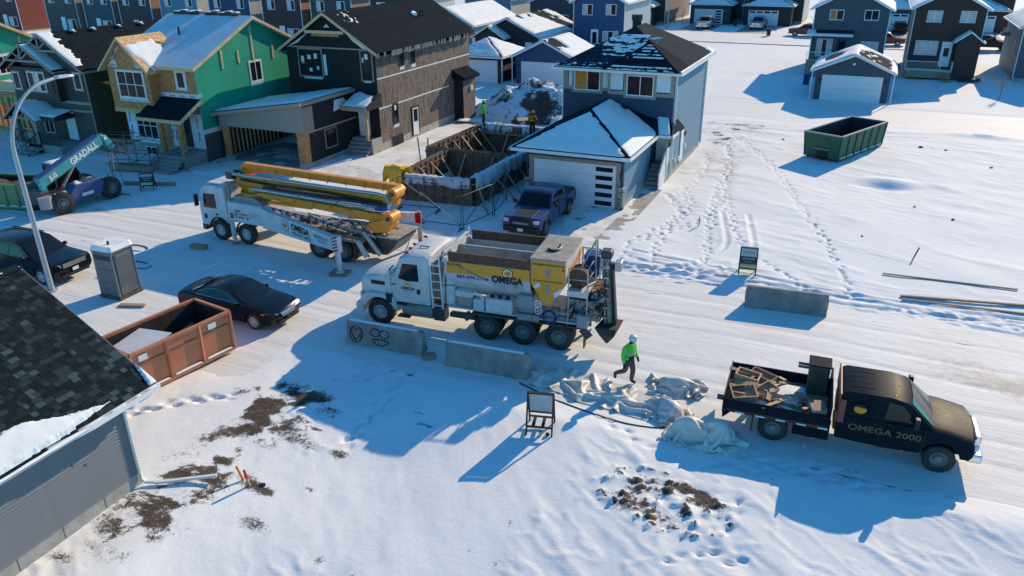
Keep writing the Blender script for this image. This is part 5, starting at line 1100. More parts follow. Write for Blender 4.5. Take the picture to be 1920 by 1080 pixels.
# ------------------------------------------------------------------ vehicle kit (local frame: x forward, y left, origin on the ground under the middle)
defm('car_black', (0.004, 0.0045, 0.006), 0.16, 0.1, 2, spec=0.3, dust=0.04, dcol=(0.12, 0.12, 0.12))
defm('car_blue', (0.005, 0.018, 0.095), 0.22, 0.1, 2, spec=0.6, dust=0.14, dcol=(0.2, 0.2, 0.22))
defm('car_silver', (0.36, 0.38, 0.40), 0.3, 0.1, 2, metal=0.5, dust=0.2)
defm('car_red', (0.16, 0.012, 0.014), 0.25, 0.1, 2, dust=0.12)
defm('truck_black', (0.007, 0.010, 0.017), 0.42, 0.12, 2, dust=0.12, dcol=(0.09, 0.105, 0.125), spec=0.03)
defm('rim', (0.55, 0.56, 0.58), 0.35, 0.1, 5, metal=0.25, dust=0.2)
defm('rim_dark', (0.15, 0.15, 0.15), 0.5, 0.1, 5, dust=0.3)
defm('lens', (0.55, 0.58, 0.62), 0.08, 0.1, 3, spec=0.9)
defm('red_lens', (0.35, 0.01, 0.012), 0.12, 0.1, 3, spec=0.9)
defm('amber_lens', (0.6, 0.2, 0.02), 0.12, 0.1, 3)
defm('chrome', (0.7, 0.71, 0.72), 0.15, 0.05, 3, metal=1.0)
_WC = {}
def wheel(root, x, y, r=0.33, w=0.22, side=-1, rim='rim', spokes=0, rr=0.66, name='wheel'):
    """side is the outward direction along y"""
    key = (r, w, side, rim, spokes, rr)
    if key not in _WC:
        t = [(r * rr, -w / 2), (r * 0.9, -w / 2), (r * 0.97, -w * 0.42), (r, -w * 0.25), (r, w * 0.25), (r * 0.97, w * 0.42), (r * 0.9, w / 2), (r * rr, w / 2)]
        ty = MB().lathe(t, (0, 0, 0), 'y', 28, False)
        n = 28
        for k in range(n):   # tread blocks
            a = 2 * math.pi * k / n; ty.T = Matrix.Rotation(-a, 4, 'Y'); ty.box(-0.03 * r / 0.33, 0.03 * r / 0.33, -w * 0.44, w * 0.44, r * 0.985, r * 1.012); ty.T = None
        R_ = r * rr; o = side * w / 2
        rm = MB().lathe([(R_, -side * w * 0.4), (R_, o * 0.95), (R_ * 0.92, o * 0.98), (R_ * 0.86, o * 0.55), (R_ * 0.5, o * 0.35), (R_ * 0.42, o * 0.8), (R_ * 0.2, o * 0.85), (0.01, o * 0.85)], (0, 0, 0), 'y', 24)
        for k in range(spokes):
            a = 2 * math.pi * k / spokes; rm.T = Matrix.Rotation(a, 4, 'Y'); rm.box(-R_ * 0.07, R_ * 0.07, min(o * 0.3, o * 0.9), max(o * 0.3, o * 0.9), R_ * 0.25, R_ * 0.9); rm.T = None
        if not spokes:
            for k in range(10):
                a = 2 * math.pi * k / 10; c = (R_ * 0.62 * math.cos(a), o * 0.6, R_ * 0.62 * math.sin(a)); rm.cyl(c, (c[0], o * 0.78, c[2]), R_ * 0.05, n=6)
        _WC[key] = (ty.mesh('wheel', 'rubber', 40), rm.mesh('rim', rim, 40))
    a, b = _WC[key]; o = link(name, a, root); o.location = (x, y, r); q = link('rim', b, o); return o
def body_mesh(prof, W, L, bow=0.12, crown=0.03, zc=None, bulge=0.03, stations=(-1, -0.94, -0.8, -0.45, 0, 0.45, 0.8, 0.94, 1)):
    zc = zc or 0.62; rings = []
    for t in stations:
        e = max(0, (abs(t) - 0.8) / 0.2); ring = []
        for x, z in prof:
            y = t * (W / 2 + (bulge * (1 - ((z - zc) / 0.45) ** 2) - bulge if abs(t) > 0.8 else 0)); f = t * t
            k = max(0, (abs(x) - (L / 2 - 0.7)) / 0.7); x2 = x - math.copysign(bow * f * k * k, x)
            z2 = zc + (z - zc) * (1 - 0.10 * e * e) + crown * (1 - f) * (1 if z > zc else 0); ring.append((x2, y, z2))
        rings.append(ring)
    return rings
def cabin_y(W, zb, k, inset): return lambda z: W / 2 - inset - k * (z - zb)
def cabin(root, gp, W, zb, m, k=0.33, inset=0.06, crown=0.035, base=None):
    yw = cabin_y(W, zb, k, inset); rings = []
    zt = max(p[1] for p in gp)
    for t in (-1, -0.9, -0.5, 0, 0.5, 0.9, 1):
        rings.append([(x + (0.05 * (1 - t * t) if x > 0 else -0.04 * (1 - t * t)), t * yw(z), z + crown * (1 - t * t) * (1 if z > zt - 0.15 else 0)) for x, z in gp])
    return MB().loft(rings).obj('cabin', m, root, smooth=35, fix=True), yw
def side_glass(root, polys, yw, m='car_glass', off=0.008, name='side_window'):
    for s in (-1, 1):
        for pts in polys:
            mb = MB(); a = [(x, s * (yw(z) + off), z) for x, z in pts]; b = [(x, s * (yw(z) - 0.01), z) for x, z in pts]; n = len(pts)
            f = [tuple(range(n)), tuple(range(2 * n - 1, n - 1, -1))] + [(i, n + i, n + (i + 1) % n, (i + 1) % n) for i in range(n)]
            mb._a(a + b, f); mb.obj(name, m, root, fix=True)
def screen(root, A, B, yw, name, m='car_glass', lo=0.06, hi=0.94, t0=0.9, off=0.02, bow=0.05):
    """glass between cabin profile points A (low) and B (high)"""
    (x0, z0), (x1, z1) = A, B; n = Vector((z1 - z0, 0, -(x1 - x0))).normalized()
    if n.x * (1 if x0 > 0 else -1) < 0: n = -n
    rows = []
    for q in (lo, 0.5, hi):
        x, z = x0 + (x1 - x0) * q, z0 + (z1 - z0) * q; row = []
        for i in range(9):
            t = -t0 + 2 * t0 * i / 8; b_ = bow * (1 - t * t) * (1 if x > 0 else -0.8); row.append(Vector((x + b_, t * yw(z), z + 0.035 * (1 - t * t) * q)) + n * off)
        rows.append(row)
    mb = MB(); mb.loft(rows, cap=False, close=False); return mb.obj(name, m, root, smooth=50, fix=True)
def arch_cut(o, xs, r, W):
    cs = []
    for x in xs:
        for s in (-1, 1):
            c = MB().cyl((x, s * (W / 2 - 0.28), r * 0.97), (x, s * (W / 2 + 0.3), r * 0.97), r * 1.16, n=28).obj('cutter', 'black', o.parent); cs.append(c)
    boolean(o, cs); o.data.shade_smooth(); o.data.set_sharp_from_angle(angle=R(32))
def bits(root, items):
    """small boxes: name, material, x0,x1,y0,y1,z0,z1[,bevel]; y given for the left side is mirrored when name ends with *"""
    for it in items:
        nm, m, a = it[0], it[1], it[2:8]; bv = it[8] if len(it) > 8 else 0
        MB().box(*a).obj(nm.rstrip('*'), m, root, bv)
        if nm.endswith('*'): MB().box(a[0], a[1], -a[3], -a[2], a[4], a[5]).obj(nm.rstrip('*'), m, root, bv)
def plate(root, x, y, z, f=1, m='ink_white'):
    MB().box(x - 0.006, x + 0.006, y - 0.15, y + 0.15, z - 0.075, z + 0.075).obj('licence_plate', m, root)

def coupe(label, loc, rz):
    o = thing('car', label, 'car', loc, rz); W, L = 1.84, 4.85
    prof = [(2.36, 0.30), (2.42, 0.48), (2.40, 0.62), (2.28, 0.72), (1.7, 0.86), (1.0, 0.965), (0.2, 0.99), (-1.3, 1.03), (-2.0, 1.06), (-2.34, 1.0), (-2.42, 0.8), (-2.4, 0.45), (-2.25, 0.28), (-1.0, 0.2), (1.5, 0.2)]
    b = MB().loft(body_mesh(prof, W, L)).obj('body', 'car_black', o, smooth=32, fix=True); arch_cut(b, (1.42, -1.38), 0.335, W)
    gp = [(1.02, 0.95), (0.25, 1.35), (-0.2, 1.435), (-0.7, 1.41), (-1.25, 1.25), (-1.85, 1.04), (-1.7, 0.95), (0.5, 0.93)]
    c, yw = cabin(o, gp, W, 0.95, 'car_black', 0.42, 0.05)
    side_glass(o, [[(0.72, 1.02), (0.15, 1.27), (-0.25, 1.35), (-0.75, 1.32), (-1.18, 1.18), (-1.3, 1.08)]], yw)
    for s in (-1, 1):
        pts = [(0.76, 1.005), (0.15, 1.29), (-0.25, 1.37), (-0.75, 1.34), (-1.2, 1.2), (-1.34, 1.07), (0.76, 1.005)]
        MB().tube([(x, s * (yw(z) + 0.012), z) for x, z in pts], 0.011, 5).obj('window_trim', 'chrome', o)
    screen(o, gp[0], gp[1], yw, 'windshield'); screen(o, gp[5], gp[4], yw, 'rear_window', lo=0.1)
    for x in (1.42, -1.38):
        for s in (-1, 1): wheel(o, x, s * (W / 2 - 0.13), 0.335, 0.22, s, 'rim', 9)
    for s in (-1, 1):
        mb = MB(); mb._a([(2.33, s * 0.52, 0.6), (2.36, s * 0.52, 0.7), (2.02, s * 0.90, 0.80), (1.95, s * 0.915, 0.69), (2.13, s * 0.88, 0.62)], [(0, 1, 2, 3, 4)]); h = mb.obj('headlight', 'lens', o)
        mb = MB(); mb._a([(1.99, s * 0.922, 0.7), (2.03, s * 0.912, 0.785), (1.88, s * 0.93, 0.79), (1.86, s * 0.935, 0.75)], [(0, 1, 2, 3)]); mb.obj('turn_signal', 'amber_lens', h)
        MB().box(-2.36, -2.1, s * 0.62, s * 0.9, 0.74, 0.92).obj('taillight', 'red_lens', o, 0.04)
        MB().sphere((0.62, s * 1.0, 1.0), (0.09, 0.11, 0.07), 10, 6).obj('mirror', 'car_black', o, smooth=60)
        MB().box(-0.7, -0.68, s * 0.925, s * 0.932, 0.35, 0.98).obj('door_seam', 'black', o)
    MB().box(2.36, 2.45, -0.44, 0.44, 0.66, 0.69).box(2.38, 2.455, -0.40, 0.40, 0.60, 0.62).box(2.39, 2.46, -0.36, 0.36, 0.54, 0.56).obj('grille_bar', 'chrome', o)
    MB().box(2.33, 2.43, -0.4, 0.4, 0.53, 0.68).obj('grille', 'black', o); MB().box(2.36, 2.44, -0.6, 0.6, 0.28, 0.4).obj('air_intake', 'black', o); plate(o, 2.46, 0, 0.46, m='black')
    return o
coupe('black two door coupe parked beside the orange bin', (-21.72, 21.36, 0.0), 1.0)

def suv(label, loc, rz, m='car_black', cat='car', group=None):
    o = thing('car', label, cat, loc, rz, group); W, L = 1.98, 5.0
    prof = [(2.38, 0.35), (2.5, 0.55), (2.48, 0.85), (2.36, 1.02), (1.5, 1.1), (1.05, 1.14), (-2.4, 1.2), (-2.48, 0.8), (-2.45, 0.45), (-2.3, 0.32), (0, 0.26)]
    b = MB().loft(body_mesh(prof, W, L, zc=0.75)).obj('body', m, o, smooth=32, fix=True); arch_cut(b, (1.5, -1.4), 0.38, W)
    gp = [(1.1, 1.1), (0.35, 1.66), (-0.1, 1.75), (-1.9, 1.74), (-2.2, 1.66), (-2.42, 1.15), (0, 1.08)]
    c, yw = cabin(o, gp, W, 1.12, m, 0.3, 0.05)
    side_glass(o, [[(0.72, 1.2), (0.25, 1.58), (-0.25, 1.63), (-0.28, 1.2)], [(-0.36, 1.2), (-0.33, 1.63), (-1.2, 1.63), (-1.22, 1.2)], [(-1.3, 1.22), (-1.28, 1.62), (-1.95, 1.6), (-2.1, 1.3)]], yw)
    screen(o, gp[0], gp[1], yw, 'windshield'); screen(o, gp[5], gp[4], yw, 'rear_window', lo=0.15)
    for x in (1.5, -1.4):
        for s in (-1, 1): wheel(o, x, s * (W / 2 - 0.14), 0.38, 0.25, s, 'rim', 5)
    for s in (-1, 1):
        mb = MB(); mb._a([(2.46, s * 0.62, 0.82), (2.45, s * 0.62, 0.94), (2.2, s * 0.95, 1.0), (2.16, s * 0.97, 0.88)], [(0, 1, 2, 3)]); mb.obj('headlight', 'lens', o)
        MB().box(-2.47, -2.2, s * 0.72, s * 0.95, 0.85, 1.1).obj('taillight', 'red_lens', o, 0.03)
        MB().sphere((0.75, s * 1.1, 1.18), (0.09, 0.13, 0.09), 10, 6).obj('mirror', m, o, smooth=60)
        MB().bar((0.1, s * 0.72, 1.8), (-1.9, s * 0.72, 1.79), 0.04).obj('roof_rail', 'black', o)
    MB().box(2.44, 2.53, -0.6, 0.6, 0.78, 0.98).obj('grille', 'black', o)
    for k in range(3): MB().box(2.52, 2.545, -0.58, 0.58, 0.80 + k * 0.07, 0.825 + k * 0.07).obj('grille_bar', 'rim', o)
    MB().box(2.45, 2.52, -0.7, 0.7, 0.36, 0.5).obj('air_intake', 'black', o); plate(o, 2.535, 0.0, 0.62)
    return o
suv('black sport utility vehicle parked behind the lamp post', (-33.5, 21.15, 0), 2)

def pickup(label, loc, rz, m='car_blue', top='black', bed=True, group=None, hoodm=None, bump='black'):
    o = thing('pickup_truck', label, 'pickup', loc, rz, group); W, L = 2.03, 5.85
    prof = [(2.78, 0.5), (2.9, 0.62), (2.88, 1.0), (2.74, 1.12), (1.55, 1.2), (1.1, 1.22), (-2.85, 1.22), (-2.9, 0.9), (-2.88, 0.55), (-1.0, 0.42), (1.2, 0.42)]
    b = MB().loft(body_mesh(prof, W, L, zc=0.8, bow=0.1, crown=0.02)).obj('body', m, o, smooth=32, fix=True); arch_cut(b, (1.85, -1.75), 0.41, W)
    gp = [(1.2, 1.16), (0.5, 1.78), (0.1, 1.88), (-1.05, 1.87), (-1.2, 1.8), (-1.3, 1.2), (0, 1.14)]
    c, yw = cabin(o, gp, W, 1.2, m, 0.26, 0.06)
    side_glass(o, [[(0.85, 1.28), (0.38, 1.68), (-0.05, 1.74), (-0.08, 1.26)], [(-0.17, 1.26), (-0.14, 1.74), (-0.95, 1.74), (-1.05, 1.28)]], yw)
    screen(o, gp[0], gp[1], yw, 'windshield'); screen(o, gp[5], gp[4], yw, 'rear_window', lo=0.2, bow=0)
    for x in (1.85, -1.75):
        for s in (-1, 1):
            wheel(o, x, s * (W / 2 - 0.14), 0.41, 0.28, s, 'rim_dark' if bump == 'black' else 'rim', 6, 0.6)
            pts = [(x + 0.5 * math.cos(a), s * (W / 2 + 0.015), 0.4 + 0.5 * math.sin(a)) for a in np.linspace(0.05, math.pi - 0.05, 9)]; MB().tube(pts, 0.035, 5).obj('wheel_arch_trim', 'black' if bump == 'black' else m, o)
    MB().box(-2.84, -1.32, -0.94, 0.94, 1.21, 1.27).obj('bed_cover', top, o, 0.03)
    if hoodm: MB().prism([(1.5, 1.225), (2.72, 1.145), (2.72, 1.16), (1.5, 1.245)], 'y', -0.5, 0.5).obj('hood_decal', hoodm, o)
    MB().box(2.80, 2.93, -0.62, 0.62, 0.72, 1.06).obj('grille', 'black' if bump == 'black' else 'chrome', o, 0.03)
    MB().box(2.92, 2.94, -0.42, 0.42, 0.84, 0.92).obj('grille_bar', 'ink_grey', o)
    MB().box(2.72, 2.98, -0.95, 0.95, 0.42, 0.70).obj('front_bumper', bump, o, 0.05); MB().box(-3.02, -2.85, -0.95, 0.95, 0.5, 0.7).obj('rear_bumper', bump, o, 0.03)
    plate(o, 2.99, 0, 0.56)
    for s in (-1, 1):
        MB().box(2.62, 2.89, min(s * 0.64, s * 0.96), max(s * 0.64, s * 0.96), 0.88, 1.06).obj('headlight', 'lens', o, 0.04)
        MB().box(-2.9, -2.7, min(s * 0.85, s * 1.01), max(s * 0.85, s * 1.01), 0.8, 1.15).obj('taillight', 'red_lens', o, 0.02)
        MB().box(0.75, 0.9, min(s * 1.04, s * 1.26), max(s * 1.04, s * 1.26), 1.22, 1.44).obj('mirror', 'black', o, 0.04)
        MB().box(-1.26, -1.245, min(s * 0.98, s * 1.022), max(s * 0.98, s * 1.022), 0.5, 1.2).obj('bed_seam', 'black', o)
        for x in (-0.1, ): MB().box(x - 0.008, x + 0.008, min(s * 0.98, s * 1.022), max(s * 0.98, s * 1.022), 0.5, 1.2).obj('door_seam', 'black', o)
        for x in (0.0, -1.0): MB().box(x - 0.02, x + 0.12, min(s * 1.0, s * 1.04), max(s * 1.0, s * 1.04), 1.06, 1.1).obj('door_handle', m, o)
    return o
o = pickup('dark blue pickup truck parked in front of the white garage door', (-14.72, 36.45, 0.035), -88.5, 'car_blue', 'black', hoodm='black')
pickup('silver pickup on the driveway across the far street, left one', (-26.0, 136.9, 0.14), -92, 'car_silver', 'black', group='silver pickups across the far street', bump='chrome')
pickup('silver pickup on the driveway across the far street, right one', (-17.8, 139.0, 0.14), -92, 'car_silver', 'black', group='silver pickups across the far street', bump='chrome')
suv('dark red car parked along the far street', (-9.6, 130.0, 0.16), 178, 'car_red')
suv('black car on the driveway beyond the slate house', (3.2, 139.0, 0.14), 92)
suv('dark red car showing between the two houses by the lane', (1.4, 122.0, 0.16), 2, 'car_red')
pickup('dark pickup behind the red brown house', (13.4, 121.0, 0.16), 2, 'car_black', 'black')

# ------------------------------------------------------------------ black flat deck pickup in the near right
ft = thing('flatbed_truck', 'black crew cab work truck with wooden debris on its low sided deck', 'truck', (-0.94 - 0.048, 20.9 + 1.0, 0.0), 2.7)
W, L = 2.03, 5.9
# x from the rear axle; profile runs from the cab back to the bumper
prof = [(5.28, 0.55), (5.4, 0.7), (5.38, 1.02), (5.24, 1.18), (4.55, 1.31), (4.1, 1.36), (1.72, 1.33), (1.68, 0.9), (1.7, 0.5), (3.0, 0.44)]
rings = []
for t in (-1, -0.94, -0.8, -0.45, 0, 0.45, 0.8, 0.94, 1):
    e = max(0, (abs(t) - 0.8) / 0.2); ring = []
    for x, z in prof:
        k = max(0, (x - 4.6) / 0.8); ring.append((x - 0.16 * t * t * k * k, t * W / 2, 0.85 + (z - 0.85) * (1 - 0.10 * e * e) + (0.03 * (1 - t * t) if z > 1 else 0)))
    rings.append(ring)
b = MB().loft(rings).obj('body', 'truck_black', ft, smooth=32, fix=True)
cs = [MB().cyl((4.45, s * 0.72, 0.44), (4.45, s * 1.4, 0.44), 0.52, n=28).obj('cutter', 'black', ft) for s in (-1, 1)]; boolean(b, cs); b.data.shade_smooth(); b.data.set_sharp_from_angle(angle=R(32))
gp = [(4.2, 1.3), (3.48, 1.91), (3.05, 2.0), (1.85, 1.98), (1.72, 1.9), (1.69, 1.3)]
rings = []; yw = cabin_y(W, 1.3, 0.25, 0.05)
for t in (-1, -0.9, -0.5, 0, 0.5, 0.9, 1): rings.append([(x + (0.05 * (1 - t * t) if x > 3 else 0), t * yw(z), z + 0.03 * (1 - t * t) * (z > 1.8)) for x, z in gp])
MB().loft(rings).obj('cabin', 'truck_black', ft, smooth=35, fix=True)
side_glass(ft, [[(3.82, 1.4), (3.32, 1.82), (2.98, 1.87), (2.9, 1.38)]], yw); screen(ft, gp[0], gp[1], yw, 'windshield')
side_glass(ft, [[(2.8, 1.38), (2.86, 1.86), (1.95, 1.85), (1.82, 1.42)]], yw, 'truck_black', 0.004, 'rear_side_panel')
for k in range(4): MB().box(1.95, 2.6, -0.45 + k * 0.3 - 0.008, -0.45 + k * 0.3 + 0.008, 2.012, 2.022).obj('roof_rib', 'truck_black', ft)
for k in range(5): MB().sphere((3.22 - 0.06 * abs(k - 2), -0.6 + 0.3 * k, 1.985), (0.06, 0.04, 0.035), 8, 5).obj('roof_light', 'amber_lens', ft, smooth=60)
wheel(ft, 4.45, -0.87, 0.42, 0.28, -1, 'rim_dark', 0, 0.55); wheel(ft, 4.45, 0.87, 0.42, 0.28, 1, 'rim_dark', 0, 0.55)
for s in (-1, 1):
    wheel(ft, 0, s * 0.92, 0.42, 0.24, s, 'rim_dark', 0, 0.55); wheel(ft, 0, s * 0.66, 0.42, 0.24, s, 'rim_dark', 0, 0.55)
    MB().box(5.05, 5.36, min(s * 0.62, s * 0.97), max(s * 0.62, s * 0.97), 0.86, 1.08).obj('headlight', 'lens', ft, 0.05)
    MB().box(5.02, 5.08, min(s * 0.93, s * 1.0), max(s * 0.93, s * 1.0), 0.92, 1.05).obj('turn_signal', 'amber_lens', ft)
    MB().bar((3.65, s * 1.0, 1.42), (3.7, s * 1.2, 1.5), 0.05).obj('mirror_arm', 'black', ft); MB().box(3.61, 3.75, min(s * 1.14, s * 1.34), max(s * 1.14, s * 1.34), 1.42, 1.74).obj('mirror', 'black', ft, 0.03)
    for x in (2.85, 3.98): MB().box(x - 0.008, x + 0.008, min(s * 0.99, s * 1.018), max(s * 0.99, s * 1.018), 0.5, 1.32).obj('door_seam', 'black', ft)
    MB().box(2.65, 2.78, min(s * 1.0, s * 1.035), max(s * 1.0, s * 1.035), 1.16, 1.2).obj('door_handle', 'black', ft)
    MB().cyl((-0.9, s * 0.42, 0.62), (1.6, s * 0.42, 0.62), 0.07, n=8).obj('frame_rail', 'black_metal', ft)
    MB().box(0.55, 1.55, min(s * 0.62, s * 1.06), max(s * 0.62, s * 1.06), 0.38, 0.86).obj('tool_box', 'truck_black', ft, 0.02)
    MB().box(-0.62, -0.58, min(s * 0.55, s * 1.05), max(s * 0.55, s * 1.05), 0.2, 0.85).obj('mud_flap', 'rubber', ft)
MB().box(5.1, 5.5, -0.98, 0.98, 0.5, 0.76).obj('front_bumper', 'chrome', ft, 0.06); MB().box(5.3, 5.44, -0.55, 0.55, 0.8, 1.1).obj('grille', 'chrome', ft, 0.03); MB().box(5.43, 5.46, -0.48, 0.48, 0.85, 1.05).obj('grille_mesh', 'black', ft)
defm('red_paint', (0.30, 0.02, 0.018), 0.4, 0.15, 3, dust=0.2); MB().box(1.66, 1.72, -0.96, 0.96, 1.3, 1.95).obj('red_rear_panel', 'red_paint', ft, 0.02)
MB().box(1.70, 1.86, -1.018, -1.0, 1.05, 1.8).obj('red_corner', 'red_paint', ft)
# deck with low sides and headboard
D0, D1, DW = -1.46, 1.46, 1.17
MB().box(D0, D1, -DW, DW, 0.82, 0.9).obj('deck_floor', 'weathered_wood', ft)
for s in (-1, 1):
    MB().box(D0, D1, min(s * DW, s * (DW - 0.05)), max(s * DW, s * (DW - 0.05)), 0.8, 1.24).obj('deck_side', 'truck_black', ft, 0.01)
    for k in range(9): MB().box(D0 + 0.35 + k * 0.29, D0 + 0.62 + k * 0.29, min(s * DW, s * (DW + 0.006)), max(s * DW, s * (DW + 0.006)), 0.8, 0.85).obj('reflector_strip', 'red_lens' if k % 2 else 'ink_white', ft)
MB().box(D0 - 0.04, D0, -DW, DW, 0.78, 1.28).obj('tailgate', 'truck_black', ft, 0.01); MB().box(D1, D1 + 0.06, -DW, DW, 0.8, 1.62).obj('headboard', 'truck_black', ft, 0.01)
MB().box(D0 - 0.3, D0 - 0.04, -0.08, 0.08, 0.5, 0.6).obj('tow_hitch', 'black_metal', ft)
for s in (-1, 1): MB().prism([(D0 - 0.05, 0.8), (D0 + 0.3, 0.8), (D0 - 0.02, 0.45)], 'y', min(s * 0.9, s * 1.0), max(s * 0.9, s * 1.0)).obj('rear_bracket', 'truck_black', ft)
MB().box(1.66, 5.2, -0.42, 0.42, 0.42, 0.58).obj('chassis', 'black_metal', ft)
defm('gold_letter', (0.26, 0.135, 0.04), 0.45, 0.1, 4, dust=0.25, dcol=(0.06, 0.06, 0.06))
text(ft, 'OMEGA 2000', 0.27, 'gold_letter', (2.0, -1.022, 0.90), (1, 0, 0), (0, 0, 1), bold=0.012, width=1.9)
defm('logo_yellow', (0.85, 0.32, 0.02), 0.5, 0.1, 4)
def hexagon(r, ax=0): return [(r * math.cos(math.pi / 6 + i * math.pi / 3), r * math.sin(math.pi / 6 + i * math.pi / 3)) for i in range(6)]
def emblem(root, c, u, v, r, n=0.006, ring='ink_black', face='ink_white'):
    """company badge: hexagon with a round yellow centre"""
    u, v = Vector(u).normalized(), Vector(v).normalized(); c = Vector(c); nn = u.cross(v)
    e = MB().poly([c + u * a + v * b + nn * n for a, b in hexagon(r)]).obj('emblem', ring, root)
    MB().poly([c + u * a + v * b + nn * (n + 0.003) for a, b in hexagon(r * 0.86)]).obj('emblem_field', face, e)
    MB().poly([c + u * (r * 0.58 * math.cos(t)) + v * (r * 0.5 * math.sin(t)) + nn * (n + 0.006) for t in np.linspace(0, 6.28, 17)[:-1]]).obj('emblem_disc', 'logo_yellow', e)
    MB().poly([c + u * a * r + v * b * r + nn * (n + 0.009) for a, b in ((-0.3, 0.0), (0.3, 0.0), (0.26, 0.12), (-0.26, 0.12))]).obj('emblem_bar', 'ink_black', e)
MB().poly([(2.25 + 0.17 * math.cos(t), -0.985, 1.56 + 0.13 * math.sin(t)) for t in np.linspace(0, 6.28, 13)[:-1]]).obj('door_badge', 'logo_yellow', ft)
MB().poly([(2.25 + a, -0.992, 1.64 + b) for a, b in ((-0.14, 0), (0.13, -0.02), (0.1, 0.09), (-0.12, 0.09))]).obj('door_badge_cap', 'black', ft)
# things lying on the deck
fx, fy, fa = ft.location.x, ft.location.y, R(2.7)
def on_deck(x, y, z): return (fx + x * math.cos(fa) - y * math.sin(fa), fy + x * math.sin(fa) + y * math.cos(fa), z)
hb = thing('heater', 'black steel heater box with a chimney pipe, standing on the truck deck', 'heater', on_deck(1.1, 0.85, 0.9), 2.7)
MB().box(-0.3, 0.3, -0.3, 0.3, 0, 0.98).obj('cabinet', 'black_metal', hb, 0.03); MB().box(-0.33, 0.33, -0.33, 0.33, 0.98, 1.03).obj('lid', 'truck_black', hb, 0.01)
for k in (0, 1): MB().cyl((-0.3, -0.1 + 0.2 * k, 0.8), (-0.62, -0.1 + 0.2 * k, 0.8), 0.045, n=8).obj('pipe', 'black_metal', hb)
MB().box(-0.303, -0.3, -0.25, 0.25, 0.5, 0.53).obj('strap', 'red_paint', hb)
rs = random.Random(21); DEB = []
def crate(label, x, y, z, rz, sx, sy, sz, tilt=(0, 0), m='lumber'):
    c = thing('wooden_tray', label, 'tray', on_deck(x, y, z), 0, 'wooden trays on the truck deck'); c.rotation_euler = (tilt[0], tilt[1], fa + R(rz))
    MB().box(-sx / 2, sx / 2, -sy / 2, sy / 2, 0, 0.03).obj('base', m, c)
    for a in ((-sx / 2, sx / 2, -sy / 2, -sy / 2 + 0.04), (-sx / 2, sx / 2, sy / 2 - 0.04, sy / 2), (-sx / 2, -sx / 2 + 0.04, -sy / 2 + 0.04, sy / 2 - 0.04), (sx / 2 - 0.04, sx / 2, -sy / 2 + 0.04, sy / 2 - 0.04)): MB().box(*a, 0.03, sz).obj('side', m, c)
crate('shallow wooden tray tipped up by the tailgate on the truck deck', -0.95, -0.55, 1.1, 18, 0.75, 0.62, 0.16, (0.12, -0.1)); crate('wooden tray at the far corner of the truck deck', -0.95, 0.42, 1.12, -8, 0.72, 0.55, 0.2, (-0.06, 0.1)); crate('long wooden tray with loose boards in it, middle of the truck deck', -0.5, 0.72, 1.12, -25, 0.8, 0.4, 0.12, (0.1, 0.05), 'weathered_wood'); crate('slanting wooden tray near the middle of the truck deck', -0.35, -0.15, 1.1, 55, 0.7, 0.45, 0.14, (0.2, -0.15))
for k, (x, y, z, rz, l, ti) in enumerate(((0.25, -0.55, 1.05, -28, 1.5, 0.05), (0.55, -0.35, 1.0, -35, 1.5, 0.0), (0.1, -0.85, 0.98, 12, 1.2, 0.0), (1.05, -0.5, 1.12, 62, 1.25, 0.25), (0.4, -0.1, 0.96, -12, 1.2, 0.02), (-0.25, 0.25, 1.1, 78, 0.9, 0.12), (-0.7, -0.05, 1.2, 40, 0.8, 0.2), (0.2, -0.2, 0.98, -50, 0.9, 0.0))):
    o = MB().box(-l / 2, l / 2, -0.06, 0.06, -0.02, 0.02).obj('timber_offcut', 'lumber' if k % 2 else 'weathered_wood'); o.location = on_deck(x, y, z); o.rotation_euler = (0.15 * (k % 3 - 1), ti, fa + R(rz)); tag(o, 'short timber offcut in the load on the black truck deck', 'timber', 'timber offcuts on the truck deck')
bb = MB().box(-0.22, 0.22, -0.3, 0.3, 0, 0.42).obj('cardboard_box', 'weathered_wood', None, 0.01); bb.location = on_deck(1.15, -0.75, 0.9); bb.rotation_euler = (0, 0, fa + 0.2); tag(bb, 'brown box behind the headboard on the black truck deck', 'box')
sn = snow_quad(None, (-0.9, -1.05, 0.0), (2.3, 0, 0), (0, 2.05, 0), 0.09, 0.1, lambda u, v, n: n - 0.45 + 0.25 * np.exp(-((u - 0.6) / 0.25) ** 2 - ((v - 0.62) / 0.3) ** 2), name='snow_on_deck'); sn.location = on_deck(0, 0, 0.905); sn.rotation_euler = (0, 0, fa); tag(sn, 'patch of snow lying on the black truck deck', 'snow'); 

for k in range(26):
    l = rs.uniform(0.35, 1.0); o = MB().box(-l / 2, l / 2, -rs.uniform(0.04, 0.11), 0.06, -0.014, 0.014).obj('timber_offcut', rs.choice(('lumber', 'weathered_wood', 'weathered_wood', 'rust_brown'))); x, y = rs.uniform(-1.3, 0.9), rs.uniform(-0.95, 0.95)
    if x > 0.3 and y > 0.3: x -= 1.2
    o.location = on_deck(x, y, rs.uniform(0.98, 1.26)); o.rotation_euler = (rs.uniform(-0.4, 0.4), rs.uniform(-0.3, 0.3), rs.uniform(0, 3.14)); tag(o, 'short timber offcut in the load on the black truck deck', 'timber', 'timber offcuts on the truck deck')
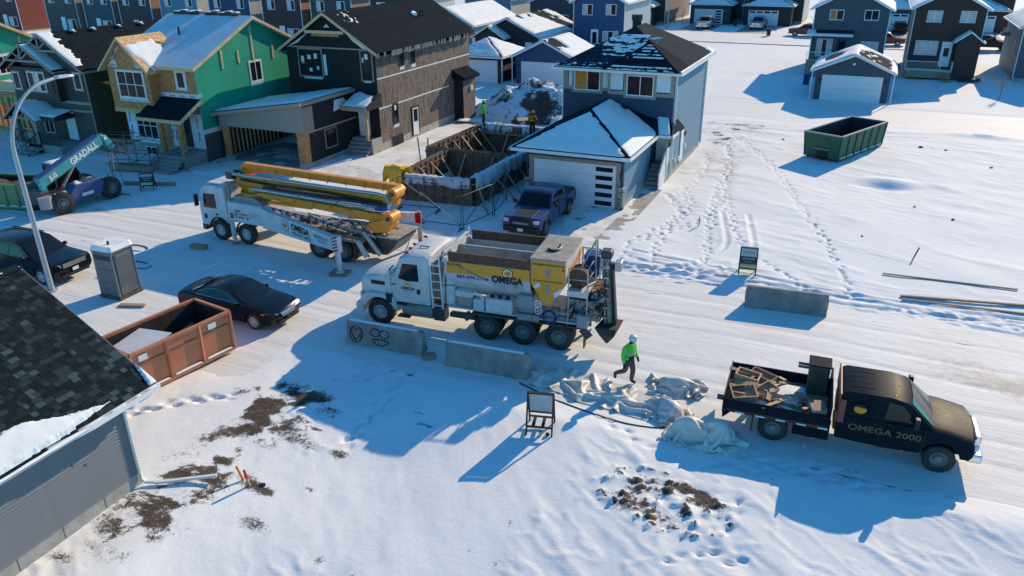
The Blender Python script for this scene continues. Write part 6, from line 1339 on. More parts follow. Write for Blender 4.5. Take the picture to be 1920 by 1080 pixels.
# ------------------------------------------------------------------ volumetric mixer truck (local frame: x towards its tail, y away from the camera)
defm('mix_white', (0.70, 0.71, 0.72), 0.4, 0.05, 2, dust=0.36, dcol=(0.33, 0.315, 0.29))
defm('mix_yellow', (0.90, 0.33, 0.012), 0.4, 0.08, 2, dust=0.16, dcol=(0.40, 0.30, 0.18))
defm('dusty_top', (0.33, 0.31, 0.28), 0.9, 0.2, 3)
defm('blue_plastic', (0.012, 0.05, 0.20), 0.4, 0.1, 3)
defm('blue_hose', (0.01, 0.04, 0.16), 0.5, 0.1, 3)
defm('bag_white', (0.60, 0.62, 0.64), 0.6, 0.12, 3, bump=0.5, bscale=8)
mx = thing('mixer_truck', 'white and yellow volumetric concrete mixer truck with three rear axles', 'truck', (-16.06, 22.87, 0), 5.7)
for s, y0 in ((-1, 0.16), (1, 2.34)): wheel(mx, 0.05, y0, 0.53, 0.30, s, 'rim', 0, 0.55)
for x in (4.5, 5.9, 7.28):
    for s, y0 in ((-1, 0.15), (-1, 0.48), (1, 2.02), (1, 2.35)): wheel(mx, x, y0, 0.52, 0.29, s, 'rim_dark', 0, 0.55)
    MB().cyl((x, 0.6, 0.52), (x, 1.9, 0.52), 0.09, n=8).sphere((x, 1.25, 0.52), (0.22, 0.25, 0.22), 8, 6).obj('axle', 'black_metal', mx)
for y in (0.85, 1.55): MB().box(-0.6, 8.3, y, y + 0.1, 0.72, 1.0).obj('frame_rail', 'black_metal', mx)
# hood and fenders
def ring(x, hw, z0, z1, r=0.2): return [(x, 1.25 - hw, z0), (x, 1.25 - hw, z1 - r), (x, 1.25 - hw + r * 0.4, z1 - r * 0.3), (x, 1.25 - hw + r * 1.2, z1), (x, 1.25, z1 + 0.05), (x, 1.25 + hw - r * 1.2, z1), (x, 1.25 + hw - r * 0.4, z1 - r * 0.3), (x, 1.25 + hw, z1 - r), (x, 1.25 + hw, z0)]
hd = MB().loft([ring(-0.98, 0.62, 0.75, 1.55), ring(-0.92, 0.82, 0.7, 1.72), ring(-0.6, 0.98, 0.66, 1.88), ring(0.0, 1.05, 0.66, 2.02), ring(0.72, 1.08, 0.75, 2.12)]).obj('hood', 'mix_white', mx, smooth=40, fix=True)
fl = MB().loft([[(x, y, z) for x, z in ((-0.85, 0.72), (-0.75, 1.12), (-0.45, 1.3), (0.45, 1.32), (0.72, 1.15), (0.85, 0.72))] for y in (0.0, 0.06, 2.44, 2.5)]).obj('fender', 'mix_white', mx, 0.03, fix=True)
for o in (hd, fl):
    boolean(o, [MB().cyl((0.05, -0.3, 0.53), (0.05, 0.55, 0.53), 0.64, n=28).obj('cutter', 'black', mx), MB().cyl((0.05, 1.95, 0.53), (0.05, 2.9, 0.53), 0.64, n=28).obj('cutter', 'black', mx)])
    o.data.shade_smooth(); o.data.set_sharp_from_angle(angle=R(35))
MB().box(-1.05, -0.7, 0.05, 2.45, 0.42, 0.78).obj('front_bumper', 'mix_white', mx, 0.06); MB().box(-1.02, -0.96, 0.75, 1.75, 0.85, 1.5).obj('grille', 'black', mx, 0.02)
for y in (0.22, 2.02): MB().box(-0.9, -0.78, y, y + 0.28, 0.92, 1.2).obj('headlight', 'lens', mx, 0.03)
MB().box(-0.35, 0.25, 0.185, 0.2, 1.62, 1.78).obj('hood_vent', 'black', mx); MB().sphere((-0.15, -0.005, 1.12), 0.05, 8, 5).obj('side_marker', 'red_lens', mx)
# cab
cp = [(0.58, 1.08), (0.68, 2.08), (0.98, 2.82), (1.2, 2.98), (2.05, 3.04), (2.2, 2.95), (2.2, 1.08)]
cr = [[(x, y, z + c) for x, z in cp] for y, c in ((0.08, -0.04), (0.14, 0), (0.6, 0.04), (1.25, 0.06), (1.9, 0.04), (2.36, 0), (2.42, -0.04))]
MB().loft(cr).obj('cab', 'mix_white', mx, 0.03, smooth=35, fix=True)
mb = MB(); mb._a([(0.66, 0.25, 2.14), (0.66, 2.25, 2.14), (0.935, 2.18, 2.8), (0.935, 0.32, 2.8)], [(0, 1, 2, 3)]); mb.v = [(a - 0.03, b, c + 0.01) for a, b, c in mb.v]; mb.obj('windshield', 'car_glass', mx)
for y, d in ((0.08, -1), (2.42, 1)):
    dr = MB().prism([(0.75, 1.15), (0.78, 2.1), (1.05, 2.78), (1.85, 2.8), (1.85, 1.15)], 'y', y, y + d * 0.012).obj('door', 'mix_white', mx)
    MB().prism([(0.9, 2.05), (1.12, 2.68), (1.74, 2.7), (1.76, 2.0), (1.3, 1.98)], 'y', y + d * 0.012, y + d * 0.02).obj('window', 'car_glass', dr)
    MB().box(1.66, 1.8, y, y + d * 0.03, 1.48, 1.68).obj('handle', 'black', dr)
    MB().box(0.66, 0.74, y + d * 0.2, y + d * 0.42, 1.85, 2.5).obj('mirror', 'mix_white', mx, 0.03); MB().bar((0.75, y, 2.55), (0.7, y + d * 0.3, 2.5), 0.04).bar((0.75, y, 1.8), (0.7, y + d * 0.3, 1.87), 0.04).obj('mirror_bracket', 'black', mx)
    MB().box(0.35, 0.6, y + d * 0.01, y + d * 0.09, 1.0, 1.35).obj('cab_step_panel', 'black', mx)
text(mx, 'OMEGA', 0.17, 'ink_black', (1.28, 0.066, 1.62), (1, 0, 0), (0, 0, 1), ext=0.006, align='CENTER', bold=0.03); text(mx, 'READY MIX', 0.08, 'ink_grey', (1.28, 0.066, 1.53), (1, 0, 0), (0, 0, 1), ext=0.006, align='CENTER')
text(mx, 'G.V.W. 32,000 KG', 0.07, 'ink_grey', (0.95, 0.066, 1.28), (1, 0, 0), (0, 0, 1), ext=0.006); emblem(mx, (1.28, 0.062, 1.86), (1, 0, 0), (0, 0, 1), 0.14); text(mx, '384', 0.1, 'ink_black', (0.36, -0.008, 1.14), (1, 0, 0), (0, 0, 1), ext=0.006, bold=0.02)
for k in range(5): MB().sphere((1.12 + 0.03 * abs(k - 2), 0.35 + 0.45 * k, 3.03), (0.1, 0.05, 0.05), 8, 5).obj('roof_light', 'red_lens', mx, smooth=60)
MB().box(1.5, 1.85, 0.95, 0.98, 3.1, 3.13).cyl((1.5, 0.96, 3.05), (1.5, 0.96, 3.12), 0.02, n=6).cyl((1.85, 0.96, 3.05), (1.85, 0.96, 3.12), 0.02, n=6).obj('roof_rail', 'black', mx)
MB().box(2.2, 2.32, 0.3, 2.2, 1.2, 2.75).obj('cab_back', 'dusty_top', mx, 0.03); MB().box(2.25, 2.95, 0.25, 2.25, 2.62, 2.68).obj('walkway', 'dusty_top', mx)
# fuel tank, battery box, steps
MB().cyl((1.0, 0.32, 0.72), (2.25, 0.32, 0.72), 0.3, n=18).obj('fuel_tank', 'dirty_steel', mx); MB().box(0.78, 1.2, 0.02, 0.3, 0.95, 1.0).obj('cab_step', 'black_metal', mx); MB().box(0.78, 1.3, 0.02, 0.3, 0.42, 0.47).obj('cab_step', 'black_metal', mx)
MB().box(2.3, 2.75, 0.1, 0.55, 0.45, 1.0).obj('battery_box', 'black_metal', mx, 0.02); MB().box(2.9, 4.0, 0.2, 0.5, 0.62, 0.8).obj('air_tank', 'black_metal', mx, 0.05)
# ladder
ld = MB().bar((2.32, 0.06, 1.0), (2.24, 0.06, 3.2), 0.05).bar((2.72, 0.06, 1.0), (2.64, 0.06, 3.2), 0.05).obj('ladder', 'ink_white', mx)
for k in range(7): MB().bar((2.3 - 0.011 * k, 0.06, 1.12 + 0.33 * k), (2.72 - 0.011 * k, 0.06, 1.12 + 0.33 * k), 0.035).obj('rung', 'ink_white', ld)
MB().loft([[(2.62, 0.2, 1.15), (3.15, 0.2, 1.15), (3.15, 0.9, 1.15), (2.62, 0.9, 1.15)], [(2.6, 0.18, 1.7), (3.18, 0.18, 1.7), (3.18, 0.95, 1.7), (2.6, 0.95, 1.7)], [(2.7, 0.25, 2.45), (3.05, 0.25, 2.45), (3.05, 0.9, 2.45), (2.7, 0.9, 2.45)]]).obj('fibre_sack', 'bag_white', mx, 0.06, fix=True)
MB().bar((2.8, 0.16, 1.2), (2.82, 0.2, 2.4), 0.05, 0.02).bar((2.62, 0.17, 1.95), (3.18, 0.17, 2.0), 0.05, 0.02).obj('sack_strap', 'red_paint', mx)
# aggregate hopper: open trough with board sides
HX0, HX1 = 2.95, 6.18
def trough(x, k=0): return [(x, -0.02 + k, 3.05), (x, -0.02 + k, 2.62), (x, 0.12 + k, 2.2), (x, 0.75, 1.5), (x, 1.75, 1.5), (x, 2.38 - k, 2.2), (x, 2.52 - k, 2.62), (x, 2.52 - k, 3.05)]
def shell(x0, x1, th=0.05):
    o_ = [trough(x0), trough(x1)]; i_ = [[(x, min(max(y, 0.05 + 0.0), 2.45) if z > 2 else y, z + (0 if z > 3 else 0.06)) for x, y, z in trough(xx, 0.05)] for xx in (x0, x1)]
    mb = MB(); n = 8
    vs = o_[0] + o_[1] + i_[0] + i_[1]; f = []
    for k in range(n - 1): f += [(k, k + 1, n + k + 1, n + k), (2 * n + k, 3 * n + k, 3 * n + k + 1, 2 * n + k + 1)]
    f += [(0, n, 3 * n, 2 * n), (n - 1, 3 * n - 1, 4 * n - 1, 2 * n - 1)]
    mb._a(vs, f); return mb
shell(HX0, HX1).obj('hopper', 'mix_white', mx)
MB().prism([(-0.02, 3.05), (-0.02, 2.62), (0.12, 2.2), (0.75, 1.5), (1.75, 1.5), (2.38, 2.2), (2.52, 2.62), (2.52, 3.05)], 'x', HX0 - 0.05, HX0).obj('hopper_front', 'mix_white', mx)
MB().prism([(-0.025, 3.05), (-0.025, 2.6), (-0.03, 2.6), (-0.03, 3.05)], 'x', HX0 + 0.02, HX1).obj('yellow_band', 'mix_yellow', mx)
MB().prism([(2.525, 3.05), (2.525, 2.6), (2.53, 2.6), (2.53, 3.05)], 'x', HX0 + 0.02, HX1).obj('yellow_band', 'mix_yellow', mx)
for y0, y1 in ((-0.02, 0.06), (2.44, 2.52)): MB().box(HX0 + 0.1, HX1, y0, y1, 3.05, 3.42).obj('side_board', 'rust_brown', mx, 0.008)
MB().box(HX0 + 0.05, HX1 - 0.05, 0.85, 1.65, 1.56, 2.2).obj('gravel_fill', 'rust_brown', mx)
MB().prism([(1.05, 2.1), (1.45, 2.1), (1.38, 3.2), (1.3, 3.26), (1.2, 3.26), (1.12, 3.2)], 'x', HX0, HX1).obj('hopper_divider', 'dusty_top', mx)
MB().bar((HX0 - 0.02, -0.02, 3.1), (HX0 - 0.02, 2.52, 3.1), 0.16, 0.12).obj('front_lip', 'mix_white', mx); MB().cyl((HX0 - 0.1, 0.0, 3.3), (HX0 - 0.1, 2.5, 3.3), 0.09, n=10).obj('tarp_roller', 'ink_grey', mx)
for y in (0.0, 2.5): MB().bar((HX0 - 0.1, y, 3.0), (HX0 - 0.05, y, 3.5), 0.06).obj('tarp_bracket', 'mix_white', mx)
MB().prism([(-0.01, 3.05), (0.5, 3.3), (1.25, 3.42), (2.0, 3.3), (2.51, 3.05)], 'x', HX0 - 0.02, HX0 + 0.04).obj('front_wall', 'mix_white', mx)
MB().bar((3.2, -0.05, 3.0), (4.6, -0.06, 2.45), 0.04).obj('tarp_arm', 'dirty_steel', mx)
def sl_(x, z):
    """point on the near lower slope of the hopper"""
    return (x, -0.02 + 0.14 * max(0, (2.62 - z)) / 0.42 if z > 2.2 else 0.12 + (2.2 - z) * 0.9, z)
text(mx, 'GRAVEL', 0.13, 'ink_black', (3.12, -0.032, 2.9), (1, 0, 0), (0, 0, 1), bold=0.02); MB().poly([(3.06 + 0.05 * math.cos(t), -0.034, 2.95 + 0.05 * math.sin(t)) for t in np.linspace(0, 6.28, 9)[:-1]]).obj('side_marker', 'red_lens', mx)
vv = Vector((0, -0.14, 0.42)).normalized()
text(mx, '587-579-1110', 0.19, 'ink_blue', (3.35, 0.03, 2.42), (1, 0, 0), vv, bold=0.025, ext=0.01, width=1.25)
text(mx, 'OMEGA', 0.36, 'ink_black', (4.75, -0.03, 2.45), (1, 0, 0), (0, 0.0, 1), bold=0.045, ext=0.03, width=1.2); text(mx, 'READY MIX', 0.17, 'ink_grey', (4.8, 0.02, 2.27), (1, 0, 0), vv, bold=0.01, ext=0.02, width=1.15)
emblem(mx, (5.36, -0.035, 2.83), (1, 0, 0), (0, 0, 1), 0.22)
# tanks and gear along the near side
MB().box(2.9, 8.2, 0.05, 0.75, 1.12, 1.17).obj('side_platform', 'mix_white', mx); MB().box(3.9, 8.15, -0.02, 2.52, 0.99, 1.05).obj('deck_plate', 'black_metal', mx); MB().bar((3.9, -0.01, 1.02), (3.6, -0.01, 0.78), 0.03, 0.3).obj('fender_front', 'black_metal', mx); MB().bar((8.15, -0.01, 1.02), (8.45, -0.01, 0.72), 0.03, 0.3).obj('fender_rear', 'black_metal', mx)
tk = MB().box(4.45, 5.5, -0.02, 0.5, 1.17, 1.72).obj('water_tank', 'bag_white', mx, 0.08)
for k in range(3): MB().cyl((4.68 + 0.3 * k, 0.2, 1.7), (4.68 + 0.3 * k, 0.2, 1.8), 0.09, n=10).obj('tank_cap', 'black', tk)
MB().box(3.95, 4.4, 0.02, 0.4, 1.17, 1.6).obj('small_tank', 'bag_white', mx, 0.05); MB().box(3.25, 3.95, 0.05, 0.5, 1.62, 1.85).obj('valve_box', 'mix_white', mx, 0.03); MB().box(3.3, 3.9, 0.1, 0.3, 1.2, 1.6).obj('valve_rack', 'dirty_steel', mx, 0.02)
MB().tube([(3.9, 0.1, 1.75), (4.1, 0.0, 1.9), (4.3, 0.0, 1.8), (4.35, 0.1, 1.6)], 0.04, 7).obj('pipe', 'ink_white', mx)
MB().loft([[(5.75, 0.1, 1.3), (6.3, 0.1, 1.3), (6.3, 0.6, 1.3), (5.75, 0.6, 1.3)], [(5.7, -0.02, 1.6), (6.35, -0.02, 1.6), (6.35, 0.6, 1.6), (5.7, 0.6, 1.6)], [(5.7, 0.05, 2.0), (6.3, 0.05, 2.0), (6.3, 0.6, 2.0), (5.7, 0.6, 2.0)]]).obj('additive_drum', 'ink_grey', mx, 0.05, fix=True)
for k, (x, z) in enumerate(((6.5, 1.8), (6.52, 1.52))):
    pts = [(x + 0.13 * math.cos(t), -0.04, z + 0.13 * math.sin(t)) for t in np.linspace(0, 2 * math.pi, 17)]; hw = MB().tube(pts, 0.018, 5).obj('hand_wheel', 'ink_white', mx); MB().bar((x - 0.12, -0.04, z - 0.05), (x + 0.12, -0.04, z + 0.05), 0.02).bar((x - 0.05, -0.04, z + 0.12), (x + 0.05, -0.04, z - 0.12), 0.02).obj('spoke', 'ink_white', hw)
MB().box(5.7, 6.55, -0.05, 0.35, 1.06, 1.3).obj('tool_tray', 'dirty_steel', mx, 0.02)
# cement bin
bp_ = [(6.22, 3.48), (7.5, 3.48), (7.5, 2.6), (6.9, 1.72), (6.75, 1.72), (6.22, 2.55)]
MB().prism(bp_, 'y', 0.0, 2.45).obj('cement_bin', 'mix_yellow', mx, 0.02); MB().box(6.2, 7.53, -0.03, 2.48, 3.48, 3.56).obj('bin_lid', 'dusty_top', mx, 0.01)
MB().prism([(0.02, 2.65), (2.43, 2.65), (2.43, 3.46), (0.02, 3.46)], 'x', 7.5, 7.512).obj('bin_rear_panel', 'mix_white', mx); MB().prism([(0.3, 2.75), (2.43, 3.05), (2.43, 3.3), (0.3, 3.0)], 'x', 7.512, 7.52).obj('bin_stripe', 'mix_yellow', mx)
pts = [(6.55 + 0.22 * math.cos(t) + 0.25, 1.1 + 0.35 * math.sin(t), 3.6) for t in np.linspace(-2.6, 1.0, 12)]; MB().tube(pts, 0.05, 5).obj('lid_hose', 'black', mx)
text(mx, 'omegareadymix.ca', 0.15, 'ink_black', (6.27, -0.004, 3.3), (1, 0, 0), (0, 0, 1), bold=0.01, width=1.18); text(mx, 'No support when overextended', 0.11, 'ink_black', (6.3, -0.004, 2.68), (1, 0, 0), (0, 0, 1), width=1.1)
for z in (2.88, 2.25): MB().box(6.8, 6.92, -0.02, 0.0, z, z + 0.3).obj('sight_glass', 'ink_grey', mx)
for pts in ([(6.32, 2.45), (6.42, 2.38), (6.6, 2.5), (6.5, 2.62)], [(7.1, 2.1), (7.25, 2.2), (7.45, 2.5), (7.3, 2.45), (7.2, 2.35), (7.08, 2.3)]): MB().prism(pts, 'y', -0.006, -0.001).obj('paint_patch', 'ink_white', mx)
MB().sphere((6.83, -0.01, 1.86), 0.05, 8, 5).obj('bin_valve', 'chrome', mx); MB().sphere((7.42, -0.01, 3.2), 0.045, 8, 5).obj('side_marker', 'red_lens', mx)
for k in range(5):
    pts = [(6.95 + (0.20 + 0.02 * k) * math.cos(t), -0.08 + 0.02 * (k % 3), 1.35 + (0.22 + 0.015 * k) * math.sin(t)) for t in np.linspace(0, 2 * math.pi, 15)]; MB().tube(pts, 0.014, 5).obj('coiled_hose', 'blue_hose', mx)
MB().cyl((6.6, 0.35, 1.35), (7.2, 0.35, 1.35), 0.22, n=14).obj('pump_housing', 'dirty_steel', mx); MB().cyl((7.2, 0.3, 1.4), (8.1, 0.3, 1.35), 0.1, n=10).obj('delivery_pipe', 'dirty_steel', mx); MB().cyl((7.2, 0.3, 1.2), (8.1, 0.3, 1.18), 0.08, n=10).obj('delivery_pipe', 'dirty_steel', mx)
MB().box(7.95, 8.35, -0.05, 0.5, 1.05, 1.55).obj('control_box', 'ink_grey', mx, 0.03)
# platform, railings, reel, blue drum at the tail
pf = MB().box(7.55, 8.3, 0.1, 2.3, 2.3, 2.38).obj('platform', 'mix_white', mx); MB().box(7.55, 8.3, 0.06, 0.1, 2.2, 2.42).obj('kick_plate', 'mix_white', pf)
for x, y in ((7.6, 0.1), (8.28, 0.1), (7.6, 2.2), (8.28, 2.2)): MB().cyl((x, y, 1.05), (x, y, 3.3), 0.03, n=7).obj('post', 'steel', mx)
for z in (2.85, 3.28): MB().tube([(7.6, 0.1, z), (8.28, 0.1, z), (8.28, 1.0, z)], 0.022, 6).obj('rail', 'steel', mx); MB().tube([(7.6, 2.2, z), (8.28, 2.2, z)], 0.022, 6).obj('rail', 'steel', mx)
MB().bar((7.62, 0.4, 2.4), (8.25, 1.4, 3.9), 0.05).bar((8.25, 1.4, 3.9), (8.3, 1.4, 2.4), 0.05).bar((8.25, 1.7, 3.9), (8.3, 1.7, 2.4), 0.05).bar((8.25, 1.4, 3.9), (8.25, 1.7, 3.9), 0.05).obj('mast_frame', 'steel', mx)
MB().cyl((7.85, 0.5, 2.75), (7.85, 0.95, 2.75), 0.32, n=18).cyl((7.85, 0.45, 2.75), (7.85, 0.5, 2.75), 0.38, n=18).cyl((7.85, 0.95, 2.75), (7.85, 1.0, 2.75), 0.38, n=18).obj('hose_reel', 'rust_brown', mx)
MB().loft([[(7.85, 1.6, 2.4), (8.35, 1.6, 2.4), (8.35, 2.15, 2.4), (7.85, 2.15, 2.4)], [(7.78, 1.52, 3.25), (8.42, 1.52, 3.25), (8.42, 2.2, 3.25), (7.78, 2.2, 3.25)]]).obj('blue_bin', 'blue_plastic', mx, 0.04, fix=True)
MB().box(7.4, 8.7, 0.5, 2.0, 1.1, 1.9).obj('auger_base', 'dirty_steel', mx, 0.06); MB().cyl((8.2, 1.25, 1.5), (8.9, 1.2, 1.2), 0.3, n=14).obj('auger_pivot', 'dirty_steel', mx)
MB().box(7.5, 8.6, 0.7, 1.9, 1.9, 2.25).obj('hydraulic_block', 'rust_brown', mx, 0.04)
# auger folded upright with its rubber discharge
MB().bar((9.25, 0.75, 0.75), (8.95, 1.0, 3.3), 0.34, 0.10, up=(1, 0, 0)).obj('auger_cover', 'black', mx, 0.02)
MB().cyl((9.0, 0.85, 0.95), (8.72, 1.08, 3.7), 0.15, n=12).obj('auger_tube', 'dirty_steel', mx)
for dy in (-0.14, 0.16): MB().cyl((8.85, 0.85 + dy, 1.0), (8.6, 1.05 + dy, 3.5), 0.035, n=7).obj('hydraulic_ram', 'steel', mx)
MB().box(8.55, 8.95, 0.85, 1.3, 3.45, 3.75).obj('auger_motor', 'black_metal', mx, 0.06); MB().box(9.05, 9.3, 0.9, 1.3, 3.0, 3.35).obj('auger_bracket', 'steel', mx, 0.03)
MB().loft([[(8.55, 0.25, 1.0), (9.35, 0.2, 1.05), (9.45, 1.1, 1.05), (8.7, 1.15, 1.0)], [(8.75, 0.2, 0.75), (9.3, 0.15, 0.8), (9.35, 0.95, 0.8), (8.85, 1.0, 0.75)], [(8.98, 0.3, 0.42), (9.05, 0.3, 0.42), (9.08, 0.6, 0.42), (9.0, 0.6, 0.42)]]).obj('discharge_boot', 'rubber', mx, fix=True)
for k in range(9):
    z = 1.4 + 0.23 * k; MB().tube([(8.4, 0.3 + 0.05 * (k % 3), z), (8.6, 0.2, z + 0.15), (8.75, 0.35, z + 0.1), (8.8, 0.8, z + 0.2)], 0.016, 5).obj('hydraulic_hose', 'black', mx)
for y in (0.2, 2.3): MB().box(8.2, 8.24, y - 0.15, y + 0.15, 0.2, 0.95).obj('mud_flap', 'rubber', mx); MB().box(8.22, 8.28, y - 0.1, y + 0.1, 0.98, 1.08).obj('taillight', 'red_lens', mx)

# ------------------------------------------------------------------ concrete pump truck with its boom folded
pt = thing('pump_truck', 'white concrete pump truck with folded yellow boom and outrigger', 'truck', (-28.68, 27.76, 0), -0.785)
for x in (0.0, 1.67, 6.1, 7.48):
    for s, y0 in ((-1, 0.16), (1, 2.34)): wheel(pt, x, y0, 0.53, 0.30, s, 'rim' if x < 3 else 'rim_dark', 0, 0.55)
    if x > 3:
        for s, y0 in ((-1, 0.5), (1, 2.0)): wheel(pt, x, y0, 0.53, 0.29, s, 'rim_dark', 0, 0.55)
for y in (0.8, 1.6): MB().box(-0.8, 8.8, y, y + 0.12, 0.75, 1.05).obj('frame_rail', 'black_metal', pt)
cp = [(-1.15, 0.75), (-1.18, 1.6), (-0.98, 2.55), (-0.8, 2.72), (0.55, 2.78), (0.62, 1.2), (0.55, 0.95), (-0.6, 0.75)]
cb = MB().loft([[(x, y, z + c) for x, z in cp] for y, c in ((0.04, -0.03), (0.1, 0), (1.25, 0.03), (2.4, 0), (2.46, -0.03))]).obj('cab', 'mix_white', pt, smooth=35, fix=True)
boolean(cb, [MB().cyl((0.0, -0.3, 0.53), (0.0, 0.5, 0.53), 0.63, n=28).obj('cutter', 'black', pt), MB().cyl((0.0, 2.0, 0.53), (0.0, 2.9, 0.53), 0.63, n=28).obj('cutter', 'black', pt)])
mb = MB(); mb._a([(-1.19, 0.2, 1.62), (-1.19, 2.3, 1.62), (-1.0, 2.22, 2.5), (-1.0, 0.28, 2.5)], [(0, 1, 2, 3)]); mb.v = [(a - 0.02, b, c) for a, b, c in mb.v]; mb.obj('windshield', 'car_glass', pt)
for y, d in ((0.04, -1), (2.46, 1)):
    dr = MB().prism([(-0.98, 1.0), (-1.0, 1.6), (-0.85, 2.5), (0.1, 2.55), (0.1, 1.2), (-0.3, 1.0)], 'y', y, y + d * 0.012).obj('door', 'mix_white', pt); MB().prism([(-0.9, 1.65), (-0.78, 2.38), (-0.05, 2.42), (-0.05, 1.65)], 'y', y + d * 0.012, y + d * 0.02).obj('window', 'car_glass', dr)
    MB().box(-0.16, -0.02, y, y + d * 0.03, 1.3, 1.4).obj('handle', 'black', dr); MB().box(-1.15, -1.05, y + d * 0.12, y + d * 0.36, 1.75, 2.35).obj('mirror', 'black', pt, 0.03); MB().box(-0.95, -0.75, y, y + d * 0.02, 1.05, 1.3).obj('lower_window', 'black', dr)
    pts = [(0.0 + 0.66 * math.cos(a), y + d * 0.02, 0.53 + 0.66 * math.sin(a)) for a in np.linspace(0.2, math.pi - 0.3, 10)]; MB().tube(pts, 0.05, 5).obj('wheel_arch_trim', 'black', pt)
    pts = [(1.67 + 0.66 * math.cos(a), y + d * -0.05, 0.53 + 0.66 * math.sin(a)) for a in np.linspace(0.0, math.pi, 10)]; MB().tube(pts, 0.05, 5).obj('mud_guard', 'black', pt)
MB().box(-1.25, -0.95, 0.05, 2.45, 0.4, 0.75).obj('front_bumper', 'black_metal', pt, 0.05); MB().box(-0.8, 0.4, 0.4, 2.1, 2.8, 2.86).obj('roof_hatch', 'mix_white', pt, 0.03)
MB().cyl((0.72, 0.25, 1.6), (0.72, 0.25, 2.95), 0.07, n=10).cyl((0.72, 0.25, 2.95), (0.72, 0.25, 3.05), 0.2, n=12).obj('air_stack', 'dirty_steel', pt)
# side bodywork with outrigger
MB().box(0.68, 2.85, 0.02, 2.48, 1.1, 2.12).obj('front_body', 'mix_white', pt, 0.03); MB().prism([(0.68, 2.12), (1.0, 2.4), (2.2, 2.4), (2.85, 2.12)], 'y', 0.3, 2.2).obj('body_top', 'dirty_steel', pt)
MB().box(2.85, 8.6, 0.3, 2.3, 1.05, 1.25).obj('deck', 'dirty_steel', pt, 0.02)
MB().box(0.7, 1.15, -0.02, 0.02, 1.15, 1.75).obj('side_panel', 'mix_white', pt, 0.02); MB().box(0.85, 1.05, -0.03, -0.02, 1.3, 1.6).obj('warning_plate', 'red_lens', pt)
for k in range(12): MB().box(1.2 + 0.17 * (k % 5), 1.3 + 0.17 * (k % 5), 0.012, 0.018, 1.35 + 0.16 * (k // 5), 1.45 + 0.16 * (k // 5)).obj('safety_sticker', 'ink_black' if k % 3 else 'logo_yellow', pt)
text(pt, 'omegareadymix.ca', 0.09, 'ink_grey', (2.05, 0.016, 1.62), (1, 0, 0), (0, 0, 1)); text(pt, '587-579-1110', 0.09, 'ink_grey', (2.05, 0.016, 1.5), (1, 0, 0), (0, 0, 1))
MB().cyl((1.0, -0.12, 1.2), (1.0, -0.12, 0.25), 0.11, n=12).cyl((1.0, -0.12, 0.3), (1.0, -0.12, 0.05), 0.07, n=10).obj('front_leg', 'mix_white', pt); MB().box(0.85, 1.15, -0.27, 0.03, 0.02, 0.08).obj('leg_pad', 'dirty_steel', pt)
A = Vector((2.85, -0.02, 0)); B = Vector((8.05, -1.33, 0)); d = (B - A).normalized(); n_ = Vector((d.y, -d.x, 0))
def ap(t, z, k=0.0): q = A.lerp(B, t) + n_ * k; return (q.x, q.y, z)
mb = MB(); a_ = [(0, 1.05), (0, 2.06), (0.12, 2.0), (1.0, 1.78), (1.0, 1.15)]
mb._a([ap(t, z, 0.0) for t, z in a_] + [ap(t, z, -0.28) for t, z in a_], [(4, 3, 2, 1, 0), (5, 6, 7, 8, 9), (0, 1, 6, 5), (1, 2, 7, 6), (2, 3, 8, 7), (3, 4, 9, 8), (4, 0, 5, 9)])
oa = mb.obj('outrigger_arm', 'mix_white', pt, fix=True)
vs_ = Vector((0, 0, 1)); ud = Vector((d.x, d.y, -0.045)).normalized()
text(pt, 'OMEGA', 0.42, 'ink_black', ap(0.44, 1.52, 0.004), ud, vs_, bold=0.045, ext=0.006, width=1.35); text(pt, 'READY MIX', 0.24, 'ink_blue', ap(0.45, 1.28, 0.004), ud, vs_, bold=0.008, ext=0.006, width=1.35); text(pt, '587-579-1110', 0.2, 'ink_blue', ap(0.75, 1.52, 0.004), ud, vs_, bold=0.015, ext=0.006, width=0.95); text(pt, '587-402575', 0.13, 'ink_blue', ap(0.8, 1.35, 0.004), ud, vs_, ext=0.006)
emblem(pt, ap(0.35, 1.6, 0.004), ud, vs_, 0.3)
E_ = Vector(ap(1.02, 0, -0.14)); MB().box(E_.x - 0.16, E_.x + 0.16, E_.y - 0.16, E_.y + 0.16, 1.05, 1.85).obj('outrigger_head', 'mix_white', pt, 0.02)
for k in range(5):
    z = 1.1 + 0.15 * k; mb = MB(); mb._a([(E_.x - 0.15, E_.y - 0.163, z), (E_.x + 0.15, E_.y - 0.163, z + 0.12), (E_.x + 0.15, E_.y - 0.163, z + 0.19), (E_.x - 0.15, E_.y - 0.163, z + 0.07)], [(0, 1, 2, 3)]); mb.obj('warning_stripe', 'red_lens', pt)
MB().cyl((E_.x, E_.y, 1.1), (E_.x, E_.y, 0.45), 0.13, n=14).cyl((E_.x, E_.y, 0.5), (E_.x, E_.y, 0.16), 0.09, n=12).cyl((E_.x, E_.y, 0.16), (E_.x, E_.y, 0.1), 0.2, n=14).obj('rear_leg', 'mix_white', pt)
od = MB().box(-0.42, 0.42, -0.35, 0.35, 0, 0.09).obj('outrigger_pad', 'weathered_wood', None, 0.015); a0 = R(-0.785); od.location = (-28.68 + E_.x * math.cos(a0) - E_.y * math.sin(a0), 27.76 + E_.x * math.sin(a0) + E_.y * math.cos(a0), 0.01); od.rotation_euler = (0, 0, 0.25); tag(od, 'square wooden pad under the pump truck outrigger', 'pad')
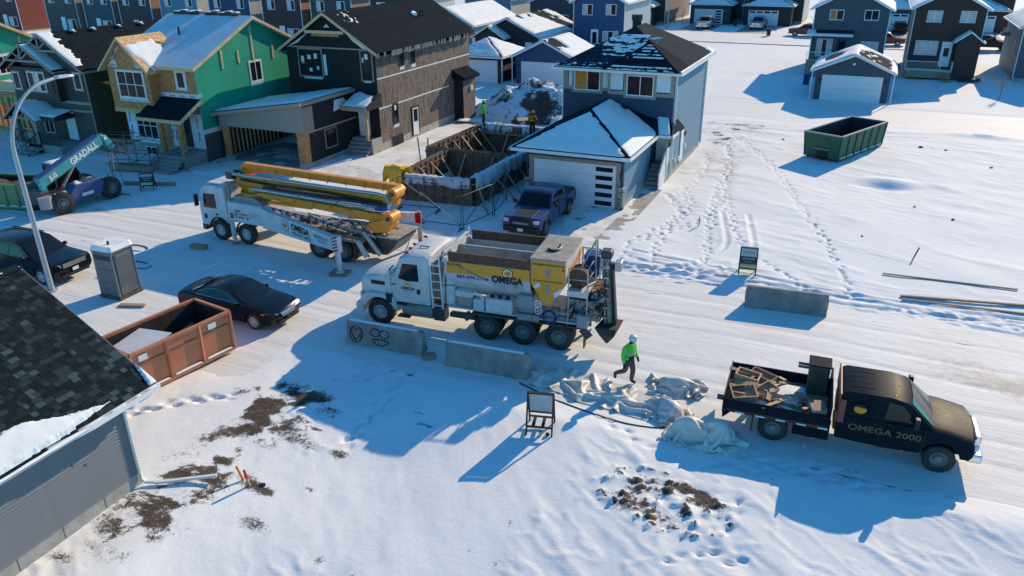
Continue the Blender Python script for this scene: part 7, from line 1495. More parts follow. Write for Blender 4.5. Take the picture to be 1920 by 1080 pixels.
# turret and folded boom
defm('boom_yellow', (0.85, 0.285, 0.012), 0.42, 0.1, 2, dust=0.14, dcol=(0.30, 0.20, 0.10))
MB().cyl((1.7, 1.25, 2.1), (1.7, 1.25, 2.75), 0.62, 0.5, n=24).cyl((1.7, 1.25, 2.4), (1.7, 1.25, 2.52), 0.85, n=28).obj('turret', 'boom_yellow', pt, smooth=35)
def boom(pts, y0, y1, name='boom_section', m='boom_yellow'): return MB().prism(pts, 'y', y0, y1).obj(name, m, pt, 0.035)
boom([(0.55, 3.05), (0.5, 3.55), (0.75, 3.72), (9.9, 3.62), (10.1, 3.45), (10.05, 3.32), (9.6, 3.3), (1.9, 3.36)], 1.45, 1.8)
boom([(0.9, 2.55), (0.55, 2.9), (0.7, 3.2), (2.0, 3.3), (9.7, 3.22), (10.15, 3.12), (10.1, 2.85), (9.6, 2.82), (6.0, 2.98), (3.2, 3.0), (2.2, 2.45), (1.3, 2.45)], 0.92, 1.24)
boom([(2.2, 2.55), (2.5, 2.68), (9.6, 2.5), (10.2, 2.4), (10.1, 2.1), (9.6, 2.0), (8.3, 2.16), (2.6, 2.42)], 0.44, 0.74)
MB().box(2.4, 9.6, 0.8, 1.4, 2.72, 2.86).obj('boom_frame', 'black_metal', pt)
boom([(2.0, 2.65), (2.1, 2.8), (9.3, 2.8), (9.4, 2.6), (2.2, 2.55)], 1.45, 1.75)
for x, z, y in ((10.0, 3.42, 1.05), (10.0, 2.4, 0.6), (0.72, 3.2, 1.6)): MB().cyl((x, y - 0.35, z), (x, y + 0.35, z), 0.27, n=18).obj('boom_hinge', 'boom_yellow', pt, smooth=35); MB().cyl((x, y - 0.4, z), (x, y + 0.4, z), 0.11, n=12).obj('hinge_pin', 'black_metal', pt)
boom([(9.75, 2.35), (10.15, 2.1), (9.95, 1.75), (9.2, 1.6), (8.6, 1.85), (9.1, 2.1)], 0.3, 0.95, 'boom_tip')
MB().tube([(0.5, 0.82, 3.32), (0.95, 0.8, 3.30), (9.2, 0.78, 3.34), (9.75, 0.7, 3.3), (10.0, 0.55, 3.05), (9.9, 0.4, 2.82), (9.3, 0.34, 2.78)], 0.085, 10).obj('delivery_line', 'steel', pt, smooth=50)
MB().tube([(9.3, 0.34, 2.78), (2.6, 0.34, 2.86), (2.2, 0.38, 2.84)], 0.085, 10).obj('delivery_line', 'steel', pt, smooth=50)
MB().tube([(2.6, 0.25, 2.1), (9.0, 0.22, 1.55), (9.3, 0.25, 1.4)], 0.07, 8).obj('delivery_line', 'steel', pt, smooth=50)
MB().tube([(9.35, 0.34, 2.78), (9.75, 0.36, 2.8), (9.95, 0.4, 2.86)], 0.1, 8).obj('blue_coupling', 'blue_plastic', pt)
for k in range(14): x = 3.4 + 0.42 * k; MB().cyl((x, 0.24, 2.03 - 0.086 * (x - 3.4)), (x + 0.16, 0.24, 2.015 - 0.086 * (x - 3.4)), 0.083, n=8).obj('pipe_clamp', 'blue_plastic', pt)
for x in (0.95, 3.2, 5.0, 7.2, 8.8):
    for y, z in ((0.8, 3.31), (0.34, 2.83)): MB().cyl((x, y, z), (x + 0.08, y, z), 0.11, n=10).obj('pipe_clamp', 'dirty_steel', pt)
MB().cyl((3.0, 1.1, 2.62), (6.2, 1.1, 2.72), 0.1, n=10).obj('boom_ram', 'dirty_steel', pt); MB().cyl((2.9, 0.6, 2.2), (5.5, 0.6, 2.25), 0.09, n=10).obj('boom_ram', 'boom_yellow', pt)
MB().cyl((0.35, 1.2, 3.15), (0.6, 1.2, 3.15), 0.28, n=12).box(0.2, 0.6, 0.7, 1.05, 3.05, 3.4).obj('work_lamp_cluster', 'black_metal', pt, 0.02)
# clutter on the deck, hopper and rear leg
for k in range(7):
    x = 3.3 + 0.75 * k; MB().box(x, x + 0.6, 0.45 + 0.1 * (k % 2), 1.1, 1.26, 1.36 + 0.12 * (k % 3)).obj('deck_chest', 'dirty_steel' if k % 2 else 'black_metal', pt, 0.02); MB().bar((x, 0.35, 1.3), (x, 0.35, 1.95), 0.05).obj('deck_post', 'dirty_steel', pt)
for k in range(6): MB().bar((4.0 + 0.5 * k, 0.3 + 0.1 * (k % 2), 1.42 + 0.05 * (k % 3)), (5.1 + 0.5 * k, 0.5 - 0.12 * (k % 3), 1.45), 0.1, 0.05).obj('deck_plank', 'lumber' if k % 2 else 'weathered_wood', pt)
MB().box(6.0, 8.6, 0.0, 0.35, 1.08, 1.2).obj('rear_fender', 'dirty_steel', pt, 0.02); MB().box(6.0, 8.6, 2.15, 2.5, 1.08, 1.2).obj('rear_fender', 'dirty_steel', pt, 0.02)
hp = [(8.6, 0.55), (8.9, 0.45), (9.7, 0.55), (10.35, 1.3), (10.3, 1.42), (8.75, 1.42)]
MB().prism(hp, 'y', 0.45, 2.05).obj('hopper', 'black_metal', pt, 0.03); MB().prism([(9.2, 1.42), (10.35, 1.42), (10.45, 1.5), (9.2, 1.5)], 'y', 0.3, 2.2).obj('hopper_rim', 'dusty_top', pt, 0.02); MB().prism([(8.9, 1.5), (9.4, 1.5), (9.2, 1.95), (8.95, 1.95)], 'y', 0.6, 1.9).obj('hopper_lid', 'dusty_top', pt, 0.02)
MB().cyl((8.7, 0.15, 1.65), (9.5, 0.2, 0.6), 0.13, n=12).obj('grout_pipe', 'steel', pt); MB().cyl((8.5, 0.35, 1.6), (9.2, 0.35, 0.8), 0.11, n=12).obj('grout_pipe', 'dirty_steel', pt)
MB().prism([(8.3, 1.2), (8.55, 1.25), (8.95, 0.55), (8.75, 0.4), (8.6, 0.7)], 'y', -0.05, 0.05).obj('tail_bracket', 'mix_white', pt, 0.01); MB().sphere((8.95, 0.0, 0.55), 0.06, 8, 5).obj('taillight', 'red_lens', pt)
for s, y in ((0, 0.2), (1, 2.3)): MB().box(8.1, 8.14, y - 0.18, y + 0.18, 0.2, 1.05).obj('mud_flap', 'rubber', pt)
# far outrigger, folded out behind
MB().bar((6.2, 2.4, 1.5), (9.6, 3.3, 1.5), 0.25, 0.45).obj('outrigger_arm', 'mix_white', pt, 0.02); MB().cyl((9.72, 3.34, 1.8), (9.72, 3.34, 0.1), 0.11, n=12).obj('rear_leg', 'dirty_steel', pt); MB().box(9.6, 9.9, 3.15, 3.2, 1.25, 1.75).obj('warning_plate', 'red_lens', pt)

rq = random.Random(31)
for k in range(34):   # hoses, valves and boxes crowding the pump deck and hopper
    x, y, z = rq.uniform(3.2, 10.2), rq.uniform(0.2, 1.0), rq.uniform(1.3, 1.75)
    if x > 8.5: z += 0.15
    q = [(x, y, z), (x + rq.uniform(0.1, 0.4), y - rq.uniform(0, 0.25), z + rq.uniform(0.05, 0.35)), (x + rq.uniform(0.3, 0.9), y + rq.uniform(-0.1, 0.2), z + rq.uniform(-0.2, 0.2))]
    MB().tube(q, rq.uniform(0.018, 0.04), 5).obj('hydraulic_hose', 'black', pt)
    if k % 2: s_ = rq.uniform(0.08, 0.2); MB().box(x, x + s_ * 1.5, y, y + s_, z - 0.15, z - 0.15 + s_).obj('valve_block', rq.choice(('dirty_steel', 'black_metal', 'rust_brown')), pt, 0.01)
for k in range(8): x = 1.4 + 1.05 * k; MB().box(x, x + 0.07, 0.885, 0.9, 2.9, 3.3).obj('boom_rib', 'boom_yellow', pt); MB().box(x + 0.3, x + 0.36, 1.40, 1.42, 3.3, 3.62).obj('boom_rib', 'boom_yellow', pt); MB().cyl((x + 1.2, 0.40, 2.5), (x + 1.2, 0.42, 2.5), 0.035, n=8).obj('boom_bolt', 'black', pt)
MB().tube([(1.0, 0.84, 3.05), (3.0, 0.82, 2.98), (6.0, 0.82, 3.02), (9.4, 0.82, 2.9)], 0.03, 6).obj('hydraulic_hose', 'black', pt); MB().tube([(1.0, 0.84, 3.12), (3.0, 0.82, 3.05), (6.0, 0.82, 3.09), (9.4, 0.82, 2.98)], 0.025, 6).obj('hydraulic_hose', 'black', pt)
for k in range(30):   # the crowded tail of the mixer
    x, y, z = rq.uniform(7.5, 8.7), rq.uniform(0.15, 0.9), rq.uniform(1.1, 2.2)
    q = [(x, y, z), (x + rq.uniform(0.05, 0.3), y - rq.uniform(0, 0.2), z + rq.uniform(0.1, 0.4)), (x + rq.uniform(0.1, 0.5), y + rq.uniform(-0.1, 0.2), z + rq.uniform(-0.1, 0.5))]
    MB().tube(q, rq.uniform(0.015, 0.035), 5).obj('hydraulic_hose', 'black', mx)
    if k % 2: s_ = rq.uniform(0.1, 0.26); MB().box(x, x + s_, y, y + s_, z - 0.1, z - 0.1 + s_ * 1.2).obj('valve_block', rq.choice(('dirty_steel', 'black_metal', 'rust_brown', 'ink_grey')), mx, 0.01)
for k in range(6): MB().box(8.62 + 0.02 * k, 8.92, 0.7 - 0.02 * k, 0.78, 1.2 + 0.4 * k, 1.26 + 0.4 * k).obj('auger_clamp', 'steel', mx)

# ------------------------------------------------------------------ telehandler
defm('tele_teal', (0.012, 0.30, 0.35), 0.4, 0.08, 2, dust=0.12)
defm('tele_blue', (0.012, 0.055, 0.20), 0.35, 0.1, 2, dust=0.12)
th = thing('telehandler', 'blue telehandler with raised teal boom and fork carriage', 'telehandler', (-41.0, 29.2, 0), 90)
for x in (1.6, -1.6):
    for s in (-1, 1):
        w_ = wheel(th, x, s * 1.05, 0.62, 0.42, s, 'rim_dark', 0, 0.5)
        for k in range(18):
            a = 2 * math.pi * k / 18
        MB().cyl((x, 0.2 * s, 0.62), (x, 0.85 * s, 0.62), 0.12, n=8).obj('axle', 'black_metal', th)
        if x < 0: w_.rotation_euler = (0, 0, R(-18))
MB().box(-2.1, 2.0, -0.45, 0.45, 0.55, 1.0).obj('chassis', 'black_metal', th, 0.04)
MB().prism([(-1.0, 0.5), (1.0, 0.55), (1.25, 1.05), (0.9, 1.45), (-0.6, 1.4), (-1.15, 1.0)], 'y', -1.2, -0.45).obj('engine_cover', 'tele_blue', th, 0.06)
MB().box(-0.4, 0.35, -1.205, -1.2, 0.68, 0.86).obj('cover_decal', 'ink_white', th); MB().cyl((-1.9, -0.95, 1.08), (-1.2, -0.95, 1.1), 0.14, n=12).obj('muffler', 'dirty_steel', th)
snow_quad(th, (-0.6, -1.15, 1.42), (1.4, 0, 0.03), (0, 0.6, 0), 0.1, 0.06, lambda u, v, n: n - 0.48)
cabp = [(-0.7, 1.0), (0.75, 1.0), (0.9, 1.55), (0.55, 2.35), (-0.65, 2.35)]
MB().prism(cabp, 'y', 0.4, 1.2).obj('cab', 'car_glass', th, 0.03); MB().box(-0.7, 0.6, 0.36, 1.24, 2.35, 2.43).obj('cab_roof', 'tele_blue', th, 0.03); snow_quad(th, (-0.65, 0.4, 2.43), (1.2, 0, 0), (0, 0.8, 0), 0.12, 0.07)
for a, b in (((-0.7, 1.0), (-0.65, 2.35)), ((0.9, 1.55), (0.55, 2.35)), ((0.75, 1.0), (0.9, 1.55))):
    for y in (0.4, 1.2): MB().bar((a[0], y, a[1]), (b[0], y, b[1]), 0.07).obj('cab_pillar', 'black_metal', th)
MB().cyl((-2.35, -0.75, 0.5), (-2.35, -0.75, 1.15), 0.34, 0.36, n=16).obj('counterweight_drum', 'ink_grey', th)
MB().box(-2.45, -1.9, -0.6, 0.6, 0.6, 1.4).obj('counterweight', 'black_metal', th, 0.05)
# boom from the rear pivot forward and up
bs, be = Vector((-2.05, -0.1, 1.75)), Vector((2.55, -0.1, 3.38)); bd = (be - bs).normalized(); bu = Vector((-bd.z, 0, bd.x))
def bbox(t0, t1, w, h, m, name, off=0.0):
    a = bs.lerp(be, t0) + bu * off; b = bs.lerp(be, t1) + bu * off; return MB().bar(a, b, w, h, up=bu).obj(name, m, th, 0.02)
bbox(0, 0.93, 0.42, 0.62, 'tele_teal', 'boom'); bbox(0.002, 0.928, 0.425, 0.1, 'tele_blue', 'boom_top', 0.29)
text(th, 'GRADALL', 0.5, 'ink_white', bs.lerp(be, 0.44) + Vector((0, -0.22, 0)) - bu * 0.2, bd, bu, bold=0.04, ext=0.006, width=2.05); text(th, 'JLG', 0.34, 'ink_white', bs.lerp(be, 0.12) + Vector((0, -0.22, 0)) - bu * 0.16, bd, bu, bold=0.04, ext=0.006)
bbox(0.9, 1.0, 0.3, 0.45, 'tele_teal', 'inner_boom')
hd_ = MB().prism([(2.3, 3.55), (2.7, 3.45), (3.15, 2.75), (2.95, 2.5), (2.55, 2.9)], 'y', -0.28, 0.08).obj('boom_head', 'tele_teal', th, 0.04); MB().cyl((2.58, -0.3, 3.3), (2.58, 0.1, 3.3), 0.1, n=12).obj('pin', 'ink_white', hd_)
MB().cyl((-0.7, -0.1, 1.2), (0.4, -0.1, 2.3), 0.09, n=10).obj('lift_ram', 'dirty_steel', th); MB().bar((-2.05, -0.4, 0.9), (-2.05, -0.4, 1.8), 0.25, 0.3).obj('boom_pivot', 'tele_teal', th)
cg = MB()
for z in (2.35, 2.95): cg.bar((3.2, -1.0, z), (3.2, 0.8, z), 0.09)
for y in (-1.0, -0.4, 0.2, 0.8): cg.bar((3.2, y, 2.2), (3.2, y, 3.1), 0.07)
cg.obj('fork_carriage', 'black_metal', th)
for y in (-0.75, 0.45): MB().bar((3.2, y, 2.25), (4.4, y, 2.22), 0.12, 0.05).obj('fork', 'black_metal', th)
# ------------------------------------------------------------------ concrete barriers
defm('barrier', (0.28, 0.28, 0.265), 0.9, 0.22, 2.0, bump=0.5, bscale=10, dust=0.15, dcol=(0.16, 0.155, 0.145))
BP = [(-0.30, 0), (0.30, 0), (0.30, 0.08), (0.19, 0.30), (0.09, 0.88), (-0.09, 0.88), (-0.19, 0.30), (-0.30, 0.08)]
def barrier(label, a, b, snow=True):
    a, b = Vector((*a, 0)), Vector((*b, 0)); L = (b - a).length
    o = thing('concrete_barrier', label, 'barrier', (a.x, a.y, gz(a.x, a.y) - 0.03 if a.y < 21 else -0.02), math.degrees(math.atan2(b.y - a.y, b.x - a.x)), 'precast concrete barriers along the road')
    MB().prism([(-y, z) for y, z in BP], 'x', 0, L).obj('block', 'barrier', o, 0.02)
    for x in (0.0, L): MB().cyl((x, 0, 0.2), (x, 0, 0.7), 0.03, n=8).obj('end_pin', 'dirty_steel', o)
    MB().cyl((L * 0.78, -0.11, 0.7), (L * 0.78, -0.05, 0.7), 0.035, n=10).obj('lifting_hole', 'black', o)
    if snow: snow_quad(o, (0.05, -0.085, 0.88), (L - 0.25, 0, 0), (0, 0.17, 0), 0.05, 0.05)
    return o
b1 = barrier('concrete barrier painted with a black graffiti heart and cartoon eyes', (-16.4, 21.3), (-13.25, 21.5)); b1.location.z = -0.02
b2 = barrier('plain concrete barrier by the mixer, between graffiti barrier and tarpaulin', (-12.16, 21.24), (-9.05, 21.46)); b2.location.z = -0.02
b3 = barrier('lone concrete barrier across the road below the sale sign', (-3.16, 30.34), (-0.02, 30.6), False)
def graffiti(root, pts, r=0.02):
    """pts = (x along the face, z); laid on the sloping near face"""
    def fy(z): return -(0.19 - (z - 0.30) * 0.1 / 0.58) if z > 0.3 else -(0.19 + (0.3 - z) * 0.5)
    MB().tube([(x, fy(z) - 0.004, z) for x, z in pts], r, 5).obj('graffiti_line', 'ink_black', root)
t_ = np.linspace(0, 2 * math.pi, 25)
graffiti(b1, [(0.42 + 0.27 * math.cos(a), 0.42 + 0.30 * math.sin(a)) for a in t_], 0.018)
graffiti(b1, [(0.42 + 0.014 * 16 * math.sin(a) ** 3, 0.44 + 0.016 * (13 * math.cos(a) - 5 * math.cos(2 * a) - 2 * math.cos(3 * a) - math.cos(4 * a))) for a in t_], 0.018)
graffiti(b1, [(0.1, 0.62), (0.68, 0.32)], 0.012); graffiti(b1, [(0.22, 0.5), (0.36, 0.18)], 0.01); graffiti(b1, [(0.66, 0.38), (0.56, 0.12)], 0.01)
graffiti(b1, [(1.22 + 0.19 * math.cos(a), 0.58 + 0.15 * math.sin(a)) for a in t_]); graffiti(b1, [(1.60 + 0.19 * math.cos(a), 0.56 + 0.15 * math.sin(a)) for a in t_])
graffiti(b1, [(1.22, 0.58), (1.24, 0.58)], 0.018); graffiti(b1, [(1.62, 0.56), (1.64, 0.56)], 0.018)
graffiti(b1, [(1.45 + 0.34 * math.cos(a), 0.24 + 0.1 * math.sin(a) + 0.04 * math.cos(a) ** 2) for a in t_])
for x in (1.25, 1.38, 1.52, 1.65): graffiti(b1, [(x, 0.33), (x, 0.16)], 0.01)

# ------------------------------------------------------------------ waste bins
defm('bin_orange', (0.52, 0.16, 0.065), 0.6, 0.14, 1.5, bump=0.2, bscale=6, dust=0.3, dcol=(0.46, 0.29, 0.19))
defm('bin_green', (0.012, 0.10, 0.05), 0.55, 0.15, 1.5, bump=0.2, bscale=6, dust=0.15, dcol=(0.12, 0.15, 0.11))
defm('bin_lime', (0.13, 0.25, 0.10), 0.6, 0.15, 1.5, bump=0.2, bscale=6, dust=0.2)
defm('bin_inside', (0.03, 0.024, 0.022), 0.85, 0.4, 2, dust=0.2, dcol=(0.10, 0.06, 0.045))
def waste_bin(label, loc, rz, L, W, H, m, ribs, flare=0.0, rail=True, rim=None, bar='ink_white'):
    """x along the bin, near long side at y = 0"""
    o = thing('waste_bin', label, 'skip', loc, rz)
    z0 = 0.16
    def face(p, nm, mm): mb = MB(); mb._a(p, [tuple(range(len(p)))]); return mb
    def slab(name, a, b, mm):
        mb = MB(); n = len(a); mb._a(a + b, [tuple(range(n)), tuple(range(2 * n - 1, n - 1, -1))] + [(i, n + i, n + (i + 1) % n, (i + 1) % n) for i in range(n)]); return mb.obj(name, mm, o, fix=True)
    f = flare; t = 0.05
    long0 = lambda y, k: [(0 + k, y + (f - 0), z0), (L - k, y + f, z0), (L - k + (f if not k else 0), y, H), (0 + k - (f if not k else 0), y, H)]
    slab('side_panel', [(0, f, z0), (L, f, z0), (L + f, 0, H), (-f, 0, H)], [(0, f + t, z0), (L, f + t, z0), (L + f, t, H), (-f, t, H)], m)
    slab('side_panel', [(0, W - f, z0), (L, W - f, z0), (L + f, W, H), (-f, W, H)], [(0, W - f - t, z0), (L, W - f - t, z0), (L + f, W - t, H), (-f, W - t, H)], m)
    slab('end_panel', [(0, f, z0), (0, W - f, z0), (-f, W, H), (-f, 0, H)], [(t, f, z0), (t, W - f, z0), (t - f, W, H), (t - f, 0, H)], m)
    slab('end_panel', [(L, f, z0), (L, W - f, z0), (L + f, W, H), (L + f, 0, H)], [(L - t, f, z0), (L - t, W - f, z0), (L + f - t, W, H), (L + f - t, 0, H)], m)
    slab('liner', [(t * 1.1, f + t * 1.1, z0 + 0.06), (L - t * 1.1, f + t * 1.1, z0 + 0.06), (L - t * 1.1, W - f - t * 1.1, z0 + 0.06), (t * 1.1, W - f - t * 1.1, z0 + 0.06)], [(0, 0.1, z0), (L, 0.1, z0), (L, W - 0.1, z0), (0, W - 0.1, z0)], 'bin_inside')
    for a, b in (([(t * 1.15, W - f - t * 1.15, z0 + .05), (L - t * 1.15, W - f - t * 1.15, z0 + .05), (L + f - t * 1.15, W - t * 1.15, H - 0.05), (-f + t * 1.15, W - t * 1.15, H - 0.05)], (0, -0.004, 0)), ([(t * 1.15, f + t * 1.15, z0 + .05), (L - t * 1.15, f + t * 1.15, z0 + .05), (L + f - t * 1.15, t * 1.15, H - 0.05), (-f + t * 1.15, t * 1.15, H - 0.05)], (0, 0.004, 0)), ([(L - t * 1.15, f + 0.06, z0 + .05), (L - t * 1.15, W - f - .06, z0 + .05), (L + f - t * 1.15, W - 0.06, H - 0.05), (L + f - t * 1.15, 0.06, H - 0.05)], (-0.004, 0, 0)), ([(t * 1.15, f + 0.06, z0 + .05), (t * 1.15, W - f - .06, z0 + .05), (-f + t * 1.15, W - 0.06, H - 0.05), (-f + t * 1.15, 0.06, H - 0.05)], (0.004, 0, 0))):
        slab('liner', a, [(p[0] + b[0], p[1] + b[1], p[2]) for p in a], 'bin_inside')
    for i in range(ribs + 1):
        x = L * i / ribs; xf = f * (2 * i / ribs - 1)
        for y0, y1, s in ((f, 0, -1), (W - f, W, 1)): MB().bar((x, y0 + s * 0.03, z0), (x + xf, y1 + s * 0.03, H), 0.08, 0.09).obj('rib', m, o)
    rb = MB()
    for a, b in (((-f, 0, H), (L + f, 0, H)), ((-f, W, H), (L + f, W, H)), ((-f, 0, H), (-f, W, H)), ((L + f, 0, H), (L + f, W, H))): rb.bar(a, b, 0.12, 0.09)
    rb.obj('top_rim', rim or m, o)
    MB().box(-0.02, L + 0.02, f - 0.08, f + 0.02, z0 - 0.06, z0 + 0.06).obj('bottom_rail', m, o); MB().box(-0.02, L + 0.02, W - f - 0.02, W - f + 0.08, z0 - 0.06, z0 + 0.06).obj('bottom_rail', m, o)
    if rail:
        for i in range(ribs): snow_quad(o, (L * i / ribs + 0.1, f - 0.09, z0 + 0.06), (L / ribs - 0.2, 0, 0), (0, 0.08, 0), 0.05, 0.05)
    for y in (W * 0.3, W * 0.7): MB().box(0.1, L - 0.1, y - 0.06, y + 0.06, 0.0, z0).obj('skid', 'black_metal', o)
    for x in (0.2, L - 0.2):
        for y in (0.25, W - 0.25): MB().cyl((x, y - 0.08, 0.09), (x, y + 0.08, 0.09), 0.09, n=10).obj('roller', 'black_metal', o)
    return o
ob = waste_bin('weathered orange waste bin with white board sheets inside', (-20.39, 15.01, gz(-20, 16.5) - 0.02), 81.1, 3.88, 1.95, 1.62, 'bin_orange', 3, 0.02)
# the bin's near long side faces right, so mirror the local frame: shift it so its right side is the near one
ob.location = (-20.39 - 0.0, 15.01, gz(-20, 16.5) - 0.02)
for k in range(3): MB().box(0.12 + 1.29 * k, 1.18 + 1.29 * k, -0.02, 0.0, 1.18, 1.2).obj('panel_seam', 'rust_brown', ob)
for x in (0.25, 2.95): MB().box(x, x + 0.32, -0.035, -0.02, 1.28, 1.5).obj('bin_label', 'ink_white', ob)
def in_bin(o, x, y, z): return o.matrix_basis @ Vector((x, y, z))
bpy.context.view_layer.update()
sh = MB().box(-0.85, 0.85, -0.75, 0.75, -0.012, 0.012).obj('board_sheet', 'white_wrap'); sh.location = in_bin(ob, 0.85, 0.95, 1.42); sh.rotation_euler = (R(-4), R(-6), R(92)); tag(sh, 'white gypsum board sheet lying across the orange bin', 'board')
sh = MB().box(-0.5, 0.5, -0.45, 0.45, 0, 0.25).obj('foam_block', 'ink_grey', None, 0.02); sh.location = in_bin(ob, 2.55, 0.8, 0.3); sh.rotation_euler = (0.05, 0.1, R(70)); tag(sh, 'grey packaging block at the bottom of the orange bin', 'packaging')
for k in range(3):
    s_ = MB().bar((-1.0, 0, 0), (1.0, 0, 0), 0.06, 0.03).obj('wood_strip', 'weathered_wood'); s_.location = in_bin(ob, 2.0 + 0.1 * k, 0.85 + 0.22 * k, 0.75 + 0.06 * k); s_.rotation_euler = (0, R(-18), R(60 + 6 * k)); tag(s_, ('thin wood strip inside the orange bin, nearest of the three', 'thin wood strip inside the orange bin, middle of the three', 'thin wood strip inside the orange bin, farthest of the three')[k], 'wood strip', 'strips in the orange bin')
gb_ = waste_bin('dark green waste bin alone on the snowy empty lot', (-0.85, 54.9, gz(-0.5, 57) - 0.03), 66.5, 6.4, 2.6, 1.75, 'bin_green', 6, 0.12, True, 'ink_grey')
MB().box(-0.16, -0.02, 0.9, 1.6, 0.1, 0.7).obj('hook_pocket', 'black', gb_); MB().box(-0.22, -0.1, 0.75, 1.85, 0.72, 0.78).obj('hook_bar', 'ink_grey', gb_)
lb = waste_bin('light green waste bin behind the telehandler', (-46.5, 26.0, 0.0), 15, 4.6, 2.0, 1.5, 'bin_lime', 6, 0.08, True)
fill = snow_quad(None, (0.1, 0.15, 0), (4.4, 0, 0), (0, 1.7, 0), 0.2, 0.35, name='rubble_heap', m='dark_dirt', rough=0.9); fill.location = in_bin(lb, 0, 0, 1.0); fill.rotation_euler = (0, 0, R(15)); tag(fill, 'brown construction rubble filling the light green bin', 'rubble')

# ------------------------------------------------------------------ portable toilet
defm('toilet_grey', (0.085, 0.105, 0.115), 0.5, 0.08, 2, dust=0.12)
pl = thing('portable_toilet', 'grey portable toilet cabin with snow on its roof', 'portable toilet', (-27.95, 20.95, 0.0), 1.5)
MB().box(-0.6, 0.6, -0.62, 0.62, 0.0, 0.14).obj('skid_base', 'black_metal', pl, 0.02)
MB().loft([[(x * k, y * k, z) for x, y in ((-0.54, -0.56), (0.54, -0.56), (0.54, 0.56), (-0.54, 0.56))] for z, k in ((0.14, 1.0), (2.08, 0.97))]).obj('cabin', 'toilet_grey', pl, 0.02, fix=True)
MB().box(0.50, 0.565, -0.44, 0.42, 0.2, 2.0).obj('door', 'toilet_grey', pl, 0.012); MB().box(0.56, 0.572, -0.36, 0.34, 1.72, 1.94).obj('door_vent', 'ink_grey', pl)
for k in range(5): MB().box(0.572, 0.578, -0.35, 0.33, 1.74 + 0.04 * k, 1.755 + 0.04 * k).obj('vent_slat', 'black', pl)
for k in range(5): MB().box(-0.45, 0.45, -0.562, -0.548, 1.76 + 0.045 * k, 1.78 + 0.045 * k).obj('vent_slat', 'black', pl)
for x, y in ((-0.53, -0.55), (0.53, -0.55), (0.53, 0.55), (-0.53, 0.55)): MB().bar((x, y, 0.14), (x * 0.975, y * 0.975, 2.08), 0.06).obj('corner_post', 'ink_grey', pl)
for z in (0.75, 1.3): MB().box(-0.42, 0.42, -0.567, -0.553, z, z + 0.03).obj('wall_rib', 'toilet_grey', pl)
MB().loft([[(x * k, y * k, z) for x, y in ((-0.57, -0.6), (0.57, -0.6), (0.57, 0.6), (-0.57, 0.6))] for z, k in ((2.08, 1.0), (2.16, 0.95), (2.26, 0.7))]).obj('roof', 'toilet_grey', pl, 0.02, fix=True)
snow_quad(pl, (-0.56, -0.6, 2.16), (1.12, 0, 0), (0, 1.2, 0), 0.07, 0.22, rough=0.5); MB().cyl((0.1, -0.2, 2.2), (0.1, -0.2, 2.5), 0.05, n=8).obj('vent_pipe', 'black', pl)

# ------------------------------------------------------------------ street lamp with curved arm
defm('lamp_grey', (0.42, 0.46, 0.48), 0.45, 0.08, 2, metal=0.3)
sl_o = thing('street_lamp', 'tall galvanised street lamp with curved arm at the left', 'street lamp', (-31.06, 19.97, 0), 90)
pts = [(0, 0, 0), (0, 0, 3.0), (0, 0, 6.0)] + [(0.0 + 2.3 * (1 - math.cos(a)), 0, 6.0 + 2.65 * math.sin(a)) for a in np.linspace(0.15, 1.5, 12)] + [(2.55, 0, 8.7)]
MB().tube(pts, [0.12, 0.105, 0.09] + [0.075] * 12 + [0.06], 12).obj('pole', 'lamp_grey', sl_o, smooth=50); MB().cyl((0, 0, 0), (0, 0, 0.06), 0.25, n=12).obj('base_flange', 'lamp_grey', sl_o)
MB().loft([[(x, y, z) for y, z in ((-w, 8.66), (w, 8.66), (w * 0.8, 8.66 + h), (-w * 0.8, 8.66 + h))] for x, w, h in ((2.45, 0.06, 0.08), (2.65, 0.13, 0.13), (3.15, 0.14, 0.11), (3.4, 0.10, 0.06))]).obj('lamp_head', 'lamp_grey', sl_o, 0.01, fix=True)
fl_ = thing('street_lamp', 'slim street lamp beside the far street', 'street lamp', (-31.9, 134.9, 0.1), -90); MB().cyl((0, 0, 0), (0, 0, 9.0), 0.11, 0.07, n=10).obj('pole', 'lamp_grey', fl_); MB().bar((0, 0, 8.9), (1.8, 0, 9.2), 0.08).obj('arm', 'lamp_grey', fl_); MB().box(1.7, 2.3, -0.12, 0.12, 9.12, 9.24).obj('lamp_head', 'lamp_grey', fl_)

# ------------------------------------------------------------------ foundation forms
defm('form_ply', (0.125, 0.085, 0.058), 0.85, 0.3, 2.5, bump=0.3, bscale=6, dust=0.3, dcol=(0.22, 0.175, 0.14))
defm('tarp_white', (0.56, 0.58, 0.60), 0.55, 0.08, 2, bump=0.5, bscale=4)
defm('tarp_dirty', (0.64, 0.61, 0.56), 0.5, 0.12, 1.5, bump=0.25, bscale=3)
defm('tarp_yellow', (0.85, 0.46, 0.02), 0.45, 0.08, 2, bump=0.5, bscale=4)
defm('fence_green', (0.01, 0.075, 0.055), 0.5, 0.1, 3)
fd = thing('foundation_forms', 'plywood foundation forms braced with boards beside the blue house', 'formwork', (-24.0, 37.2, 0))
ZT = 1.5
walls = [((0.0, 0.0), (4.7, 0.35)), ((4.7, 0.35), (5.0, 6.6)), ((0.0, 0.0), (-0.15, 6.3)), ((-1.6, 6.3), (5.0, 6.6)), ((-1.6, 6.3), (-1.4, 13.8)), ((-1.4, 13.8), (5.2, 13.9)), ((5.0, 6.6), (5.2, 13.9))]
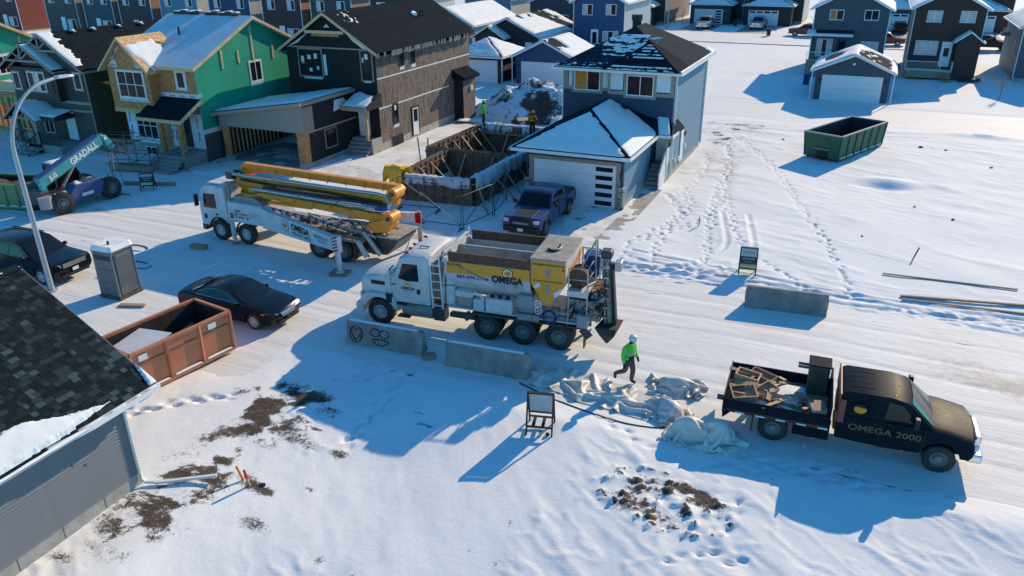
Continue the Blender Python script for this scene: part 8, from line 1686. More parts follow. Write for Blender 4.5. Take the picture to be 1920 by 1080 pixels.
for a, b in walls:
    a, b = Vector((*a, 0)), Vector((*b, 0)); d = (b - a); L = d.length; d.normalize(); n = Vector((-d.y, d.x, 0)); k = max(1, int(round(L / 1.22)))
    for s in (-0.15, 0.15):
        for i in range(k):
            p0 = a + d * (L * i / k + 0.012) + n * s; p1 = a + d * (L * (i + 1) / k - 0.012) + n * s
            MB().bar(p0 + Vector((0, 0, 0.15)), p1 + Vector((0, 0, 0.15)), 0.03, 2.7).obj('form_panel', 'form_ply', fd)
        for z in (-0.6, 0.3, 1.2): MB().bar(a + n * s * 1.3 + Vector((0, 0, z)), b + n * s * 1.3 + Vector((0, 0, z)), 0.05, 0.09).obj('waler', 'form_ply', fd)
    MB().bar(a + Vector((0, 0, ZT - 0.22)), b + Vector((0, 0, ZT - 0.22)), 0.26, 0.06).obj('pour_top', 'concrete_grey', fd)
    for i in range(1, 2 * k):
        q = a + d * (L * i / (2 * k)); MB().bar(q - n * 0.2 + Vector((0, 0, -1.0)), q - n * 0.2 + Vector((0, 0, ZT)), 0.09, 0.04).obj('strongback', 'form_ply', fd)
rs = random.Random(8)
for k, (x, y, x2, y2, z2) in enumerate(((0.2, 1.0, 1.9, 2.0, -0.8), (0.15, 2.2, 1.8, 2.7, -0.8), (0.1, 3.6, 2.4, 3.8, -0.9), (-0.05, 5.2, 1.6, 5.0, -0.9), (4.7, 3.2, 3.2, 3.3, -0.8), (3.2, 6.3, 3.0, 4.6, -0.9), (1.2, 6.3, 1.0, 4.8, -0.9), (-1.3, 8.0, 0.6, 8.3, -0.9), (-1.3, 9.2, 0.5, 9.4, -0.9), (-1.3, 10.5, 0.9, 10.2, -0.9), (-1.2, 11.8, 1.2, 11.3, -0.9), (-1.2, 13.0, 1.3, 12.3, -0.9), (1.0, 13.6, 0.9, 11.8, -0.9), (3.0, 13.6, 2.8, 12.0, -0.9), (5.3, 2.0, 7.0, 1.6, 0.05), (5.3, 3.4, 6.6, 3.0, 0.05), (5.2, 5.2, 6.4, 5.0, 0.05), (4.9, 0.5, 6.2, -0.9, 0.05))):
    MB().bar((x, y, ZT - 0.15), (x2, y2, z2), 0.1, 0.045).obj('brace', 'weathered_wood' if k % 3 else 'lumber', fd)
for k in range(3): MB().bar((-1.28, 7.6 + 1.9 * k, ZT - 0.1), (-0.7 + 0.1 * (k % 2), 8.1 + 1.9 * k, -0.4), 0.09, 0.04).obj('brace', 'weathered_wood', fd)
for k in range(3): MB().bar((5.25, 1.2 + 1.8 * k, 0.05), (5.25, 2.0 + 1.8 * k, ZT - 0.2), 0.05, 0.08).obj('brace', 'weathered_wood', fd)
MB().box(-1.1, 5.0, 13.25, 13.6, 0.98, 1.03).obj('walk_plank', 'weathered_wood', fd)
for k, x in enumerate((-2.6, -2.1)): MB().bar((x, 7.0, 0.05), (x - 0.25 + 0.3 * k, 7.15, 1.85), 0.07).obj('loose_stake', 'lumber', fd)
def drape(name, label, cat, path, w, drop, m, seed=0, thick=0.1):
    """cloth laid over the top of a wall: path of (x, y, z) world points"""
    rs = np.random.RandomState(seed); P = [Vector(p) for p in path]; n = 90; vs = []; fs = []; m_ = 11
    L = [0]
    for a, b in zip(P, P[1:]): L.append(L[-1] + (b - a).length)
    for i in range(n + 1):
        s = L[-1] * i / n; j = min(max(np.searchsorted(L, s) - 1, 0), len(P) - 2); f = (s - L[j]) / (L[j + 1] - L[j]); q = P[j].lerp(P[j + 1], f); d = (P[j + 1] - P[j]).normalized(); nn = Vector((-d.y, d.x, 0)).normalized()
        nz = fbm(np.array([s * 1.3 + seed]), np.array([seed * 1.7]), 3)[0]; nz2 = fbm(np.array([s * 3.1 + 5]), np.array([seed * 2.7 + 3]), 2)[0]
        for k in range(m_):
            t = -1 + 2 * k / (m_ - 1); e = abs(t); z = q.z + thick * (1 - e * e) * (0.6 + nz) - drop * max(0, e - 0.45) / 0.55 * (0.65 + 0.7 * nz); off = w * (min(e, 0.5) / 0.5 if e < 0.5 else 1) * math.copysign(1, t) + 0.12 * (nz2 - 0.5)
            wr = fbm(np.array([s * 4.5 + 11 * math.copysign(1, t)]), np.array([t * 1.2 + seed]), 3)[0] - 0.5; z += (0.10 * wr if e < 0.5 else 0.22 * wr) * (0.5 + 2 * thick * 3); vs.append(tuple(q + nn * (off * (0.9 if e < 0.5 else 1.0) + 0.30 * wr * (0.4 + e))) [:2] + (z,))
    for i in range(n):
        for k in range(m_ - 1): a = i * m_ + k; fs.append((a, a + 1, a + m_ + 1, a + m_))
    mb = MB(); mb.v = vs; mb.f = fs; o = mb.obj(name, m, smooth=60); so = o.modifiers.new('t', 'SOLIDIFY'); so.thickness = 0.015; return tag(o, label, cat)
W0 = Vector((-24.0, 37.2, 0))
drape('tarpaulin', 'white insulated tarpaulin over the front foundation wall', 'tarpaulin', [W0 + Vector(p) for p in ((0.5, 0.0, ZT + 0.02), (2.5, 0.18, ZT + 0.02), (4.6, 0.34, ZT + 0.02))], 0.2, 0.42, 'tarp_white', 3, 0.04)
drape('tarpaulin', 'bunched white tarpaulin over the right foundation wall', 'tarpaulin', [W0 + Vector(p) for p in ((4.7, 0.3, ZT + 0.04), (4.85, 2.5, ZT + 0.08), (4.95, 4.5, ZT + 0.1), (5.0, 6.9, ZT + 0.06))], 0.28, 0.5, 'tarp_white', 8, 0.14)
drape('tarpaulin', 'pale tarpaulin along the rear foundation wall', 'tarpaulin', [W0 + Vector(p) for p in ((-1.3, 13.85, ZT + 0.05), (2.0, 13.9, ZT + 0.05), (5.2, 13.95, ZT + 0.05))], 0.22, 0.5, 'tarp_white', 12, 0.04)
drape('tarpaulin', 'bright yellow tarpaulin bundled on the left end of the foundation', 'tarpaulin', [W0 + Vector(p) for p in ((-0.75, 0.05, ZT + 0.1), (0.0, 0.1, ZT + 0.22), (0.6, 0.05, ZT + 0.12))], 0.45, 0.55, 'tarp_yellow', 21, 0.28)
def fence_panel(label, a, b, h=1.85):
    a, b = Vector(a), Vector(b); o = thing('fence_panel', label, 'fence panel', tuple(a), math.degrees(math.atan2(b.y - a.y, b.x - a.x)), 'green fence panels beside the foundation'); L = (b - a).length
    MB().tube([(0, 0, 0), (0, 0, h), (L, 0, h), (L, 0, 0)], 0.025, 6).bar((0, 0, 0.25), (L, 0, 0.25), 0.035).obj('frame', 'fence_green', o)
    MB().bar((0, 0, 0.25), (L, 0, h), 0.03).bar((0, 0, h), (L, 0, 0.25), 0.03).obj('cross_brace', 'fence_green', o)
    for x in (0, L): MB().box(x - 0.05, x + 0.05, -0.35, 0.35, 0.0, 0.05).obj('foot', 'fence_green', o)
    return o
fence_panel('green fence panel in front of the foundation', (-20.5, 33.7, 0.0), (-18.1, 33.75, 0.0)); fence_panel('green fence panel running back beside the blue pickup, near one', (-18.0, 33.8, 0.0), (-17.5, 36.3, 0.0)); fence_panel('green fence panel running back beside the blue pickup, far one', (-17.45, 36.4, 0.0), (-17.9, 39.0, 0.0)); fence_panel('green fence panel standing at the left foundation corner', (-23.0, 35.6, 0.0), (-20.7, 35.9, 0.0))

# ------------------------------------------------------------------ excavated heap behind the foundation
def _heap(t, b):
    tc = t.nodes.new('ShaderNodeTexCoord'); n1 = _noise(t, tc.outputs['Object'], 1.5, 6, 0.65); n2 = _noise(t, tc.outputs['Object'], 7, 5, 0.6)
    d = _math(t, 'ADD', _attr(t, 'dirt'), _math(t, 'MULTIPLY', _math(t, 'SUBTRACT', _mix(t, 0.5, n1, n2), 0.5), 1.5)); f = _ramp(t, d, 0.5, 0.58)
    t.links.new(_mix(t, f, (0.77, 0.82, 0.88), _mix(t, n2, (0.035, 0.028, 0.022), (0.13, 0.10, 0.075))), b.inputs['Base Color']); b.inputs['Roughness'].default_value = 0.9
    bp = t.nodes.new('ShaderNodeBump'); bp.inputs['Strength'].default_value = 0.8; bp.inputs['Distance'].default_value = 0.12; t.links.new(n2, bp.inputs['Height']); t.links.new(bp.outputs[0], b.inputs['Normal'])
attr_mat('heap', _heap)
def heap_fields(X, Y):
    r = np.sqrt(((X + 25.6) / 5.6) ** 2 + ((Y - 62.2) / 4.4) ** 2) + 0.25 * (fbm(X * 0.5, Y * 0.5, 3) - 0.5)
    Z = 3.1 * np.clip(1 - r, 0, 1) ** 0.7 * (0.7 + 0.6 * fbm(X * 0.7, Y * 0.7, 3)) + 0.8 * (fbm(X * 1.8, Y * 1.8, 4) - 0.5) * np.clip(1.15 - r, 0, 1) - 0.25 * np.clip(r - 0.9, 0, 1)
    hol = np.exp(-((X + 24.2) / 0.9) ** 2 - ((Y - 60.0) / 0.9) ** 2); Z = Z - 0.9 * hol
    D = 0.42 + 0.45 * hol + 0.2 * sstep(0.5, 0.7, fbm(X * 0.9, Y * 0.9 + 7, 3))
    return np.maximum(Z, -0.3), D, 0 * D
hp_ = sheet('soil_heap', axis_coords([(-32, -19, 0.16)]), axis_coords([(57, 68, 0.16)]), 'heap', heap_fields); del hp_['kind']; tag(hp_, 'big heap of dark soil and snow behind the foundation', 'soil heap')
for k, (x, y, z, rx, rz, l, w) in enumerate(((-29.5, 57.5, 0.12, 0.0, 25, 2.4, 1.2), (-31.0, 60.5, 0.3, 0.2, 40, 1.8, 0.5), (-24.6, 57.2, 0.7, 0.6, 70, 1.6, 0.35), (-26.2, 57.0, 0.25, 0.1, 10, 1.9, 0.4))):
    o = MB().box(-l / 2, l / 2, -w / 2, w / 2, -0.02, 0.02).obj('plywood_offcut', 'osb_light' if k == 1 else 'weathered_wood'); o.location = (x, y, z); o.rotation_euler = (rx, 0.1, R(rz)); tag(o, ('snowy plywood sheet lying left of the soil heap', 'orange plywood strip near the brown house corner', 'dark plank stuck up from the soil heap', 'flat plank at the foot of the soil heap')[k], 'plank')
    if k == 0: snow_quad(o, (-1.1, -0.55, 0.02), (2.2, 0, 0), (0, 1.1, 0), 0.15, 0.06)

# ------------------------------------------------------------------ sale signs and the board sign seen from behind
defm('sign_navy', (0.012, 0.03, 0.065), 0.45, 0.06, 3); defm('sign_lime', (0.28, 0.34, 0.03), 0.45, 0.06, 3); defm('sign_pale', (0.42, 0.47, 0.52), 0.5, 0.06, 3)
def a_sign(label, loc, rz, printed=True, w=0.72, h=1.2, sp=0.62, group=None):
    o = thing('a_frame_sign', label, 'sign', loc, rz, group)
    for s in (-1, 1):
        k = lambda z: s * sp / 2 * (1 - z / h); nv = Vector((0, s * sp / 2, h)); fr = MB()
        for x in (-w / 2, w / 2): MB().bar((x, k(0), 0), (x, k(h) + s * 0.02, h), 0.05).obj('leg', 'black', o)
        MB().bar((-w / 2, k(h - 0.02) + s * 0.02, h), (w / 2, k(h - 0.02) + s * 0.02, h), 0.05).bar((-w / 2, k(0.28), 0.28), (w / 2, k(0.28), 0.28), 0.05).obj('cross_bar', 'black', o)
        if printed:
            u = Vector((1, 0, 0)) if s < 0 else Vector((-1, 0, 0)); v = Vector((0, -s * sp / 2, h)).normalized(); nn = u.cross(v)
            for m, z0, z1 in (('sign_pale', 0.82, h - 0.03), ('sign_navy', 0.5, 0.82), ('sign_lime', 0.31, 0.5)):
                mb = MB(); q = [Vector((x, k(z), z)) + nn * 0.03 for x, z in ((-w / 2 + 0.02, z0), (w / 2 - 0.02, z0), (w / 2 - 0.02, z1), (-w / 2 + 0.02, z1))]; q2 = [p - nn * 0.015 for p in q]; mb._a(q + q2, [(0, 1, 2, 3), (7, 6, 5, 4), (0, 4, 5, 1), (1, 5, 6, 2), (2, 6, 7, 3), (3, 7, 4, 0)]); mb.obj('panel', m, o, fix=True)
            for s_, sz, m, z in (('alliston', 0.17, 'ink_grey', 0.95), ('homes', 0.05, 'ink_grey', 0.87), ('587 603 3870', 0.09, 'ink_white', 0.69), ('allistonhomes.ca', 0.05, 'ink_white', 0.58), ('AVAILABLE', 0.14, 'ink_white', 0.35)): text(o, s_, sz, m, Vector((0, k(z), z)) + nn * 0.035, u, v, align='CENTER', bold=0.02 if sz > 0.1 else 0)
        elif s > 0:
            mb = MB(); q = [(x, k(z) , z) for x, z in ((-w / 2 + 0.03, 0.5), (w / 2 - 0.03, 0.5), (w / 2 - 0.03, h - 0.05), (-w / 2 + 0.03, h - 0.05))]; mb._a(q + [(a, b + 0.02, c) for a, b, c in q], [(0, 1, 2, 3), (7, 6, 5, 4), (0, 4, 5, 1), (1, 5, 6, 2), (2, 6, 7, 3), (3, 7, 4, 0)]); mb.obj('panel', 'sign_pale', o, fix=True)
            MB().bar((-w / 2, k(0.48), 0.48), (w / 2, k(0.48), 0.48), 0.05).obj('cross_bar', 'black', o)
    for x in (-w / 4, w / 8): MB().bar((x, -sp / 2 * (1 - 0.28 / h), 0.28), (x, sp / 2 * (1 - 0.28 / h), 0.28), 0.1, 0.03).obj('stretcher', 'black', o)
    return o
a_sign('navy and lime for sale sign standing on the snow above the lone barrier', (-3.56, 33.45, gz(-3.56, 33.4)), 7.8); a_sign('navy and lime for sale sign on the shaded road by the telehandler', (-39.3, 32.9, 0), 33, h=1.0, w=0.75)
a_sign('black framed board sign seen from behind on the near snow', (-7.48, 18.6, gz(-7.5, 18.6) - 0.05), 14, printed=False, w=0.78, h=1.3, sp=0.75)
cn = MB().cyl((0, 0, 0), (0, 0, 0.17), 0.045, n=10).obj('tin_can', 'steel'); cn.location = (-7.35, 18.25, gz(-7.35, 18.25)); tag(cn, 'small silver can under the board sign', 'can')
cn = MB().sphere((0, 0, 0.05), (0.07, 0.07, 0.06), 8, 6).obj('stone', 'black'); cn.location = (-7.15, 18.35, gz(-7.15, 18.35)); tag(cn, 'dark stone under the board sign', 'stone')

# ------------------------------------------------------------------ tarpaulins and hoses on the near road edge
def cloth_pile(name, label, c, rest, scale, rz, m, seed, n=(44, 36), obs=(), drop=0.5, noise=0.12, steps=150, cap=None):
    """sheet larger than its footprint, let fall and settle: position based cloth on the ground and over hidden lumps"""
    rs = np.random.RandomState(seed); na, nb = n; la, lb = rest[0] / (na - 1), rest[1] / (nb - 1)
    A, B = np.meshgrid(np.linspace(-0.5, 0.5, na), np.linspace(-0.5, 0.5, nb), indexing='ij'); p = np.zeros((na, nb, 3))
    w = fbm(A * 5 + seed, B * 5, 2) - 0.5; p[..., 0] = A * rest[0] * scale[0] + 0.25 * w; p[..., 1] = B * rest[1] * scale[1] + 0.2 * (fbm(A * 4, B * 4 + seed, 2) - 0.5)
    p[..., 2] = drop + noise * 2 * (fbm(A * 7 + 2 * seed, B * 7, 3) - 0.5) + noise * 0.25 * rs.rand(na, nb)
    q = p.copy(); dg = math.hypot(la, lb); cons = []
    def add(da, db, L, k):
        ia, ib = np.meshgrid(np.arange(na - da), np.arange(abs(min(db, 0)), nb - max(db, 0)), indexing='ij')
        for par in range(2):
            msk = ((ia // max(da, 1)) % 2 == par) if da else ((ib // db) % 2 == par); a0, b0 = ia[msk], ib[msk]; cons.append((a0, b0, a0 + da, b0 + db, L, k))
    add(1, 0, la, 1.0); add(0, 1, lb, 1.0); add(1, 1, dg, 0.6); add(1, -1, dg, 0.6); add(2, 0, 2 * la, 0.12); add(0, 2, 2 * lb, 0.12)
    for st in range(steps):
        v = (p - q) * 0.965; q = p.copy(); p = p + v; p[..., 2] -= 9.8 * 0.011 ** 2
        for it in range(9):
            for a0, b0, a1, b1, L, k in cons:
                d = p[a1, b1] - p[a0, b0]; l = np.sqrt((d * d).sum(-1, keepdims=True)) + 1e-9; cr = d * (0.5 * k * (l - L) / l); p[a0, b0] += cr; p[a1, b1] -= cr
            for ox, oy, oz, ax, ay, az in obs:
                e = (p - np.array([ox, oy, oz])) / np.array([ax, ay, az]); r = np.sqrt((e * e).sum(-1)); h = r < 1
                p[h] = np.array([ox, oy, oz]) + e[h] / np.maximum(r[h][:, None], 1e-3) * np.array([ax, ay, az])
            lo = p[..., 2] < 0.015; p[..., 2] = np.maximum(p[..., 2], 0.015); p[lo, :2] = p[lo, :2] * 0.35 + q[lo, :2] * 0.65
            if cap: p[..., 2] = np.minimum(p[..., 2], cap)
    ca, sa = math.cos(rz), math.sin(rz); X, Y, Z = p[..., 0], p[..., 1], p[..., 2]; mb = MB()
    mb.v = [(float(x * ca - y * sa), float(x * sa + y * ca), float(z)) for x, y, z in zip(X.ravel(), Y.ravel(), Z.ravel())]; mb.f = [(i * nb + k, (i + 1) * nb + k, (i + 1) * nb + k + 1, i * nb + k + 1) for i in range(na - 1) for k in range(nb - 1)]
    o = mb.obj(name, m, smooth=70); o.location = (c[0], c[1], gz(c[0], c[1])); su = o.modifiers.new('s', 'SUBSURF'); su.levels = 1; su.render_levels = 1; so = o.modifiers.new('t', 'SOLIDIFY'); so.thickness = 0.012; return tag(o, label, 'tarpaulin')
cloth_pile('tarpaulin', 'long dirty tarpaulin spread on the road edge right of the barriers', (-6.9, 21.45), (5.3, 2.0), (0.86, 0.66), R(-8), 'tarp_dirty', 2, (72, 34), [(1.4, -0.1, 0, 0.5, 0.2, 0.2), (-1.4, 0.2, 0, 0.4, 0.25, 0.12)], 0.15, 0.12)
cloth_pile('tarpaulin', 'rolled white tarpaulin bundle farthest out on the road', (-4.2, 22.65), (2.6, 1.9), (0.55, 0.45), R(18), 'tarp_dirty', 4, (44, 34), [(0, 0, 0.1, 0.62, 0.24, 0.34)], 0.55, 0.15)
cloth_pile('tarpaulin', 'crumpled pale tarpaulin heap at the end of the spread sheet', (-4.2, 21.1), (2.2, 2.0), (0.5, 0.45), R(-30), 'tarp_dirty', 9, (42, 38), [(0.15, 0.1, 0.1, 0.42, 0.3, 0.36), (-0.4, -0.1, 0, 0.25, 0.2, 0.25)], 0.6, 0.2)
cloth_pile('tarpaulin', 'large folded tarpaulin heap behind the black flat deck truck', (-2.8, 19.95), (3.7, 2.7), (0.48, 0.40), R(8), 'tarp_dirty', 14, (64, 46), [(-0.45, 0, 0.2, 0.45, 0.26, 0.62), (0.4, 0.05, 0.2, 0.42, 0.24, 0.58)], 1.0, 0.2)
def line_thing(name, label, cat, pts, r, m, n=6, group=None):
    o = MB().tube([(x, y, gz(x, y) + r * 0.6 + z) for x, y, z in pts], r, n).obj(name, m, smooth=50); return tag(o, label, cat, group)
def smooth_path(pts, k=6):
    P = [Vector((*p, 0)) for p in pts]; out = []
    for i in range(len(P) - 1):
        p0, p1, p2, p3 = P[max(i - 1, 0)], P[i], P[i + 1], P[min(i + 2, len(P) - 1)]
        for j in range(k):
            t = j / k; q = 0.5 * ((2 * p1) + (p2 - p0) * t + (2 * p0 - 5 * p1 + 4 * p2 - p3) * t * t + (3 * p1 - p0 - 3 * p2 + p3) * t ** 3); out.append((q.x, q.y, 0))
    return out + [(P[-1].x, P[-1].y, 0)]
line_thing('hose', 'black hose lying along the road edge in the near snow', 'hose', smooth_path([(-9.2, 20.9), (-7.5, 20.35), (-5.6, 19.95), (-4.4, 20.05), (-3.4, 20.5)]), 0.022, 'black')
line_thing('hose', 'thin hose loop on the road by the portable toilet', 'hose', [(-31.9 + 0.75 * math.cos(a), 25.2 + 0.35 * math.sin(a), 0) for a in np.linspace(0.3, 5.6, 22)], 0.022, 'black'); line_thing('hose', 'thin hose loop on the shaded road right of the other loop', 'hose', [(-30.0 + 0.8 * math.cos(a), 23.6 + 0.35 * math.sin(a), 0) for a in np.linspace(1.2, 6.9, 22)], 0.022, 'black')
# stakes, boards, blocks
def stake(label, x, y, h, m, cap=None, tilt=(0.1, 0.12)):
    o = thing('survey_stake', label, 'stake', (x, y, gz(x, y) - 0.05), 0); o.rotation_euler = (tilt[0], tilt[1], 0.3); MB().box(-0.025, 0.025, -0.025, 0.025, 0, h).obj('post', m, o)
    if cap: MB().box(-0.027, 0.027, -0.027, 0.027, h * 0.5, h + 0.004).obj('painted_top', cap, o)
defm('stake_orange', (0.62, 0.19, 0.02), 0.6, 0.1, 3); defm('stake_red', (0.45, 0.02, 0.02), 0.6, 0.1, 3)
stake('orange survey stake in the bare soil patch', -14.28, 13.1, 0.55, 'stake_orange', None, (0.05, -0.25)); stake('red topped wooden stake beside the orange stake', -13.98, 13.0, 0.62, 'lumber', 'stake_red', (0.1, -0.1)); stake('red topped stake on the snow right of the blue pickup', -6.86, 39.0, 0.55, 'lumber', 'stake_red', (0, 0.05)); stake('thin red tilted stake on the open snow at right', 3.28, 38.4, 0.6, 'stake_red', None, (0, 0.3))
for k, (a, b, w, h, m, lab) in enumerate((((2.0, 35.8), (7.2, 35.9), 0.07, 0.05, 'weathered_wood', 'long thin board lying on the snow, farthest of the boards'), ((2.7, 33.5), (7.6, 34.3), 0.11, 0.07, 'weathered_wood', 'long thick board lying on the snow at right, middle one'), ((2.75, 33.15), (7.4, 33.5), 0.08, 0.05, 'weathered_wood', 'long board with dark edge on the snow, nearest of the boards'))):
    o = MB().bar((*a, gz(*a) + 0.05), (*b, gz(*b) + 0.05), w, h).obj('board', m); tag(o, lab, 'board')
for lab, x, y, l, w, h, rz, m in (('brown wooden block on the road in front of the pump truck', -28.9, 26.4, 0.85, 0.3, 0.2, 10, 'weathered_wood'), ('short dark block beside the graffiti barrier end', -12.9, 21.2, 0.5, 0.3, 0.16, 40, 'weathered_wood'), ('snowy plank beside the portable toilet', -26.5, 20.2, 1.1, 0.25, 0.08, 20, 'weathered_wood'), ('brown timber lying behind the sale sign by the telehandler', -40.0, 33.6, 3.4, 0.2, 0.2, 18, 'weathered_wood'), ('short timber in front of the sale sign by the telehandler', -40.0, 31.4, 1.3, 0.12, 0.1, 12, 'weathered_wood')):
    o = MB().box(-l / 2, l / 2, -w / 2, w / 2, 0, h).obj('timber_block', m, None, 0.015); o.location = (x, y, gz(x, y)); o.rotation_euler = (0, 0, R(rz)); tag(o, lab, 'timber')
# step ladder and scaffold by the unfinished house
sd = thing('step_ladder', 'aluminium step ladder standing on the snow behind the telehandler', 'ladder', (-41.2, 32.2, 0), 30)
for x in (-0.28, 0.28):
    MB().bar((x, -0.65, 0), (x * 0.6, 0, 2.35), 0.06, 0.04).obj('rail', 'steel', sd); MB().bar((x, 0.65, 0), (x * 0.6, 0, 2.35), 0.05, 0.03).obj('rear_leg', 'steel', sd)
for k in range(7): z = 0.3 + 0.3 * k; MB().bar((-0.27 + 0.016 * k, -0.65 + z * 0.277, z), (0.27 - 0.016 * k, -0.65 + z * 0.277, z), 0.08, 0.03).obj('rung', 'steel', sd)
sf = thing('scaffold', 'black steel scaffold frames and planks in front of the olive house', 'scaffold', (-45.4, 35.3, 0), 12)
for x in (0.0, 1.6, 3.2):
    for y in (0, 0.8): MB().cyl((x, y, 0), (x, y, 2.6 if x < 3 else 1.4), 0.025, n=6).obj('post', 'black_metal', sf)
for z in (0.5, 1.2, 1.9, 2.4):
    for y in (0, 0.8): MB().bar((0, y, z), (3.2 if z < 1.5 else 1.6, y, z), 0.035).obj('rail', 'black_metal', sf)
    for x in (0, 1.6, 3.2): MB().bar((x, 0, min(z, 1.4) if x > 3 else z), (x, 0.8, min(z, 1.4) if x > 3 else z), 0.035).obj('rail', 'black_metal', sf)
for a, b in (((0, 0, 0.3), (1.6, 0, 2.4)), ((1.6, 0, 0.3), (3.2, 0, 1.3)), ((1.6, 0, 2.4), (4.6, -0.3, 2.1)), ((1.6, 0.8, 2.4), (4.6, 0.5, 2.1))): MB().bar(a, b, 0.03).obj('brace', 'black_metal', sf)
for k in range(5): MB().bar((1.9 + 0.6 * k, -0.05, 2.36 - 0.06 * k), (1.9 + 0.6 * k, 0.75, 2.36 - 0.06 * k), 0.04).obj('rung', 'steel', sf)
MB().box(-0.3, 2.4, 0.1, 0.7, 1.92, 1.97).obj('plank', 'weathered_wood', sf); MB().box(0.2, 3.4, -0.3, 0.3, 0.05, 0.4).obj('material_stack', 'weathered_wood', sf, 0.03)
# wheelie bins and small things by the far houses
def wheelie(label, x, y, m, z=0.05, s=1.0):
    o = thing('wheelie_bin', label, 'bin', (x, y, z), 8); MB().loft([[(a * k, b * k, zz) for a, b in ((-0.3, -0.34), (0.3, -0.34), (0.3, 0.34), (-0.3, 0.34))] for zz, k in ((0.08, 0.85), (1.0, 1.05))]).obj('body', m, o, 0.03, fix=True); MB().box(-0.34, 0.34, -0.38, 0.38, 1.0, 1.08).obj('lid', m, o, 0.02)
    for xx in (-0.25, 0.25): MB().cyl((xx - 0.04, 0.3, 0.1), (xx + 0.04, 0.3, 0.1), 0.1, n=10).obj('wheel', 'rubber', o)
wheelie('blue wheelie bin beside the slate lane garage', -5.7, 86.0, 'blue_plastic'); wheelie('black wheelie bin between the slate and red brown houses', 2.6, 96.0, 'black'); wheelie('black wheelie bin on the far street kerb', -14.8, 128.2, 'black', 0.16); wheelie('black wheelie bin in the snow between the far garages', -22.0, 141.5, 'black', 0.14)
ty = thing('swing_tyre', 'dark rubber sheets heaped under the red brown house wall', 'rubber sheet', (9.0, 93.2, gz(9, 93)), 10)
for k in range(3): MB().lathe([(0.35, -0.08), (0.55, -0.1), (0.6, 0), (0.55, 0.1), (0.35, 0.08)], (0.5 * k, 0, 0.1 + 0.08 * k), 'z', 16).obj('ring', 'rubber', ty, smooth=40)
def shrub(label, x, y, h, n, seed, spread=0.5):
    o = thing('bare_sapling', label, 'sapling', (x, y, gz(x, y)), 0); rs = random.Random(seed)
    MB().cyl((0, 0, 0), (0.03, 0, h * 0.6), 0.05, 0.03, n=6).obj('trunk', 'weathered_wood', o); cr = MB()
    for k in range(n):
        a = rs.random() * 6.28; z = h * (0.3 + 0.5 * rs.random()); q = Vector((0, 0, z)); e = q + Vector((math.cos(a) * spread * (0.4 + rs.random() * 0.6), math.sin(a) * spread * (0.4 + rs.random() * 0.6), h * (0.15 + 0.25 * rs.random()))); cr.cyl(q, e, 0.014, 0.005, n=4)
        for j in range(3): f = q.lerp(e, 0.4 + 0.2 * j); cr.cyl(f, f + Vector((rs.uniform(-0.2, 0.2), rs.uniform(-0.2, 0.2), 0.2)), 0.008, 0.003, n=3)
    c_ = cr.obj('crown', 'weathered_wood', o); c_['kind'] = 'stuff'
shrub('bare sapling by the far driveway, left one', -36.6, 146.0, 3.0, 26, 1, 0.9); shrub('bare sapling by the far driveway, right one', -31.3, 143.0, 2.6, 24, 2, 0.9); shrub('dry weed stalks beside the lane at right', 11.2, 83.3, 1.9, 26, 3, 0.5); shrub('second bare sapling on the far front yard', -9.0, 133.5, 2.4, 22, 4, 0.8)
rs = np.random.RandomState(6); CL = []
CLAB = ['dark clod on the snow above the lone barrier', 'dark clod on the open snow below the hollow', 'dark clod on the snow right of the hollow', 'largest dark clod right of the dark green bin', 'small dark clod just right of the largest one', 'dark clod at the far right of the empty lot', 'dark clod left of the dark green bin', 'dark clod between the two near barriers', 'dark clod beside the red topped stake in the soil']
for x, y, s in [(1.0, 40.4, 0.06), (3.5, 46.6, 0.07), (5.3, 45.0, 0.09), (4.2, 61.5, 0.16), (5.8, 61.2, 0.1), (8.2, 57.2, 0.1), (-5.0, 60.2, 0.1), (-12.0, 21.3, 0.08), (-13.7, 13.2, 0.08)]:
    v = MB().sphere((0, 0, 0), (s, s * 0.8, s * 0.6), 8, 5); v.v = [tuple(Vector(q) * (0.75 + 0.5 * rs.rand())) for q in v.v]; o = v.obj('soil_clod', 'dark_dirt'); o.location = (x, y, gz(x, y) + 0.02); tag(o, CLAB.pop(0), 'clod', 'soil clods on the snow')

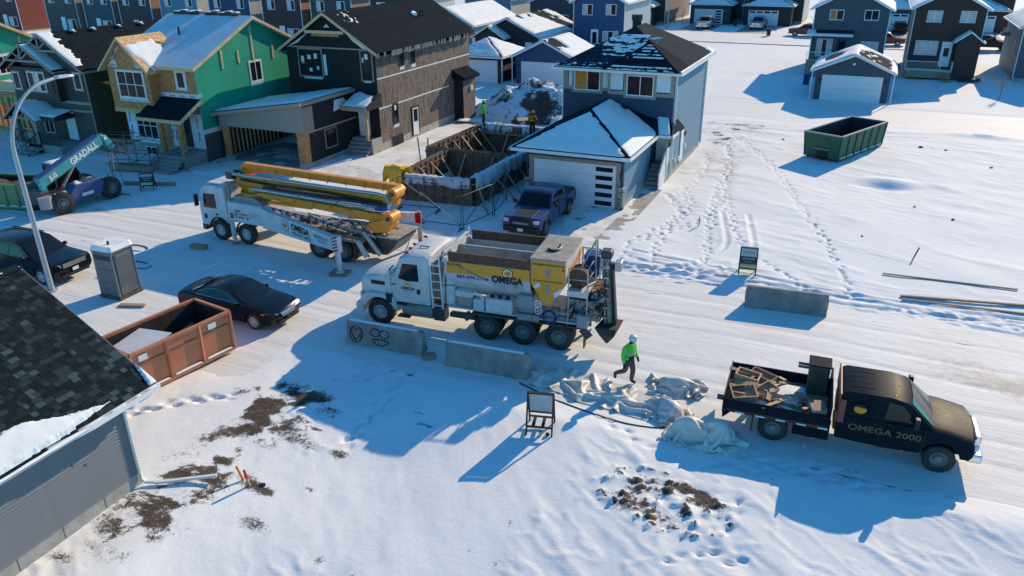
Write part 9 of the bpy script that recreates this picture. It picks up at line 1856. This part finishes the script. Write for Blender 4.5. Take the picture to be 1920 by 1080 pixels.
# ------------------------------------------------------------------ people
for n_, c_ in (('hi_green', (0.10, 0.62, 0.04)), ('hi_orange', (0.85, 0.10, 0.02)), ('hi_yellow', (0.55, 0.62, 0.05)), ('cloth_black', (0.012, 0.013, 0.016)), ('cloth_brown', (0.085, 0.07, 0.058)), ('boot', (0.03, 0.026, 0.023)), ('skin', (0.42, 0.25, 0.18)), ('reflect', (0.42, 0.46, 0.5)), ('helmet_white', (0.62, 0.66, 0.70))): defm(n_, c_, 0.75 if 'helmet' not in n_ else 0.35, 0.12, 8, bump=0.2 if 'helmet' not in n_ else 0, bscale=14)
def person(label, loc, rz, J, mats, helmet, stripes, group=None):
    """J: joints; mats: materials by limb (torso, lower torso, arm, fore, hand, thigh, shin, foot, head)"""
    o = thing('person', label, 'person', loc, rz, group)
    V, E, Rr, Mt = [], [], [], []
    idx = {}
    def v(n, p, r):
        idx[n] = len(V); V.append(p); Rr.append(r); return idx[n]
    rad = dict(pelvis=0.175, waist=0.185, chest=0.205, neck=0.07, head=0.092, crown=0.085, sh=0.10, el=0.078, wr=0.052, hip=0.12, kn=0.092, an=0.07, heel=0.05, toe=0.045)
    mi = ['torso', 'low', 'arm', 'fore', 'hand', 'thigh', 'shin', 'foot', 'head']
    seg = []
    def e(a, b, m): E.append((idx[a], idx[b])); seg.append((Vector(V[idx[a]]), Vector(V[idx[b]]), mi.index(m)))
    for n in ('pelvis', 'waist', 'chest', 'neck', 'head', 'crown'): v(n, J[n], rad[n])
    e('pelvis', 'waist', 'low'); e('waist', 'chest', 'torso'); e('chest', 'neck', 'torso'); e('neck', 'head', 'head'); e('head', 'crown', 'head')
    for s in 'RL':
        for n in ('sh', 'el', 'wr', 'hip', 'kn', 'an', 'toe'): v(s + n, J[s + n], rad[n])
        e('chest', s + 'sh', 'torso'); e(s + 'sh', s + 'el', 'arm'); e(s + 'el', s + 'wr', 'fore'); e('pelvis', s + 'hip', 'low'); e(s + 'hip', s + 'kn', 'thigh'); e(s + 'kn', s + 'an', 'shin'); e(s + 'an', s + 'toe', 'foot')
        w, el = Vector(J[s + 'wr']), Vector(J[s + 'el']); d = (w - el).normalized(); side = d.cross(Vector((1, 0, 0))).normalized(); fr = side.cross(d)
        pm = w + d * 0.08; v(s + 'palm', tuple(pm), 0.042); e(s + 'wr', s + 'palm', 'hand')
        for k, (off, ln) in enumerate(((-0.033, 0.07), (-0.011, 0.082), (0.011, 0.078), (0.033, 0.06))):
            q = pm + fr * off + d * 0.03; v(s + 'f%d' % k, tuple(q + d * ln * 0.5), 0.0095); v(s + 'g%d' % k, tuple(q + d * ln * 0.85 + side * 0.03), 0.008); e(s + 'palm', s + 'f%d' % k, 'hand'); e(s + 'f%d' % k, s + 'g%d' % k, 'hand')
        q = w + d * 0.05 + fr * 0.05; v(s + 't', tuple(q + d * 0.05), 0.010); e(s + 'palm', s + 't', 'hand')
    me = bpy.data.meshes.new('body'); me.from_pydata(V, E, []); b = bpy.data.objects.new('body', me); COL.objects.link(b)
    sk = b.modifiers.new('skin', 'SKIN'); sk.use_smooth_shade = True; sk.branch_smoothing = 0.3
    for i, q in enumerate(me.skin_vertices[0].data): q.radius = (Rr[i], Rr[i]); q.use_root = (i == 0)
    su = b.modifiers.new('sub', 'SUBSURF'); su.levels = 2; su.render_levels = 2
    bpy.context.view_layer.update(); dg = bpy.context.evaluated_depsgraph_get(); m2 = bpy.data.meshes.new_from_object(b.evaluated_get(dg)); b.modifiers.clear(); b.data = m2; b.parent = o
    m2.materials.clear()
    for n in mi: m2.materials.append(MAT(mats[n]))
    for f in m2.polygons:
        c = f.center; best = (9, 0)
        for a, bb, m in seg:
            ab = bb - a; t = max(0, min(1, (c - a).dot(ab) / max(ab.length_squared, 1e-6))); dd = (c - a - ab * t).length
            if dd < best[0]: best = (dd, m)
        f.material_index = best[1]
    m2.shade_smooth()
    H = Vector(J['crown']); N = (Vector(J['crown']) - Vector(J['head'])).normalized(); T = Matrix.Translation(H + N * 0.01) @ N.to_track_quat('Z', 'X').to_matrix().to_4x4()
    hm = MB(); hm.T = T; hm.lathe([(0.142, -0.035), (0.146, -0.02), (0.135, -0.015), (0.132, 0.03), (0.115, 0.085), (0.07, 0.122), (0.01, 0.132)], (0, 0, 0), 'z', 18); ho = hm.obj('helmet', helmet, o, smooth=45)
    rg = MB(); rg.T = T; rg.box(-0.012, 0.012, -0.1, 0.1, 0.1, 0.14); rg.obj('helmet_ridge', helmet, ho)
    F = Vector(J['head']); fw_ = Vector(J.get('face', (1, 0, -0.2))).normalized(); sd_ = Vector((0, 0, 1)).cross(fw_).normalized(); up_ = fw_.cross(sd_)
    for s in (-1, 1): MB().sphere(F + fw_ * 0.085 + sd_ * s * 0.035 + up_ * 0.045, 0.014, 8, 6).obj('eye', 'ink_white', o); MB().sphere(F + sd_ * s * 0.095 + up_ * 0.02, (0.02, 0.014, 0.03), 8, 6).obj('ear', mats['head'], o)
    MB().sphere(F + fw_ * 0.1 + up_ * 0.015, (0.02, 0.018, 0.025), 8, 6).obj('nose', 'skin', o); MB().sphere(F + fw_ * 0.088 - up_ * 0.035, (0.012, 0.03, 0.008), 8, 5).obj('mouth', mats['head'], o)
    for nm, m, pts, r in stripes: MB().tube(pts, r, 6).obj(nm, m, o, smooth=60)
    return o
def ringpts(c, rx, ry, n=14, tilt=0.0): return [(c[0] + rx * math.cos(a), c[1] + ry * math.sin(a), c[2] + tilt * math.cos(a)) for a in np.linspace(0, 2 * math.pi, n + 1)]
walkJ = dict(pelvis=(0, 0, 0.94), waist=(0.015, 0, 1.10), chest=(0.02, 0, 1.33), neck=(0.05, 0, 1.49), head=(0.09, 0, 1.575), crown=(0.115, 0, 1.66), face=(1, -0.25, -0.6),
             Rsh=(0.0, -0.20, 1.40), Rel=(-0.06, -0.27, 1.13), Rwr=(-0.0, -0.28, 0.88), Lsh=(0.03, 0.20, 1.40), Lel=(0.02, 0.28, 1.12), Lwr=(0.14, 0.26, 0.92),
             Rhip=(0, -0.10, 0.88), Rkn=(-0.04, -0.11, 0.50), Ran=(-0.42, -0.11, 0.28), Rtoe=(-0.40, -0.11, 0.08), Lhip=(0.01, 0.10, 0.88), Lkn=(0.12, 0.11, 0.49), Lan=(0.07, 0.11, 0.09), Ltoe=(0.25, 0.11, 0.045))
walkM = dict(torso='hi_green', low='cloth_black', arm='hi_green', fore='hi_green', hand='cloth_black', thigh='cloth_brown', shin='cloth_brown', foot='boot', head='cloth_black')
wp = person('worker in green safety jacket and white helmet walking on the road', (-5.82, 22.35, 0.0), -16, walkJ, walkM, 'helmet_white',
       [('reflective_band', 'reflect', ringpts((0.015, 0, 1.14), 0.175, 0.19), 0.022), ('reflective_band', 'reflect', [(0.0, -0.28, 1.36), (0.06, -0.26, 1.3), (0.12, -0.19, 1.2), (0.14, -0.14, 1.12)], 0.016), ('reflective_band', 'reflect', [(-0.1, -0.22, 1.36), (-0.14, -0.18, 1.25), (-0.15, -0.12, 1.14)], 0.016), ('cuff_band', 'reflect', ringpts((-0.02, -0.28, 0.98), 0.062, 0.062), 0.014)])
wp.scale = (1.05, 1.05, 1.05)
standJ = dict(pelvis=(0, 0, 0.94), waist=(0.0, 0, 1.10), chest=(0.02, 0, 1.33), neck=(0.04, 0, 1.49), head=(0.06, 0, 1.58), crown=(0.07, 0, 1.67), face=(1, 0, -0.3),
              Rsh=(0.0, -0.20, 1.40), Rel=(0.02, -0.28, 1.13), Rwr=(0.2, -0.22, 1.0), Lsh=(0.0, 0.20, 1.40), Lel=(0.02, 0.28, 1.12), Lwr=(0.2, 0.2, 1.02),
              Rhip=(0, -0.10, 0.88), Rkn=(0.03, -0.12, 0.48), Ran=(0, -0.13, 0.09), Rtoe=(0.17, -0.14, 0.045), Lhip=(0.0, 0.10, 0.88), Lkn=(0.03, 0.12, 0.48), Lan=(0.0, 0.13, 0.09), Ltoe=(0.17, 0.14, 0.045))
vb = [('reflective_band', 'hi_yellow', ringpts((0.01, 0, 1.14), 0.17, 0.185), 0.025), ('reflective_band', 'hi_yellow', [(-0.12, -0.12, 1.42), (-0.17, 0.0, 1.28), (-0.15, 0.12, 1.15)], 0.018), ('reflective_band', 'hi_yellow', [(-0.12, 0.12, 1.42), (-0.17, 0.0, 1.28), (-0.15, -0.12, 1.15)], 0.018)]
person('worker in orange vest and dark trousers on the far foundation wall', (-21.15, 50.62, 1.03), 95, standJ, dict(walkM, torso='hi_orange', arm='hi_orange', fore='cloth_black', low='cloth_black', thigh='cloth_black', shin='cloth_black'), 'lumber', vb)
person('worker in green hooded jacket at the far left foundation corner', (-25.15, 50.9, 1.45), 40, standJ, dict(walkM, low='hi_green', thigh='boot', shin='boot'), 'hi_green', [('reflective_band', 'hi_orange', ringpts((0.01, 0, 1.14), 0.17, 0.185), 0.02), ('reflective_band', 'hi_orange', [(0.12, -0.1, 1.42), (0.18, -0.06, 1.28), (0.17, -0.05, 1.15)], 0.018)])
